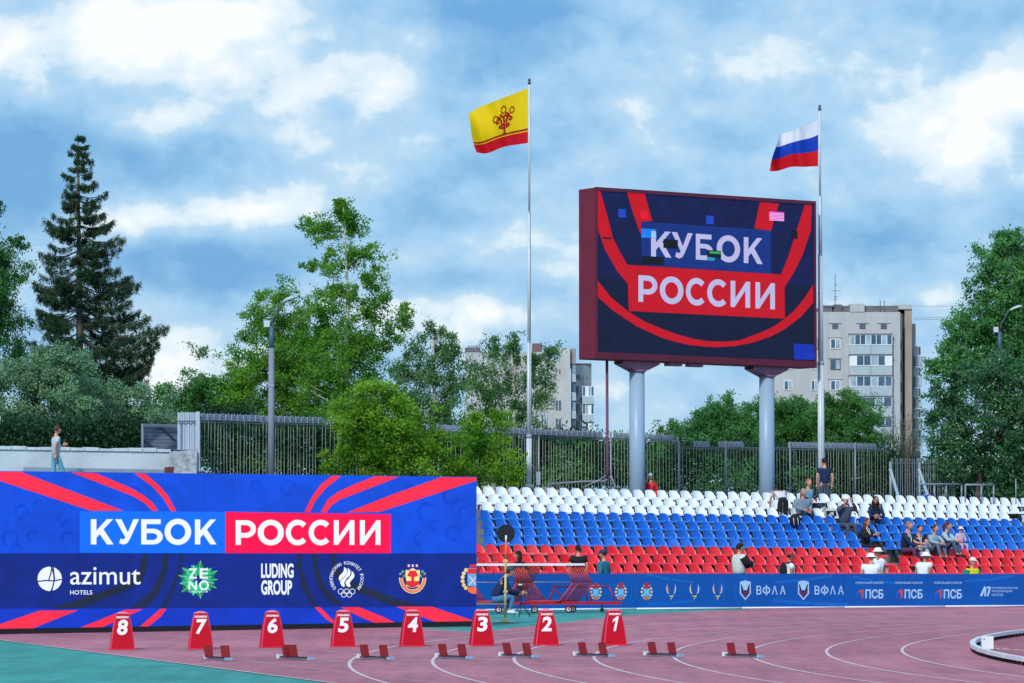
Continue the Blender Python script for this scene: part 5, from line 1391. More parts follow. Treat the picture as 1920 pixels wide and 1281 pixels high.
for i, y in enumerate((724, 758, 789)):
    for px in (1083.5, 1089): bx(tb2, 'narrow_window', M_win, px - 1.5, px + 1.5, y, y + 17, Yb2 + 2.3, .6)
    window(tb2, 1092, 1114, y, y + 19.5, Yb2 + 2.2, panes=4, fw=1.0, white=(2,) if i else (1,))
    bx(tb2, 'balcony_panel', M_loggia, 1092, 1114, y + 19.8, y + 33.6, Yb2 + 2.0, 2)
for px, y in ((1043.5, 691), (1049.5, 693)): bx(tb2, 'small_window', M_win, px - 1, px + 1, y, y + 8, Yb2 + .9 if px < 1046 else Yb2 - .1, .6)
for px, y in ((1044, 751), (1044, 785), (1049.5, 751), (1049.5, 786)): bx(tb2, 'narrow_window', M_win, px - 2, px + 2, y, y + 18, Yb2 + .9 if px < 1046 else Yb2 - .1, .6)
for y in (776,): window(tb2, 1014, 1025, y, y + 22, Yb2 + .8, panes=2, fw=1)
# overhead wires from the right block
for (y0, y1) in ((574, 567), (597, 586), (600, 590)):
    w = thing('overhead_wire', {574: 'upper thin overhead wire leaving the roof of the right block', 597: 'middle thin overhead wire right of the right block', 600: 'lowest thin overhead wire right of the right block'}[y0], 'wire', at(1712, y0, Yb - 2)); q = w.location.copy()
    pts = [at(1712 + (1990 - 1712) * i / 8, y0 + (y1 - y0) * i / 2.6 + 9 * math.sin(math.pi * i / 8) - 3 * i / 8, Yb - 2) - q for i in range(9)]
    m = MB(); m.tube(pts, .022, 4, caps=False); m.build('strand', M_roofd, w)

# ================================================================== TREES
NR = np.random.default_rng(11); LEAFN = []
M_bark = mat('bark_grey', (92, 84, 78), rough=.95, vary=.3, vscale=6)
M_birch = mat('birch_bark', (196, 190, 182), rough=.8, vary=.35, vscale=5, stretch=(1, 1, 3))
def leaf_mesh(name, centers, size, m, parent, droop=0.0, aspect=.55, cards=1):
    """one small four-cornered leaf per centre (bent along its midrib)"""
    n = len(centers)
    d = NR.normal(size=(n, 3)); d[:, 2] -= droop * 2.2; d /= np.linalg.norm(d, axis=1)[:, None]
    r = NR.normal(size=(n, 3)); w = np.cross(d, r); w /= np.linalg.norm(w, axis=1)[:, None] + 1e-9
    sz = size * NR.uniform(.6, 1.3, size=(n, 1))
    a = centers; tip = centers + d * sz; mid = centers + d * sz * .5
    nn = np.cross(d, w)
    l = mid + w * sz * aspect * .5 + nn * sz * .08; q = mid - w * sz * aspect * .5 + nn * sz * .08
    V = np.stack([a, l, tip, q], 1).reshape(-1, 3)
    me = bpy.data.meshes.new(name)
    me.vertices.add(4 * n); me.loops.add(4 * n); me.polygons.add(n)
    me.vertices.foreach_set('co', V.astype(np.float32).ravel())
    me.loops.foreach_set('vertex_index', np.arange(4 * n, dtype=np.int32))
    me.polygons.foreach_set('loop_start', np.arange(0, 4 * n, 4, dtype=np.int32))
    me.polygons.foreach_set('loop_total', np.full(n, 4, dtype=np.int32))
    me.materials.append(m); me.update(calc_edges=True)
    return link(name, me, parent)

def lobe_clumps(lobes, Y, dens, depth=0.75, clump=.5):
    """clump centres filling the lobes (photograph px ellipses at depth Y), denser to their outside"""
    out = []
    sc = Y / F
    for lb in lobes:
        cx, cy, rx, ry = lb[:4]
        if len(lb) > 4 and lb[4] is not None: dy = lb[4]
        else: dy = 0
        c = at(cx, cy, Y + dy); RX, RZ = rx * sc, ry * sc; RY = max(RX, RZ) * depth
        vol = RX * RY * RZ * 4.2
        n = max(5, int(dens * 2.7 * vol ** .72))
        for _ in range(n):
            v = NR.normal(size=3); v /= np.linalg.norm(v); rr = NR.uniform(.35, 1.0) ** .6
            p = np.array([c.x + v[0] * RX * rr, c.y + v[1] * RY * rr, c.z + v[2] * RZ * rr])
            p += NR.normal(size=3) * min(.12, RX * .15)
            out.append(np.append(p, min(1.0, .35 + min(RX, RZ) / 1.1)))
    return np.array(out)

def tree(name, label, Y, lobes, trunk_px, leafm, bark, dens=2.2, leaf=.13, per=85, clump=.42, droop=0.0, group=None, trunk_r=.16, cat='tree', base_z=2.4, limbs=26, blossom=None, depth=.75, flat=.8, strands=0):
    tx, ttop = trunk_px
    b = at(tx[0], 900, Y); root = thing(name, label, cat, (b.x, b.y, base_z), group=group); l = np.array(root.location)
    cl4 = lobe_clumps(lobes, Y, dens, depth); cl = cl4[:, :3] - l; csz = cl4[:, 3]
    pts = []
    for c, cs in zip(cl, csz):
        k = int(per * 2.9 * cs * NR.uniform(.5, 1.5)); s = cs * .9 * clump * NR.uniform(.55, 1.35)
        q = NR.normal(size=(k, 3)) * s * np.array([.5, .5, .5 * flat]) ; 
        if droop: q[:, 2] -= np.abs(NR.normal(size=k)) * s * droop
        # leave hollows: leaves gather on a few twigs inside each clump
        tw = NR.normal(size=(5, 3)) * s * .55; pick = NR.integers(0, 5, k)
        q = q * .62 + tw[pick] * np.array([1, 1, .8])
        pts.append(c + q)
    if strands:
        for c in cl[NR.choice(len(cl), min(len(cl), strands), replace=False)]:
            L = NR.uniform(.5, 1.5); k = int(26 * L); t_ = NR.uniform(0, 1, k)[:, None]
            pts.append(c + np.array([NR.uniform(-.2, .2), NR.uniform(-.2, .2), -L]) * t_ + NR.normal(size=(k, 3)) * .045)
    P = np.concatenate(pts)
    leaf_mesh('crown', P, leaf * .80, leafm, root, droop); LEAFN.append(len(P))
    # trunk and limbs reach into the clumps
    top = np.array(at(tx[1], ttop, Y)) - l
    mb = MB(); n = 9; path = []
    for i in range(n):
        f = i / (n - 1); path.append(Vector((top[0] * f + .12 * math.sin(f * 5 + Y), top[1] * f + .1 * math.cos(f * 4), top[2] * f)))
    rad = [trunk_r * (1 - .88 * (i / (n - 1))) for i in range(n)]
    mb.tube(path, rad, 8); mb.build('trunk', bark, root)
    mb = MB()
    idx = NR.choice(len(cl), min(limbs, len(cl)), replace=False)
    for i in idx:
        c = Vector(cl[i]); hz = max(.5, min(c.z - .25 * math.hypot(c.x, c.y) - .3, top[2] * .93)); f = hz / top[2] * (n - 1); j = min(n - 2, int(f)); s = path[j].lerp(path[j + 1], f - j)
        r0 = rad[j] * .30; m_ = s.lerp(c, .5) + Vector((0, 0, .12 * (c - s).length * (-.3 if droop else .6)))
        mb.tube([s, m_, c], [r0, r0 * .6, .012], 5, caps=False)
    mb.build('limbs', bark, root, kind='stuff')
    if blossom:
        sel = P[NR.choice(len(P), int(len(P) * blossom[1]), replace=False)]
        pp = []
        for c in sel: pp.append(c + NR.normal(size=(7, 3)) * np.array([.07, .07, .03]))
        leaf_mesh('blossom', np.concatenate(pp), .05, blossom[0], root, 0, .9)
    return root

L_sil = mat_leaf('leaf_silver', (76, 122, 88), (148, 188, 144), .35)
L_dk = mat_leaf('leaf_dark', (34, 90, 42), (76, 140, 66), .35)
L_birch = mat_leaf('leaf_birch', (58, 126, 34), (134, 190, 70), .5)
L_birch2 = mat_leaf('leaf_birch_cool', (52, 108, 58), (112, 160, 96), .45)
L_bri = mat_leaf('leaf_bright', (62, 130, 24), (156, 202, 66), .5)
L_mid = mat_leaf('leaf_mid', (42, 108, 42), (104, 162, 82), .45)
L_cool = mat_leaf('leaf_cool', (44, 116, 54), (114, 176, 102), .45)
L_vib = mat_leaf('leaf_viburnum', (34, 90, 52), (92, 146, 98), .35)
L_hedge = mat_leaf('leaf_hedge', (14, 46, 28), (42, 86, 48), .25)
M_blo = mat('blossom_cream', (196, 214, 190), rough=.8)
M_needle = mat_leaf('needles', (20, 50, 38), (54, 92, 52), .15, 1.2)
M_cone = mat('spruce_cones', (92, 62, 50), rough=.8, vary=.2)

# --- spruce
Ys = 150.0
b = at(146, 900, Ys); sp = thing('spruce_tree', 'tall dark spruce with drooping boughs and brown cones near its top', 'tree', (b.x, b.y, 2.4)); l = sp.location.copy()
topz = at(141, 250, Ys).z - l.z; sc = Ys / F
mb = MB(); mb.tube([(0, 0, 0), (.03, 0, topz * .5), (-.1, 0, topz)], [.26, .15, .02], 9); mb.build('trunk', M_bark, sp)
prof = [(252, 3, 3), (262, 9, 12), (285, 22, 22), (300, 14, 24), (318, 30, 20), (335, 34, 28), (350, 24, 56), (368, 42, 38), (385, 34, 34), (405, 68, 66), (425, 64, 60), (440, 40, 84), (452, 60, 90), (470, 74, 40), (490, 60, 60), (505, 70, 84), (520, 82, 112), (540, 84, 128), (560, 64, 90), (580, 88, 110), (600, 98, 150), (618, 30, 176), (632, 88, 172), (648, 100, 140), (670, 60, 150), (690, 96, 130), (712, 80, 118), (740, 60, 80)]
pts = []; cones = []; br = MB()
y = 256.0
while y < 760:
    rl = np.interp(y, [p[0] for p in prof], [p[1] for p in prof]); rr_ = np.interp(y, [p[0] for p in prof], [p[2] for p in prof])
    z0 = at(146, y, Ys).z - l.z
    nb = int(3 + (y - 250) / 110)
    for q in range(nb + 2):
        a = NR.uniform(0, 2 * math.pi) if q > 1 else (0.15 if q == 0 else math.pi - .15) + NR.normal() * .25
        R = (rr_ if math.cos(a) > 0 else rl) * sc * NR.uniform(.82, 1.12)
        if abs(math.cos(a)) < .75: R = (rr_ + rl) / 2 * sc * NR.uniform(.6, 1.0)
        if R < .08: continue
        f = np.linspace(0, 1, 10); drp = .16 * R
        rise = R * (.28 if y < 420 else .05)
        bp = np.stack([math.cos(a) * R * f, math.sin(a) * R * f, z0 + rise * f - drp * np.sin(f * math.pi * .8) * 1.3 + (R * .10) * f ** 3 + (0.02 * (y > 560)) * R - rise], 1)
        bp[:, 2] += .05 * R * (1 - f)
        br.tube([Vector(v) for v in bp[::3]], [.035 * min(1, R / 2.5) + .01, .022, .014, .006], 4, caps=False)
        nseg = int(max(7, R * 17))
        for _ in range(nseg):
            t_ = NR.uniform(.12 if y < 400 else .22, 1) ** .8; c = np.array([np.interp(t_, f, bp[:, i]) for i in range(3)])
            side = np.array([-math.sin(a), math.cos(a), 0]) * NR.normal() * (.13 + .22 * R / 3 * math.sin(t_ * math.pi * .9))
            hang = NR.uniform(.10, .42) * min(1, .3 + R / 3)
            k = 34; u_ = NR.uniform(0, 1, (k, 1))
            pts.append(c + side * u_ ** .5 + np.array([0, 0, -hang]) * u_ + NR.normal(size=(k, 3)) * .035)
            if y < 470 and NR.uniform() < .06: cones.append(c + side * .8 + np.array([0, 0, -.12]))
            elif NR.uniform() < .008: cones.append(c + side * .8 + np.array([0, 0, -.12]))
    y += NR.uniform(11, 18)
leaf_mesh('needle_boughs', np.concatenate(pts), .10, M_needle, sp, .6, .26)
br.build('boughs', M_bark, sp, kind='stuff')
cn = []
mb = MB()
for c in cones: mb.tube([Vector(c), Vector(c) - Vector((0, 0, .16))], [.035, .022], 5)
mb.build('cones', M_cone, sp, kind='stuff')

T = tree
T('tree', 'lacy dark birch cut by the left edge of the picture', 138, [(14, 462, 38, 20), (40, 448, 22, 12), (4, 500, 34, 40), (34, 500, 22, 26), (8, 560, 44, 34), (22, 610, 36, 26), (0, 650, 60, 40), (-40, 540, 60, 120), (-2, 385, 8, 10)], ((-30, -25), 420), L_dk, M_birch, dens=2.6, leaf=.13, per=75, droop=.7, strands=70)
T('tree', 'grey-green willow-like bush beneath the spruce, left of the cabin', 110, [(60, 690, 46, 30), (30, 740, 70, 50), (110, 700, 60, 40), (100, 770, 80, 60), (20, 810, 70, 50), (80, 830, 90, 40), (140, 668, 28, 20)], ((60, 70), 690), L_sil, M_bark, dens=4.2, leaf=.115, per=110, clump=.40)
T('tree', 'grey-green bush right of the spruce trunk, behind the wooden cabin', 112, [(185, 745, 50, 44), (210, 790, 60, 50), (160, 810, 70, 50), (235, 760, 34, 30), (262, 745, 24, 20), (290, 790, 40, 40), (245, 830, 60, 40)], ((200, 200), 740), L_sil, M_bark, dens=4.2, leaf=.115, per=105, clump=.40)
T('tree', 'rounded mid-green tree right of the spruce, behind the corrugated pillar', 128, [(372, 705, 46, 28), (340, 735, 40, 30), (400, 740, 50, 40), (430, 720, 30, 26), (310, 760, 34, 30), (370, 790, 80, 40), (290, 752, 22, 22)], ((370, 372), 700), L_mid, M_bark, dens=4.4, leaf=.12, per=95)
T('tree', 'broad green birch left of the tall one, behind the street lamp', 126, [(526, 548, 34, 24), (505, 580, 36, 34), (548, 590, 44, 40), (482, 640, 42, 40), (530, 660, 60, 50), (455, 690, 36, 34), (500, 720, 70, 50), (570, 720, 60, 50), (440, 740, 44, 40), (480, 780, 70, 40), (560, 770, 60, 40), (580, 660, 44, 44)], ((530, 528), 548), L_birch, M_bark, dens=3.4, leaf=.12, per=90, droop=.25, strands=40)
T('tree', 'tallest birch, narrow-topped and airy with white stem, left of centre', 124, [(639, 376, 4, 6), (641, 388, 8, 10), (645, 400, 12, 10), (648, 400, 16, 18), (655, 412, 20, 14), (630, 425, 20, 20), (665, 425, 26, 22), (580, 422, 20, 16), (600, 446, 24, 18), (640, 465, 44, 26), (690, 470, 30, 28), (620, 505, 42, 24), (580, 496, 14, 9), (700, 515, 36, 26), (655, 545, 44, 24), (710, 560, 34, 30), (615, 560, 40, 34), (755, 582, 14, 18), (740, 610, 28, 30), (690, 620, 46, 34), (630, 625, 46, 36), (660, 680, 66, 40), (600, 650, 44, 40), (690, 660, 50, 40), (620, 600, 40, 34), (680, 590, 40, 30), (610, 720, 56, 50), (700, 700, 34, 30), (650, 760, 70, 40)], ((648, 645), 385), L_birch, M_birch, dens=3.0, leaf=.12, per=84, droop=.2, trunk_r=.15, limbs=26, strands=40)
T('tree', 'cooler green weeping birch right of the tallest one', 136, [(790, 618, 30, 20), (830, 625, 24, 20), (770, 650, 30, 24), (815, 660, 46, 30), (848, 665, 16, 20), (770, 700, 34, 30), (820, 710, 46, 34), (858, 725, 18, 30), (800, 760, 56, 40), (850, 780, 34, 40), (760, 750, 40, 30)], ((812, 808), 620), L_birch2, M_birch, dens=2.9, leaf=.12, per=74, droop=.6, strands=90, limbs=40)
T('tree', 'weeping birch in front of the left apartment block, behind the flagpole', 130, [(935, 648, 26, 20), (965, 640, 18, 16), (905, 680, 26, 26), (945, 690, 40, 34), (985, 665, 20, 22), (900, 730, 34, 34), (950, 740, 44, 36), (1010, 675, 16, 14), (1036, 650, 9, 20), (1000, 700, 28, 22), (1028, 720, 22, 22), (1005, 745, 28, 24), (985, 780, 32, 26), (930, 790, 44, 30)], ((960, 957), 650), L_birch2, M_birch, dens=2.9, leaf=.12, per=74, droop=.6, strands=90, limbs=44)
T('shrub', 'large bright yellow-green maple bush behind the LED wall', 101, [(690, 735, 44, 28), (660, 760, 34, 30), (735, 745, 34, 28), (650, 800, 34, 44), (700, 800, 52, 50), (750, 790, 46, 44), (650, 850, 30, 44), (700, 860, 54, 44), (760, 850, 56, 50), (800, 820, 30, 34), (815, 865, 30, 34), (622, 870, 16, 24)], ((700, 705), 740), L_bri, M_bark, dens=4.4, leaf=.125, per=95, clump=.42, cat='shrub', base_z=2.35, trunk_r=.07)
T('shrub', 'smaller bright green maple bush just left of the tall flagpole', 102, [(890, 790, 34, 24), (930, 782, 16, 14), (870, 830, 34, 36), (915, 830, 40, 40), (890, 875, 50, 36), (945, 870, 28, 34), (850, 880, 20, 26), (965, 888, 16, 20)], ((900, 900), 790), L_bri, M_bark, dens=4.2, leaf=.12, per=95, clump=.40, cat='shrub', base_z=2.35, trunk_r=.06)
T('tree', 'small round treetop left of the grove between the screen pillars', 150, [(1255, 800, 18, 16), (1268, 812, 16, 16), (1245, 822, 20, 16), (1258, 850, 26, 24)], ((1256, 1256), 795), L_cool, M_bark, dens=3.4, leaf=.13, per=80)
T('tree', 'dark green rounded tree between the two screen pillars', 145, [(1350, 772, 32, 20), (1320, 795, 34, 26), (1380, 785, 38, 28), (1300, 812, 30, 26), (1350, 815, 60, 36), (1410, 800, 34, 40), (1330, 850, 70, 30), (1400, 850, 60, 40)], ((1355, 1352), 770), L_cool, M_bark, dens=5.0, leaf=.125, per=100)
T('tree', 'green tree right of the second pillar under the apartment block', 142, [(1430, 762, 24, 16), (1470, 765, 40, 24), (1500, 785, 44, 34), (1455, 800, 40, 36), (1520, 820, 50, 30), (1470, 850, 60, 36)], ((1475, 1472), 760), L_mid, M_bark, dens=4.8, leaf=.125, per=100)
T('tree', 'green tree right of the second flagpole in front of the apartment block', 140, [(1580, 752, 30, 18), (1560, 780, 44, 34), (1615, 775, 34, 28), (1630, 810, 28, 28), (1580, 820, 56, 34), (1590, 860, 60, 30)], ((1590, 1588), 755), L_mid, M_bark, dens=4.8, leaf=.125, per=100)
T('tree', 'huge green tree rising at the right edge of the picture', 122, [(1872, 452, 34, 20), (1900, 470, 34, 34), (1850, 485, 30, 26), (1880, 520, 46, 34), (1842, 530, 22, 20), (1870, 570, 44, 30), (1835, 590, 34, 24), (1815, 610, 36, 22), (1860, 630, 56, 34), (1800, 640, 34, 26), (1920, 560, 40, 60), (1780, 680, 34, 30), (1830, 690, 60, 40), (1900, 660, 50, 50), (1965, 520, 60, 90), (1940, 650, 60, 60), (1900, 445, 14, 10)], ((1900, 1880), 460), L_cool, M_bark, dens=4.0, leaf=.14, per=100, limbs=50, trunk_r=.25)
T('shrub', 'dark viburnum bush dotted with pale flower heads at the right edge', 117, [(1775, 735, 34, 36), (1830, 730, 46, 44), (1885, 720, 50, 50), (1770, 800, 34, 44), (1820, 810, 60, 54), (1890, 800, 60, 60), (1800, 870, 50, 46), (1870, 880, 60, 50), (1935, 780, 50, 90), (1760, 770, 22, 30), (1920, 890, 40, 50)], ((1840, 1840), 740), L_vib, M_bark, dens=4.0, leaf=.13, per=95, clump=.42, cat='shrub', blossom=(M_blo, .012))
# thin bare-twigged shrub by the gate
b = at(1685, 900, 125); bs = thing('bare_shrub', 'sparse grey-brown twiggy shrub beside the steel fence', 'shrub', (b.x, b.y, 2.4)); l = bs.location
mb = MB(); tips = []
for i in range(75):
    px = NR.uniform(1655, 1732); top = at(px, NR.uniform(765, 850), 125 + NR.uniform(-1, 1)) - l; s = Vector(((px - 1690) * .009 * NR.uniform(.2, 1), NR.uniform(-.4, .4), 0)); 
    m_ = s.lerp(top, .5) + Vector((NR.uniform(-.15, .15), 0, 0)); mb.tube([s, m_, top], [.016, .010, .003], 3, caps=False)
    for q in range(5):
        f = NR.uniform(.4, .95); c = m_.lerp(top, (f - .4) / .6); e = c + Vector((NR.uniform(-.25, .25), NR.uniform(-.2, .2), NR.uniform(.1, .4))); mb.tube([c, e], [.006, .002], 3, caps=False)
        for _ in range(4): tips.append(np.array(e) + NR.normal(size=3) * .1)
mb.build('twigs', mat('twig_brown', (112, 102, 98), rough=.9), bs)
leaf_mesh('sparse_leaves', np.array(tips), .07, L_vib, bs)
def massfol(name, label, boxes, Y, leafm, n, leaf, kind='stuff'):
    P = []
    for (x0, x1, y0, y1, yd) in boxes:
        k = int(n * (x1 - x0) * (y1 - y0)); cx = NR.uniform(x0, x1, k // 30 + 1); cy = y1 - (y1 - y0) * NR.uniform(0, 1, k // 30 + 1) ** .9; cd = NR.uniform(-1.2, 1.2, k // 30 + 1)
        for a_, b_, c_ in zip(cx, cy, cd):
            a_ += 0; c = np.array(at(a_, b_, Y + yd + c_)); s = NR.uniform(.15, .42); P.append(c + NR.normal(size=(30, 3)) * s * np.array([1, 1, .8]) * .6)
    return tag(leaf_mesh(name, np.concatenate(P), leaf, leafm, None), label, 'undergrowth', kind=kind)
massfol('undergrowth', 'dark shrubbery massed behind the left iron fence', [(372, 640, 792, 900, 0), (380, 480, 770, 800, 3), (600, 960, 800, 900, 5)], 112, L_hedge, .75, .12)
massfol('undergrowth', 'dark shrubbery massed behind the long iron fence under the big screen', [(940, 1130, 822, 915, 0), (1130, 1240, 830, 915, 2), (1230, 1470, 835, 925, 3), (1450, 1680, 845, 935, 5), (1660, 1800, 870, 940, 7), (1780, 1960, 860, 950, 6), (985, 1110, 812, 850, 1)], 119, L_hedge, .85, .12)
massfol('undergrowth', 'lighter leafy shrubs showing through the iron fence', [(1040, 1100, 830, 905, 0), (1150, 1175, 820, 900, 0), (1215, 1262, 825, 915, 1), (1300, 1420, 860, 930, 2), (1480, 1560, 880, 930, 4), (440, 540, 860, 900, -5), (1000, 1040, 880, 915, 0)], 116.5, L_mid, .14, .10)
massfol('undergrowth', 'dark hedge behind the white plaster wall', [(-30, 270, 790, 850, 0)], 103, L_hedge, .8, .12)

print('LEAVES', sum(LEAFN))

# ================================================================== PEOPLE
SKIN = mat('skin', (206, 150, 128), rough=.6, vary=.05, vscale=6)
SKIN2 = mat('skin_tanned', (176, 118, 96), rough=.6)
EYE = mat('eye_dark', (40, 30, 30), rough=.4)
def cl(name, c, **k): return mat('cloth_' + name, c, rough=.85, vary=.08, vscale=9, **k)
def skin_mesh(verts, edges, name, m, parent, sub=1):
    """a tapered surface grown over a skeleton; verts: (co, rx, ry)"""
    me = bpy.data.meshes.new(name); me.from_pydata([v[0] for v in verts], edges, [])
    o = bpy.data.objects.new(name, me); COL.objects.link(o)
    md = o.modifiers.new('s', 'SKIN'); md.branch_smoothing = .4; md.use_smooth_shade = True
    if not me.skin_vertices: bpy.context.view_layer.objects.active = o
    lay = me.skin_vertices[0] if me.skin_vertices else None
    if lay is None: return None
    for i, v in enumerate(verts): lay.data[i].radius = (v[1], v[2]); lay.data[i].use_root = (i == 0)
    s = o.modifiers.new('u', 'SUBSURF'); s.levels = sub; s.render_levels = sub
    dg = bpy.context.evaluated_depsgraph_get(); dg.update()
    nm = bpy.data.meshes.new_from_object(o.evaluated_get(dg)); nm.name = name
    bpy.data.objects.remove(o); bpy.data.meshes.remove(me)
    nm.materials.clear(); nm.materials.append(m)
    for p in nm.polygons: p.use_smooth = True
    return nm

def add_mesh_into(mb, me, mi=0):
    b = len(mb.v); mb.v += [tuple(v.co) for v in me.vertices]
    for p in me.polygons: mb.face([b + i for i in p.vertices], mi, True)

def chain(pts, radii):
    return [(tuple(p), r, r) if isinstance(r, (int, float)) else (tuple(p), r[0], r[1]) for p, r in zip(pts, radii)]

POSES = {
 'stand': dict(pelvis=(0, 0, .96), chest=(0, .01, 1.28), neck=(0, -.01, 1.49), head=(0, .03, 1.63), el=(-.25, -.03, 1.17), wl=(-.24, .05, .92), er=(.25, -.03, 1.17), wr=(.24, .05, .92), kl=(-.11, .03, .51), al=(-.12, -.02, .09), kr=(.11, .03, .51), ar=(.12, -.02, .09)),
 'walk': dict(pelvis=(0, 0, .95), chest=(0, .02, 1.27), neck=(0, .0, 1.48), head=(0, .05, 1.62), el=(-.24, .06, 1.17), wl=(-.22, .24, 1.0), er=(.25, -.12, 1.18), wr=(.24, -.10, .93), kl=(-.10, -.02, .50), al=(-.10, -.28, .16), kr=(.10, .16, .53), ar=(.10, .22, .10)),
 'sit': dict(pelvis=(0, 0, .56), chest=(0, .04, .88), neck=(0, .05, 1.10), head=(0, .10, 1.24), el=(-.25, .06, .80), wl=(-.12, .30, .72), er=(.25, .06, .80), wr=(.12, .30, .72), kl=(-.13, .42, .54), al=(-.13, .44, .10), kr=(.13, .42, .54), ar=(.13, .44, .10)),
 'sitlean': dict(pelvis=(0, 0, .56), chest=(0, .16, .85), neck=(0, .27, 1.04), head=(0, .36, 1.16), el=(-.22, .34, .72), wl=(-.08, .52, .66), er=(.22, .34, .72), wr=(.08, .52, .66), kl=(-.13, .42, .56), al=(-.13, .46, .10), kr=(.13, .42, .56), ar=(.13, .46, .10)),
 'hug': dict(pelvis=(0, 0, .42), chest=(0, .08, .74), neck=(0, .13, .95), head=(0, .19, 1.09), el=(-.22, .26, .70), wl=(-.06, .46, .66), er=(.22, .26, .70), wr=(.06, .46, .66), kl=(-.11, .38, .66), al=(-.11, .52, .26), kr=(.11, .38, .66), ar=(.11, .52, .26)),
 'bend': dict(pelvis=(0, 0, .92), chest=(0, .26, 1.12), neck=(0, .44, 1.16), head=(0, .57, 1.13), el=(-.24, .44, .88), wl=(-.2, .56, .68), er=(.24, .44, .88), wr=(.2, .56, .68), kl=(-.1, .05, .49), al=(-.1, -.03, .09), kr=(.1, .05, .49), ar=(.1, -.03, .09)),
}
def person(label, loc, face, pose, shirt, trousers, hair=None, hat=None, shoes=(40, 40, 46), sleeves='short', scale=1.0, bulk=1.0, long_hair=False, glasses=False, headturn=(0, 0), mod=None, skirt=False, extra=None, shorts=False, skin=None, ponytail=False, hairlen=.0, sleeve_col=None):
    J = dict(POSES[pose]); 
    if mod: J.update(mod)
    J = {k: Vector(v) for k, v in J.items()}
    sk = skin or SKIN
    t = thing('person', label, 'person', loc, math.radians(face)); t.scale = (scale,) * 3
    pe, ch, ne, hd = J['pelvis'], J['chest'], J['neck'], J['head']
    up = (ne - pe).normalized(); fwd = Vector((0, 1, 0)); sd = Vector((1, 0, 0))
    shl, shr = ch.lerp(ne, .62) - sd * .175 * bulk, ch.lerp(ne, .62) + sd * .175 * bulk
    hl, hr = pe - sd * .095 - Vector((0, 0, .03)), pe + sd * .095 - Vector((0, 0, .03))
    spine = pe.lerp(ch, .5)
    hdir = Vector((math.sin(math.radians(headturn[0])), math.cos(math.radians(headturn[0])), math.sin(math.radians(headturn[1])))).normalized()
    # --- body (whole figure)
    def toe(a, k):
        d = (a - k); f = Vector((0, 1, 0)); return a + f * .15 + Vector((0, 0, -.05))
    V = chain([pe, spine, ch, ne, ne.lerp(hd, .45)], [(.095, .075), (.10, .08), (.13, .09), .055, .055])
    E = [(0, 1), (1, 2), (2, 3), (3, 4)]
    def limb(root, pts, radii):
        b = len(V); V.extend(chain(pts, radii)); E.append((root, b)); E.extend((b + i, b + i + 1) for i in range(len(pts) - 1))
    limb(2, [shl, J['el'], J['wl']], [.055, .040, .028]); limb(2, [shr, J['er'], J['wr']], [.055, .040, .028])
    limb(0, [hl, J['kl'], J['al'], toe(J['al'], J['kl'])], [.070, .050, .038, .035]); limb(0, [hr, J['kr'], J['ar'], toe(J['ar'], J['kr'])], [.070, .050, .038, .035])
    me = skin_mesh(V, E, 'body', sk, t)
    mb = MB(); add_mesh_into(mb, me)
    # head with face
    Rz = Matrix.Rotation(-math.radians(headturn[0]), 3, 'Z')
    n0 = len(mb.v); mb.ball((0, 0, 0), (.076, .095, .118), 14, 10)
    for i in range(n0, len(mb.v)):
        x, y, z = mb.v[i]
        if z < -.02: x *= 1 - .28 * (-z / .118); y *= 1 - .12 * (-z / .118)
        if y > .05 and z < .0: y += .004
        mb.v[i] = tuple(hd + Rz @ Vector((x, y, z)))
    def hp(x, y, z): return hd + Rz @ Vector((x, y, z))
    mb.tube([hp(0, .088, .02), hp(0, .112, -.018), hp(0, .096, -.03)], [.008, .015, .012], 6)
    for s in (-1, 1): mb.ball(hp(s * .079, 0, -.005), (.012, .022, .032), 6, 4)
    for s in (-1, 1): mb.ball(hp(s * .03, .088, .018), (.012, .006, .007), 6, 4, m=1)
    mb.tube([hp(-.024, .086, -.055), hp(0, .092, -.056), hp(.024, .086, -.055)], .0055, 4, m=2)
    # hands: palm and five fingers each
    for w, e, s in ((J['wl'], J['el'], -1), (J['wr'], J['er'], 1)):
        d = (w - e).normalized(); nrm = d.cross(Vector((0, 0, 1))) if abs(d.z) < .9 else Vector((s, 0, 0)) * -1; nrm = (nrm - d * nrm.dot(d)).normalized(); b = d.cross(nrm)
        mb.tube([w - d * .01, w + d * .035, w + d * .085], [.026, .034, .034], 8)
        for q, (off, ln) in enumerate(((-.027, .058), (-.010, .070), (.010, .066), (.026, .050))):
            p0 = w + d * .08 + b * off; p1 = p0 + d * ln * .55 + nrm * .006; p2 = p1 + d * ln * .4 + nrm * .02
            mb.tube([p0, p1, p2], [.0085, .008, .0065], 5)
        p0 = w + d * .03 - b * .03; mb.tube([p0, p0 + d * .035 - b * .02, p0 + d * .065 - b * .02], [.011, .010, .008], 5)
    mb.build('body', [sk, EYE, mat('lips', (160, 84, 80), rough=.6)], t)
    # --- shirt
    g = 1.14 * bulk
    V = chain([pe - up * (.06 if pose in ('stand', 'walk') else .0), spine, ch, ch.lerp(ne, .72)], [(.165 * g, .125 * g), (.148 * g, .118 * g), (.158 * g, .12 * g), (.085, .075)]); E = [(0, 1), (1, 2), (2, 3)]
    V = [((v[0][0], v[0][1], v[0][2]), v[1], v[2]) for v in V]
    if sleeves in ('short', 'long', 'none'):
        for sh, el, wr in ((shl, J['el'], J['wl']), (shr, J['er'], J['wr'])):
            if sleeves == 'short': limb(2, [sh, sh.lerp(el, .62)], [.074 * bulk, .066 * bulk])
            elif sleeves == 'long': limb(2, [sh, el, el.lerp(wr, .9)], [.072 * bulk, .055 * bulk, .042 * bulk])
            else: limb(2, [sh], [.06])
    me = skin_mesh(V, E, 'shirt', shirt, t)
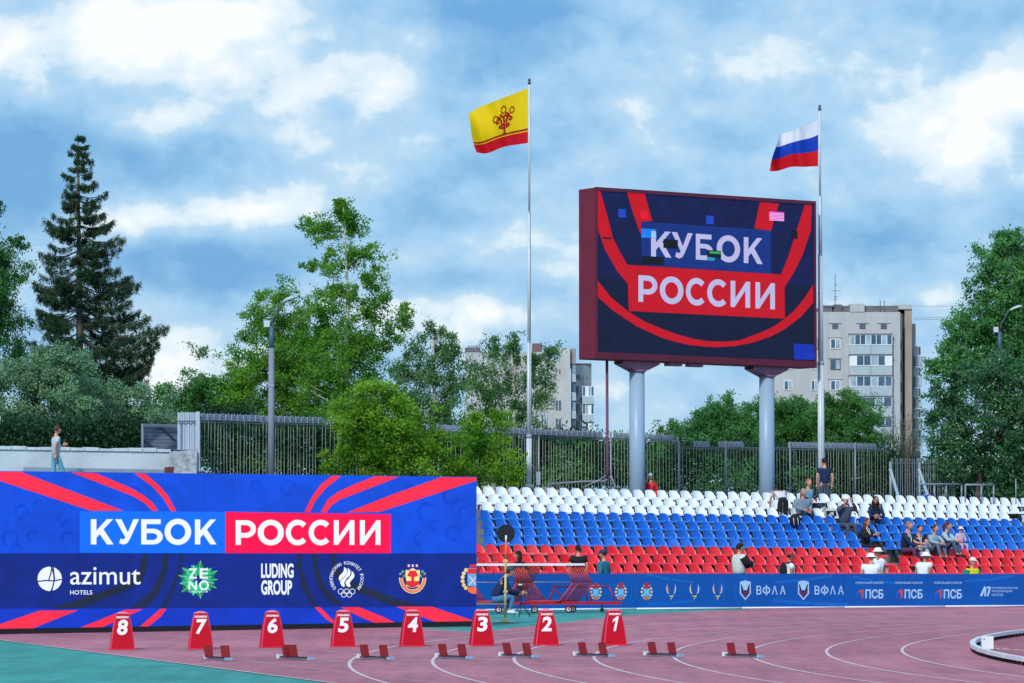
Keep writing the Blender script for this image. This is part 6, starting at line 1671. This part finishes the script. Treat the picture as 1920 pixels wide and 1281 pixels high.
    link('shirt', me, t)
    if sleeve_col:
        mb = MB()
        for sh, el, wr in ((shl, J['el'], J['wl']), (shr, J['er'], J['wr'])): mb.tube([sh - up * .0, el, el.lerp(wr, .9)], [.082 * bulk, .066 * bulk, .052 * bulk], 8)
        mb.build('sleeve', sleeve_col, t)
    # --- trousers
    V = chain([pe, pe + up * .10], [(.152 * bulk, .122 * bulk), (.148 * bulk, .115 * bulk)]); E = [(0, 1)]
    for h, k, a in ((hl, J['kl'], J['al']), (hr, J['kr'], J['ar'])):
        if shorts: limb(0, [h, h.lerp(k, .85)], [.098 * bulk, .082])
        elif skirt: limb(0, [h, h.lerp(k, .6)], [.12 * bulk, .12])
        else: limb(0, [h, k, k.lerp(a, .93)], [.096 * bulk, .070, .056])
    me = skin_mesh(V, E, 'trousers', trousers, t); link('trousers', me, t)
    # --- shoes
    ms = cl('shoe_%d_%d_%d' % shoes, shoes)
    for a, k in ((J['al'], J['kl']), (J['ar'], J['kr'])):
        mb = MB(); mb.tube([a + Vector((0, -.06, -.035)), a + Vector((0, .03, -.025)), a + Vector((0, .13, -.05)), a + Vector((0, .19, -.06))], [.035, .05, .043, .024], 8); mb.build('shoe', ms, t)
    # --- hair
    if hair is not None:
        mb = MB(); n0 = len(mb.v); mb.ball((0, 0, 0), (.086, .104, .112), 14, 10)
        keep = []
        for i in range(n0, len(mb.v)):
            x, y, z = mb.v[i]; y -= .016; z += .022
            if y > .04 and z < .07: y = min(y, .048 + max(0, z) * .3)
            if z < -.03 and not long_hair: z = -.03 - (z + .03) * .1; 
            x += .004 * math.sin(z * 90 + y * 60); z += .006 * math.sin(x * 70)
            mb.v[i] = tuple(hp(x, y, z))
        if long_hair:
            for s in (-1, 0, 1):
                mb.tube([hp(s * .05, -.05, .02), hp(s * .075, -.06, -.12), hp(s * .08, -.05, -.24), hp(s * .07, -.04, -.33 - hairlen)], [.055, .06, .05, .02], 8)
        if ponytail:
            mb.tube([hp(0, -.10, .06), hp(0, -.16, .03), hp(0, -.17, -.08), hp(.02, -.14, -.20)], [.03, .036, .03, .008], 8)
        mb.build('hair', hair, t)
    if glasses:
        mb = MB()
        for s in (-1, 1): mb.ball(hp(s * .034, .094, .018), (.027, .010, .018), 8, 5)
        mb.tube([hp(-.08, .03, .022), hp(-.05, .088, .024), hp(.05, .088, .024), hp(.08, .03, .022)], .005, 4); mb.build('sunglasses', EYE, t)
    if hat:
        kind, hm = hat
        mb = MB()
        if kind == 'cap':
            n0 = len(mb.v); mb.ball((0, 0, 0), (.092, .110, .095), 14, 8)
            for i in range(n0, len(mb.v)):
                x, y, z = mb.v[i]; mb.v[i] = tuple(hp(x, y - .008, max(z, -.012) + .048))
            b0 = len(mb.v)
            rim = [(.075 * math.cos(a), .07 + .105 * math.sin(a), .04 - .02 * math.sin(a)) for a in [math.pi * i / 8 for i in range(9)]]
            mb.poly([hp(*p) for p in rim]); mb.poly([hp(p[0], p[1], p[2] - .008) for p in rim][::-1])
        else:
            prof = [(.0, .115), (.06, .112), (.086, .095), (.096, .045), (.150, .012), (.152, .004), (.10, .02)]
            rings = []
            for r_, z in prof:
                b0 = len(mb.v); rings.append(b0)
                for q in range(14):
                    a = 2 * math.pi * q / 14; mb.v.append(tuple(hp(r_ * math.cos(a), r_ * 1.12 * math.sin(a) - .005, z + .012)))
            for r0, r1 in zip(rings, rings[1:]):
                for q in range(14): mb.face((r0 + q, r0 + (q + 1) % 14, r1 + (q + 1) % 14, r1 + q), 0, True)
        mb.build('cap' if kind == 'cap' else 'bucket_hat', hm, t)
    if extra: extra(t, J, hp)
    return t

H_br, H_dk, H_gr, H_bl = cl('hair_brown', (86, 52, 40)), cl('hair_dark', (38, 26, 24)), cl('hair_grey', (150, 132, 128)), cl('hair_blond', (150, 112, 84))
W_ = cl('white', (226, 232, 236)); K_ = cl('black', (24, 26, 34)); NV = cl('navy', (26, 42, 78)); GR = cl('grey', (112, 128, 140)); GD = cl('grey_dark', (66, 76, 94)); JE = cl('jeans', (62, 116, 160)); JL = cl('jeans_light', (100, 160, 186))
TL = cl('teal', (34, 116, 140)); RD = cl('red', (196, 30, 44)); PK = cl('pink', (214, 190, 200)); PU = cl('purple', (92, 52, 84)); LG = cl('light_grey', (170, 186, 200)); YL = cl('yellow', (226, 216, 0)); GN = cl('green', (20, 130, 96))
CAPW = cl('cap_white', (236, 240, 242))
def lanyard(t, J, hp):
    mb = MB(); n = J['neck']; c = J['chest']
    mb.tube([n + Vector((-.05, .05, -.03)), c + Vector((-.02, .165, .0)), c + Vector((0, .185, -.12))], .008, 4); mb.tube([n + Vector((.05, .05, -.03)), c + Vector((.02, .165, .0)), c + Vector((0, .185, -.12))], .008, 4)
    mb.build('lanyard', W_, t)
def on_row(k, px, fwd=.15):
    s = s_at(k, px, fwd); p = row_pt(k, s, -0.67, fwd); return p
FR = math.degrees(srot)         # facing: 180+FR looks out of the stand (down the row normal)
# man on the left walkway
g = at(104, 900, 94.5)
person('man in grey T-shirt and pale jeans walking by the white plaster wall', (g.x, g.y, at(104, 796, 94.5).z - 1.77), -62, 'walk', cl('tee_grey', (176, 190, 206)), JL, H_br, scale=1.0, headturn=(-6, 0), shoes=(200, 200, 200), mod=dict(wl=(-.16, .26, 1.22), el=(-.26, .02, 1.15)))
# behind the banner
def behind(px, pytop, hgt, back=1.0):
    s = (on_ground(px, 1143) - Vector((0, 0, 0))); Yq = s.y + back
    p = at(px, pytop, Yq); return (p.x, p.y, p.z - hgt)
def gz(px, back): return ban.hit(px, 1100).y + .25 + back
def standing(label, px, pytop, face, *a, back=1.0, **k):
    Yq = gz(px, back); p = at(px, pytop, Yq); sc = (p.z - 0.0) / 1.765; sc = min(sc, 1.12)
    if sc < .5: sc = 1.0
    k.setdefault('scale', sc)
    return person(label, (p.x, p.y, p.z - 1.765 * k['scale']), face, 'stand', *a, **k)
standing('long-haired young woman in black looking down behind the stacked hurdles', 975, 1031, 62, K_, K_, H_dk, long_hair=True, sleeves='long', back=1.3, headturn=(-20, -25), scale=.95, bulk=1.12, mod=dict(head=(0, .07, 1.61), wl=(-.1, .3, 1.1), wr=(.1, .3, 1.1)), hairlen=.05)
standing('dark-haired man in a black T-shirt seen from behind above the banner', 1084, 1021, 12, K_, K_, H_dk, back=1.4, bulk=1.06)
standing('man in a teal jacket and dark cap facing left above the banner', 1132, 1030, 62, TL, K_, H_dk, hat=('cap', cl('cap_dark', (50, 56, 84))), sleeves='long', back=1.2, bulk=1.2, scale=.98)
standing('broad man in a white shirt with black sleeves standing above the banner', 1386, 1018, -70, cl('shirt_white2', (206, 212, 206)), NV, H_dk, sleeves='short', sleeve_col=K_, back=.8, bulk=1.5, scale=1.04, mod=dict(el=(-.26, .12, 1.2), wl=(-.02, .3, 1.2), er=(.26, .14, 1.2), wr=(.02, .32, 1.25)))
def backpack(t, J, hp):
    mb = MB(); c = J['chest']; n0 = len(mb.v); mb.ball(c + Vector((0, -.19, -.04)), (.15, .10, .24), 12, 8); mb.build('backpack', K_, t)
    mb = MB()
    for s in (-1, 1): mb.tube([c + Vector((s * .1, -.12, .16)), c + Vector((s * .12, .02, .21)), c + Vector((s * .13, .14, .08)), c + Vector((s * .13, .08, -.15))], .018, 5)
    mb.build('backpack_strap', K_, t)
standing('person in a red cap and white T-shirt carrying a black backpack', 1481, 1034, -80, W_, W_, H_dk, hat=('cap', cl('cap_red', (200, 50, 70))), back=1.1, scale=1.0, bulk=1.15, extra=backpack, skin=SKIN2)
standing('man in a white shirt and white bucket hat talking at the aisle foot', 1645, 1026, -150, W_, W_, None, hat=('bucket', CAPW), back=1.9, scale=1.0, bulk=1.12, skin=SKIN2, mod=dict(er=(.3, .16, 1.2), wr=(.42, .42, 1.12)))
def backprint(t, J, hp):
    mb = MB(); vs, fs = glyph('Старт', .02)
    b = len(mb.v); c = J['chest']; mb.v += [(.11 - .22 * (1 - u), -.148 * 1.0, c.z + .06 + .055 * v) for u, v in vs]
    for f in fs: mb.face([b + i for i in f])
standing('man in white bucket hat seen from behind, left of the aisle foot', 1633, 1036, -8, W_, W_, H_gr, hat=('bucket', CAPW), back=1.0, scale=1.0, bulk=1.22)
standing('stooping man in a white T-shirt and white bucket hat near the seated group', 1731, 1032, -48, W_, W_, H_gr, hat=('bucket', CAPW), back=1.1, scale=1.0, bulk=1.22, mod=dict(head=(0, .12, 1.60), neck=(0, .06, 1.47)), skin=SKIN2)
standing('person in a yellow and green shirt with a white cap and sunglasses above the banner', 1823, 1045, -140, YL, GN, None, hat=('cap', cl('cap_pinkish', (236, 214, 216))), glasses=True, back=.9, sleeve_col=GN, scale=.97, bulk=1.15, sleeves='long')
# in the stand
def seated(label, k, px, face, pose, *a, fwd=.12, dz=0.0, **kk):
    p = on_row(k, px, fwd); kk.setdefault('scale', 1.0)
    # the seat pan is 0.38 above the terrace; poses sit at 0.46-0.56
    return person(label, (p.x, p.y, p.z - .06 + dz), face, pose, *a, **kk)
p = on_row(7, 1467, .1)
person('woman in a pale top bending over the white seats, seen from behind', (p.x, p.y, p.z - .02), 18, 'bend', cl('top_pink', (214, 206, 214)), K_, H_br, sleeves='short', bulk=1.05, scale=1.0)
def bag(label, px, py, Yb_, sz, m):
    q = at(px, py, Yb_); t = thing('backpack', label, 'bag', q); mb = MB(); mb.ball((0, 0, sz), (sz * .8, sz * .6, sz), 12, 8); mb.build('body', m, t)
    mb = MB(); mb.tube([(-.06, -sz * .6, sz * 1.4), (-.05, -sz * .72, sz * .8), (-.03, -sz * .6, .05)], .014, 4); mb.tube([(.06, -sz * .6, sz * 1.4), (.08, -sz * .72, sz * .8), (.08, -sz * .6, .05)], .014, 4); mb.build('strap', LG, t)
seated('heavy grey-haired man in a grey sweatshirt sitting with folded hands by the aisle', 7, 1502, 212, 'sit', cl('sweat', (118, 140, 156)), K_, H_gr, fwd=.2, sleeves='long', bulk=1.42, scale=1.0, skin=cl('skin_ruddy', (212, 130, 120)), dz=-.06)
seated('fair-haired person in a blue jacket sitting just behind the heavy grey-haired man', 8, 1512, 212, 'sit', JL, K_, H_bl, fwd=.15, sleeves='long', scale=1.0, sleeve_col=K_, dz=.02)
bag('black backpack leaning on the blue seats beside the heavy man', 1491, 990, row_pt(5, s_at(5, 1491)).y - .15, .21, K_)
p = row_pt(9, s_at(9, 1545, -.35), -.67, -.35)
person('man in a navy T-shirt standing behind the top row at the flagpole foot, back turned', (p.x, p.y, at(1543, 858, p.y).z - 1.765), 8, 'stand', NV, GD, H_dk, bulk=.98, scale=1.0)
p = row_pt(9, s_at(9, 1219, -1.2), -.67, -1.2)
person('child in a red jacket and pale cap standing right of the left screen pillar', (p.x, p.y, at(1220, 887, p.y).z - 1.765 * .86), 150, 'stand', RD, GD, H_bl, hat=('cap', LG), scale=.86, sleeves='long')
def cane(t, J, hp):
    mb = MB(); mb.tube([(-.16, .34, .86), (-.14, .42, .02)], .016, 6); mb.tube([(-.16, .26, .87), (-.16, .34, .88), (-.16, .38, .84)], .018, 6); mb.build('walking_stick', LG, t)
seated('man in dark grey jacket and white cap raising both hands to his face', 5, 1581, 205, 'sit', GD, GD, H_gr, hat=('cap', CAPW), fwd=.25, sleeves='long', bulk=1.15, scale=1.05, dz=.12, shoes=(220, 224, 228),
       mod=dict(wl=(-.13, .22, 1.20), el=(-.34, .12, .96), wr=(.10, .20, 1.16), er=(.30, .18, .92)), extra=cane)
seated('long-haired woman in navy with sunglasses sitting in the blue rows right of the aisle', 6, 1637, 190, 'sitlean', NV, NV, H_dk, fwd=.1, long_hair=True, glasses=True, sleeves='long', scale=.98, dz=.02, skirt=False, shoes=(210, 210, 210), mod=dict(head=(0, .22, 1.22), neck=(0, .16, 1.08), chest=(0, .10, .87), wl=(-.02, .44, .70), wr=(.10, .46, .74)))
seated('woman in black with sunglasses and clasped hands sitting low at the aisle', 3, 1620, 220, 'sit', K_, cl('plum_black', (40, 24, 40)), H_br, fwd=.1, long_hair=True, glasses=True, sleeves='long', scale=1.0, dz=.0, extra=lanyard, mod=dict(wl=(-.02, .44, .86), wr=(.06, .46, .88), el=(-.24, .2, .80), er=(.24, .2, .80)))
seated('woman in a dark jacket and purple trousers looking at her phone', 2, 1693, 232, 'sitlean', NV, PU, H_bl, fwd=.1, ponytail=False, sleeves='long', scale=1.02, dz=.12, extra=lanyard, mod=dict(head=(0, .18, 1.24), neck=(0, .10, 1.09), chest=(0, .07, .87)))
seated('dark-haired youth in black with a lanyard, second in the seated group', 2, 1716, 205, 'hug', K_, LG, H_dk, fwd=.12, sleeves='short', scale=.98, dz=.22, extra=lanyard, mod=dict(kr=(.13, .40, .62), kl=(-.12, .34, .56)))
seated('man in a pale grey hoodie sitting with his arms on his knees', 2, 1744, 215, 'hug', cl('hoodie', (150, 172, 190)), cl('slate', (84, 104, 124)), H_br, fwd=.12, sleeves='long', scale=1.0, dz=.22)
seated('girl with a ponytail and teal vest sitting beside the man in the grey hoodie', 2, 1765, 238, 'hug', TL, cl('slate2', (70, 90, 116)), H_br, fwd=-.05, ponytail=True, sleeves='long', scale=1.0, dz=.30, sleeve_col=LG)
seated('toddler in pink with a pale hat sitting among the blue seats', 3, 1797, 205, 'sit', cl('toddler_pink', (206, 178, 198)), cl('toddler_pink2', (190, 160, 186)), None, hat=('bucket', cl('toddler_hat', (228, 210, 210))), fwd=.12, sleeves='long', scale=.66, dz=.26)
p = at(1723, 925, 113.2)
person('blurred figure in blue and red passing behind the steel fence', (p.x, p.y, at(1722, 899, 118.5).z - 1.7), -60, 'bend', cl('blue_jacket', (34, 92, 180)), RD, H_dk, sleeves='long', scale=.95)

# ================================================================== FOREGROUND THINGS LEFT OF CENTRE
Yc_ = on_ground(935, 1153).y
# seated photographer on a bench
p = on_ground(938, 1155)
benp = on_ground(925, 1152)
be = thing('bench', 'low grey bench under the seated cameraman', 'bench', (benp.x, benp.y, 0), math.radians(6))
M_bench = mat('bench_grey', (104, 124, 138), rough=.6, vary=.1)
for dy in (-.12, .0, .12):
    mb = MB(); mb.box((-.1, dy, .26), (.85, .10, .03)); mb.build('slat', M_bench, be)
for dx in (-.48, .28):
    mb = MB(); mb.bar((dx, -.15, .012), (dx, .15, .012), .03, .02); mb.bar((dx, -.12, .01), (dx, -.12, .245), .03, .03, up=Vector((0, 1, 0))); mb.bar((dx, .12, .01), (dx, .12, .245), .03, .03, up=Vector((0, 1, 0))); mb.build('leg', M_dark, be)
def headset(t, J, hp): pass
person('man in navy jacket and jeans sitting on a low bench over a camera', (benp.x + .02, benp.y - .02, -.20), -84, 'sitlean', NV, JE, H_dk, hat=('cap', GD), sleeves='long', scale=1.04, bulk=1.15, shoes=(216, 226, 232),
       mod=dict(pelvis=(0, 0, .55), chest=(0, .15, .86), neck=(0, .28, 1.08), head=(0, .39, 1.19), el=(-.22, .34, .70), wl=(-.10, .66, .66), er=(.22, .34, .74), wr=(.06, .64, .70), kl=(-.12, .36, .66), al=(-.12, .30, .28), kr=(.14, .44, .62), ar=(.14, .36, .28)))
ct = on_ground(977, 1157)
cam_t = thing('camera_tripod', 'small black camera tripod at the seated man\'s feet', 'tripod', (ct.x, ct.y, 0))
for a in (20, 140, 260):
    mb = MB(); mb.tube([(0, 0, .34), (.24 * math.cos(math.radians(a)), .24 * math.sin(math.radians(a)), .0)], .011, 5); mb.build('leg', M_dark, cam_t)
mb = MB(); mb.tube([(0, 0, .3), (0, 0, .62)], .013, 6); mb.build('column', M_dark, cam_t)
cmr = thing('camera', 'black camera with a white lens hood on the small tripod', 'camera', (ct.x - .02, ct.y, .64))
mb = MB(); mb.box((0, 0, .05), (.13, .12, .10)); mb.build('body', M_dark, cmr)
mb = MB(); mb.tube([(.02, -.05, .06), (.03, -.16, .06)], [.04, .045], 10); mb.build('lens', M_dark, cmr)
mb = MB(); mb.box((0, -.01, .12), (.09, .06, .03)); mb.build('grip', M_white, cmr)
# disc on a pole
dp = on_ground(947, 1168)
M_yel = mat('pole_yellow', (206, 190, 128), rough=.5, vary=.15, vscale=6); M_ora = mat('pole_orange', (238, 120, 20), rough=.45); 
di = thing('disc_stand', 'black disc on a yellow and orange pole with a round floor plate', 'signal stand', (dp.x, dp.y, .012))
S_ = dp.y / F
zt = lambda py: at(947, py, dp.y).z
mb = MB(); mb.tube([(0, 0, 0), (0, 0, .018)], [.25, .24], 24); mb.tube([(0, 0, .018), (0, 0, .05), (0, 0, .1)], [.11, .07, .03], 16); mb.build('base_plate', M_yel, di)
mb = MB(); mb.tube([(0, 0, .06), (.01, 0, zt(1078))], .026, 8); mb.build('lower_pole', M_yel, di)
mb = MB(); mb.tube([(.01, 0, zt(1078)), (.015, 0, zt(1050))], .024, 8); mb.build('upper_pole', M_yel, di)
mb = MB(); mb.tube([(.015, 0, zt(1050)), (.02, 0, zt(1019))], .023, 8); mb.build('orange_section', M_ora, di)
mb = MB(); mb.tube([(.02, 0, zt(1019)), (.022, 0, zt(1005))], .022, 8); mb.build('white_section', M_white, di)
for py in (1053, 1110): mb = MB(); mb.box((.012, 0, zt(py)), (.10, .06, .05)); mb.build('clamp', M_yel, di)
mb = MB(); c = Vector((.02, .05, zt(1001.5))); mb.tube([c + Vector((0, -.012, 0)), c + Vector((0, .012, 0))], .198, 36, smooth=False); mb.build('disc', mat('disc_black', (18, 24, 38), rough=.6, vary=.1, vscale=5), di)
# trolley with hurdles
tp = on_ground(1000, 1150); tq = on_ground(1135, 1147)
TD = (tq - tp).normalized(); TN = Vector((-TD.y, TD.x, 0))
Yt = tp.y
tr = thing('hurdle_trolley', 'red wheeled trolley carrying the stacked hurdles beside the banner', 'trolley', (tp.x, tp.y, 0)); 
M_tr = mat('trolley_red', (186, 22, 46), rough=.45, vary=.1, vscale=5); M_tyre = mat('wheel_pale', (214, 196, 204), rough=.6)
TP = lambda px, py, d=0.0: at(px, py, Yt + (px - 1000) * .004 + d) - tr.location
for d in (0, .62):
    mb = MB(); mb.bar(TP(878, 1131.5, d), TP(1165, 1130.5, d), .05, .07); mb.build('side_beam', M_tr, tr)
for px in (880, 960, 1040, 1100, 1162):
    mb = MB(); mb.bar(TP(px, 1130.8, .03), TP(px, 1130.8, .6), .04, .04); mb.build('cross_beam', M_tr, tr)
def rail_poly(px0, px1, tp0, tp1, ytop, d):
    mb = MB(); P = [TP(px0, 1130, d), TP(tp0, ytop, d), TP(tp1, ytop + .5, d), TP(px1, 1128, d)]
    for a, b in zip(P, P[1:]): mb.tube([a, b], .018, 6)
    mb.build('hand_frame', M_tr, tr)
rail_poly(1109, 1153, 1104, 1142, 1099, 0); rail_poly(1103, 1030, 1094, 1040, 1100, .62); rail_poly(1028, 1060, 1040, 1036, 1100, .3)
for px, d in ((1002, .0), (1066, 0.0), (1074, .5), (935, 0)):
    c = TP(px, 1147, d); c.z = .092 ; mb = MB(); a = Vector((1, .05, 0)).cross(Vector((0, 0, 1))).normalized()
    wh = MB(); wh.tube([c - a * .025, c + a * .025], .088, 20, smooth=False); o = wh.build('wheel', M_dark, tr)
    mb = MB(); mb.tube([c - a * .028, c + a * .028], .055, 16, smooth=False); mb.build('rim', M_tyre, o)
    mb = MB(); mb.bar(c + a * .045, Vector((c.x, c.y, TP(px, 1131, d).z)) + a * .045, .05, .02, up=Vector((1, 0, 0))); mb.bar(c - a * .045, Vector((c.x, c.y, TP(px, 1131, d).z)) - a * .045, .05, .02, up=Vector((1, 0, 0))); mb.build('fork', M_tr, tr)
c = TP(1129, 1146, 0); c.z = .07; mb = MB(); mb.tube([c - Vector((0, .02, 0)), c + Vector((0, .02, 0))], .055, 14); mb.build('caster', M_dark, tr); mb = MB(); mb.bar(c + Vector((0, .03, 0)), Vector((c.x, c.y + .03, .26)), .05, .03, up=Vector((1, 0, 0))); mb.build('caster_fork', M_dark, tr)
# hurdles
M_hr = mat('hurdle_red', (200, 66, 62), rough=.45, vary=.18, vscale=4); M_hs = mat('hurdle_steel', (140, 132, 156), rough=.4, metal=.4); M_hw = mat('hurdle_board', (226, 226, 230), rough=.5, vary=.05); M_ho = mat('hurdle_orange', (186, 96, 70), rough=.5, vary=.1)
def make_hurdle(w_out=.0):
    """board on top, struts bent outward at mid height, running back in to the foot"""
    t = thing('hurdle', 'x', 'hurdle', (0, 0, 0))
    top = 0.905; mid = .47; foot = .0
    mb = MB(); mb.box((0, 0, top + .0), (1.14, .022, .055)); mb.build('top_board', M_hw, t)
    mb = MB(); mb.box((0, -.0115 - .002, top), (.20, .004, .068)); mb.build('board_stripe', M_dark, t) if w_out else None
    for s in (-1, 1):
        mb = MB(); mb.tube([(s * .50, 0.0, top - .03), (s * .74, .0, mid)], .018, 6); mb.build('upper_strut', M_hr if s > 0 else M_ho, t)
        mb = MB(); mb.tube([(s * .74, 0.0, mid), (s * .40, 0.0, foot)], .018, 6); mb.build('lower_strut', M_hr, t)
        mb = MB(); mb.ball((s * .74, 0, mid), .026, 8, 6); mb.build('joint', M_dark, t)
    mb = MB(); mb.tube([(-.74, 0.01, mid), (.74, .01, mid)], .010, 5); mb.build('middle_bar', M_hs, t)
    mb = MB(); mb.tube([(-.40, 0, foot), (.40, 0, foot)], .014, 5); mb.build('foot_bar', M_hr, t)
    return t
hz0 = TP(1000, 1128).z + tr.location.z
proto = make_hurdle()
first = True
words = ['frontmost', 'second', 'third', 'fourth', 'fifth', 'sixth', 'seventh', 'eighth', 'rearmost']
for (px0, n_, nm, d0) in ((1019, 8, 'right-hand', .04), (914, 7, 'left-hand', .05)):
    for i in range(n_):
        h = proto if first else copy_tree(proto); first = False
        q = at(px0 + (i * 4.9 if nm == 'right-hand' else i * 4.4), 1100, Yt + d0 + i * .066 + (px0 - 1000) * .004)
        h.location = (q.x, q.y, hz0 + .005); h.rotation_euler.z = math.radians(rnd.uniform(-1.5, 1.5))
        wd = 'rearmost' if i == n_ - 1 else words[i]
        h['label'] = 'red-legged athletics hurdle with a white top board, %s of the %s stack on the trolley' % (wd, nm)
        h['group'] = 'hurdles stacked on the trolley'
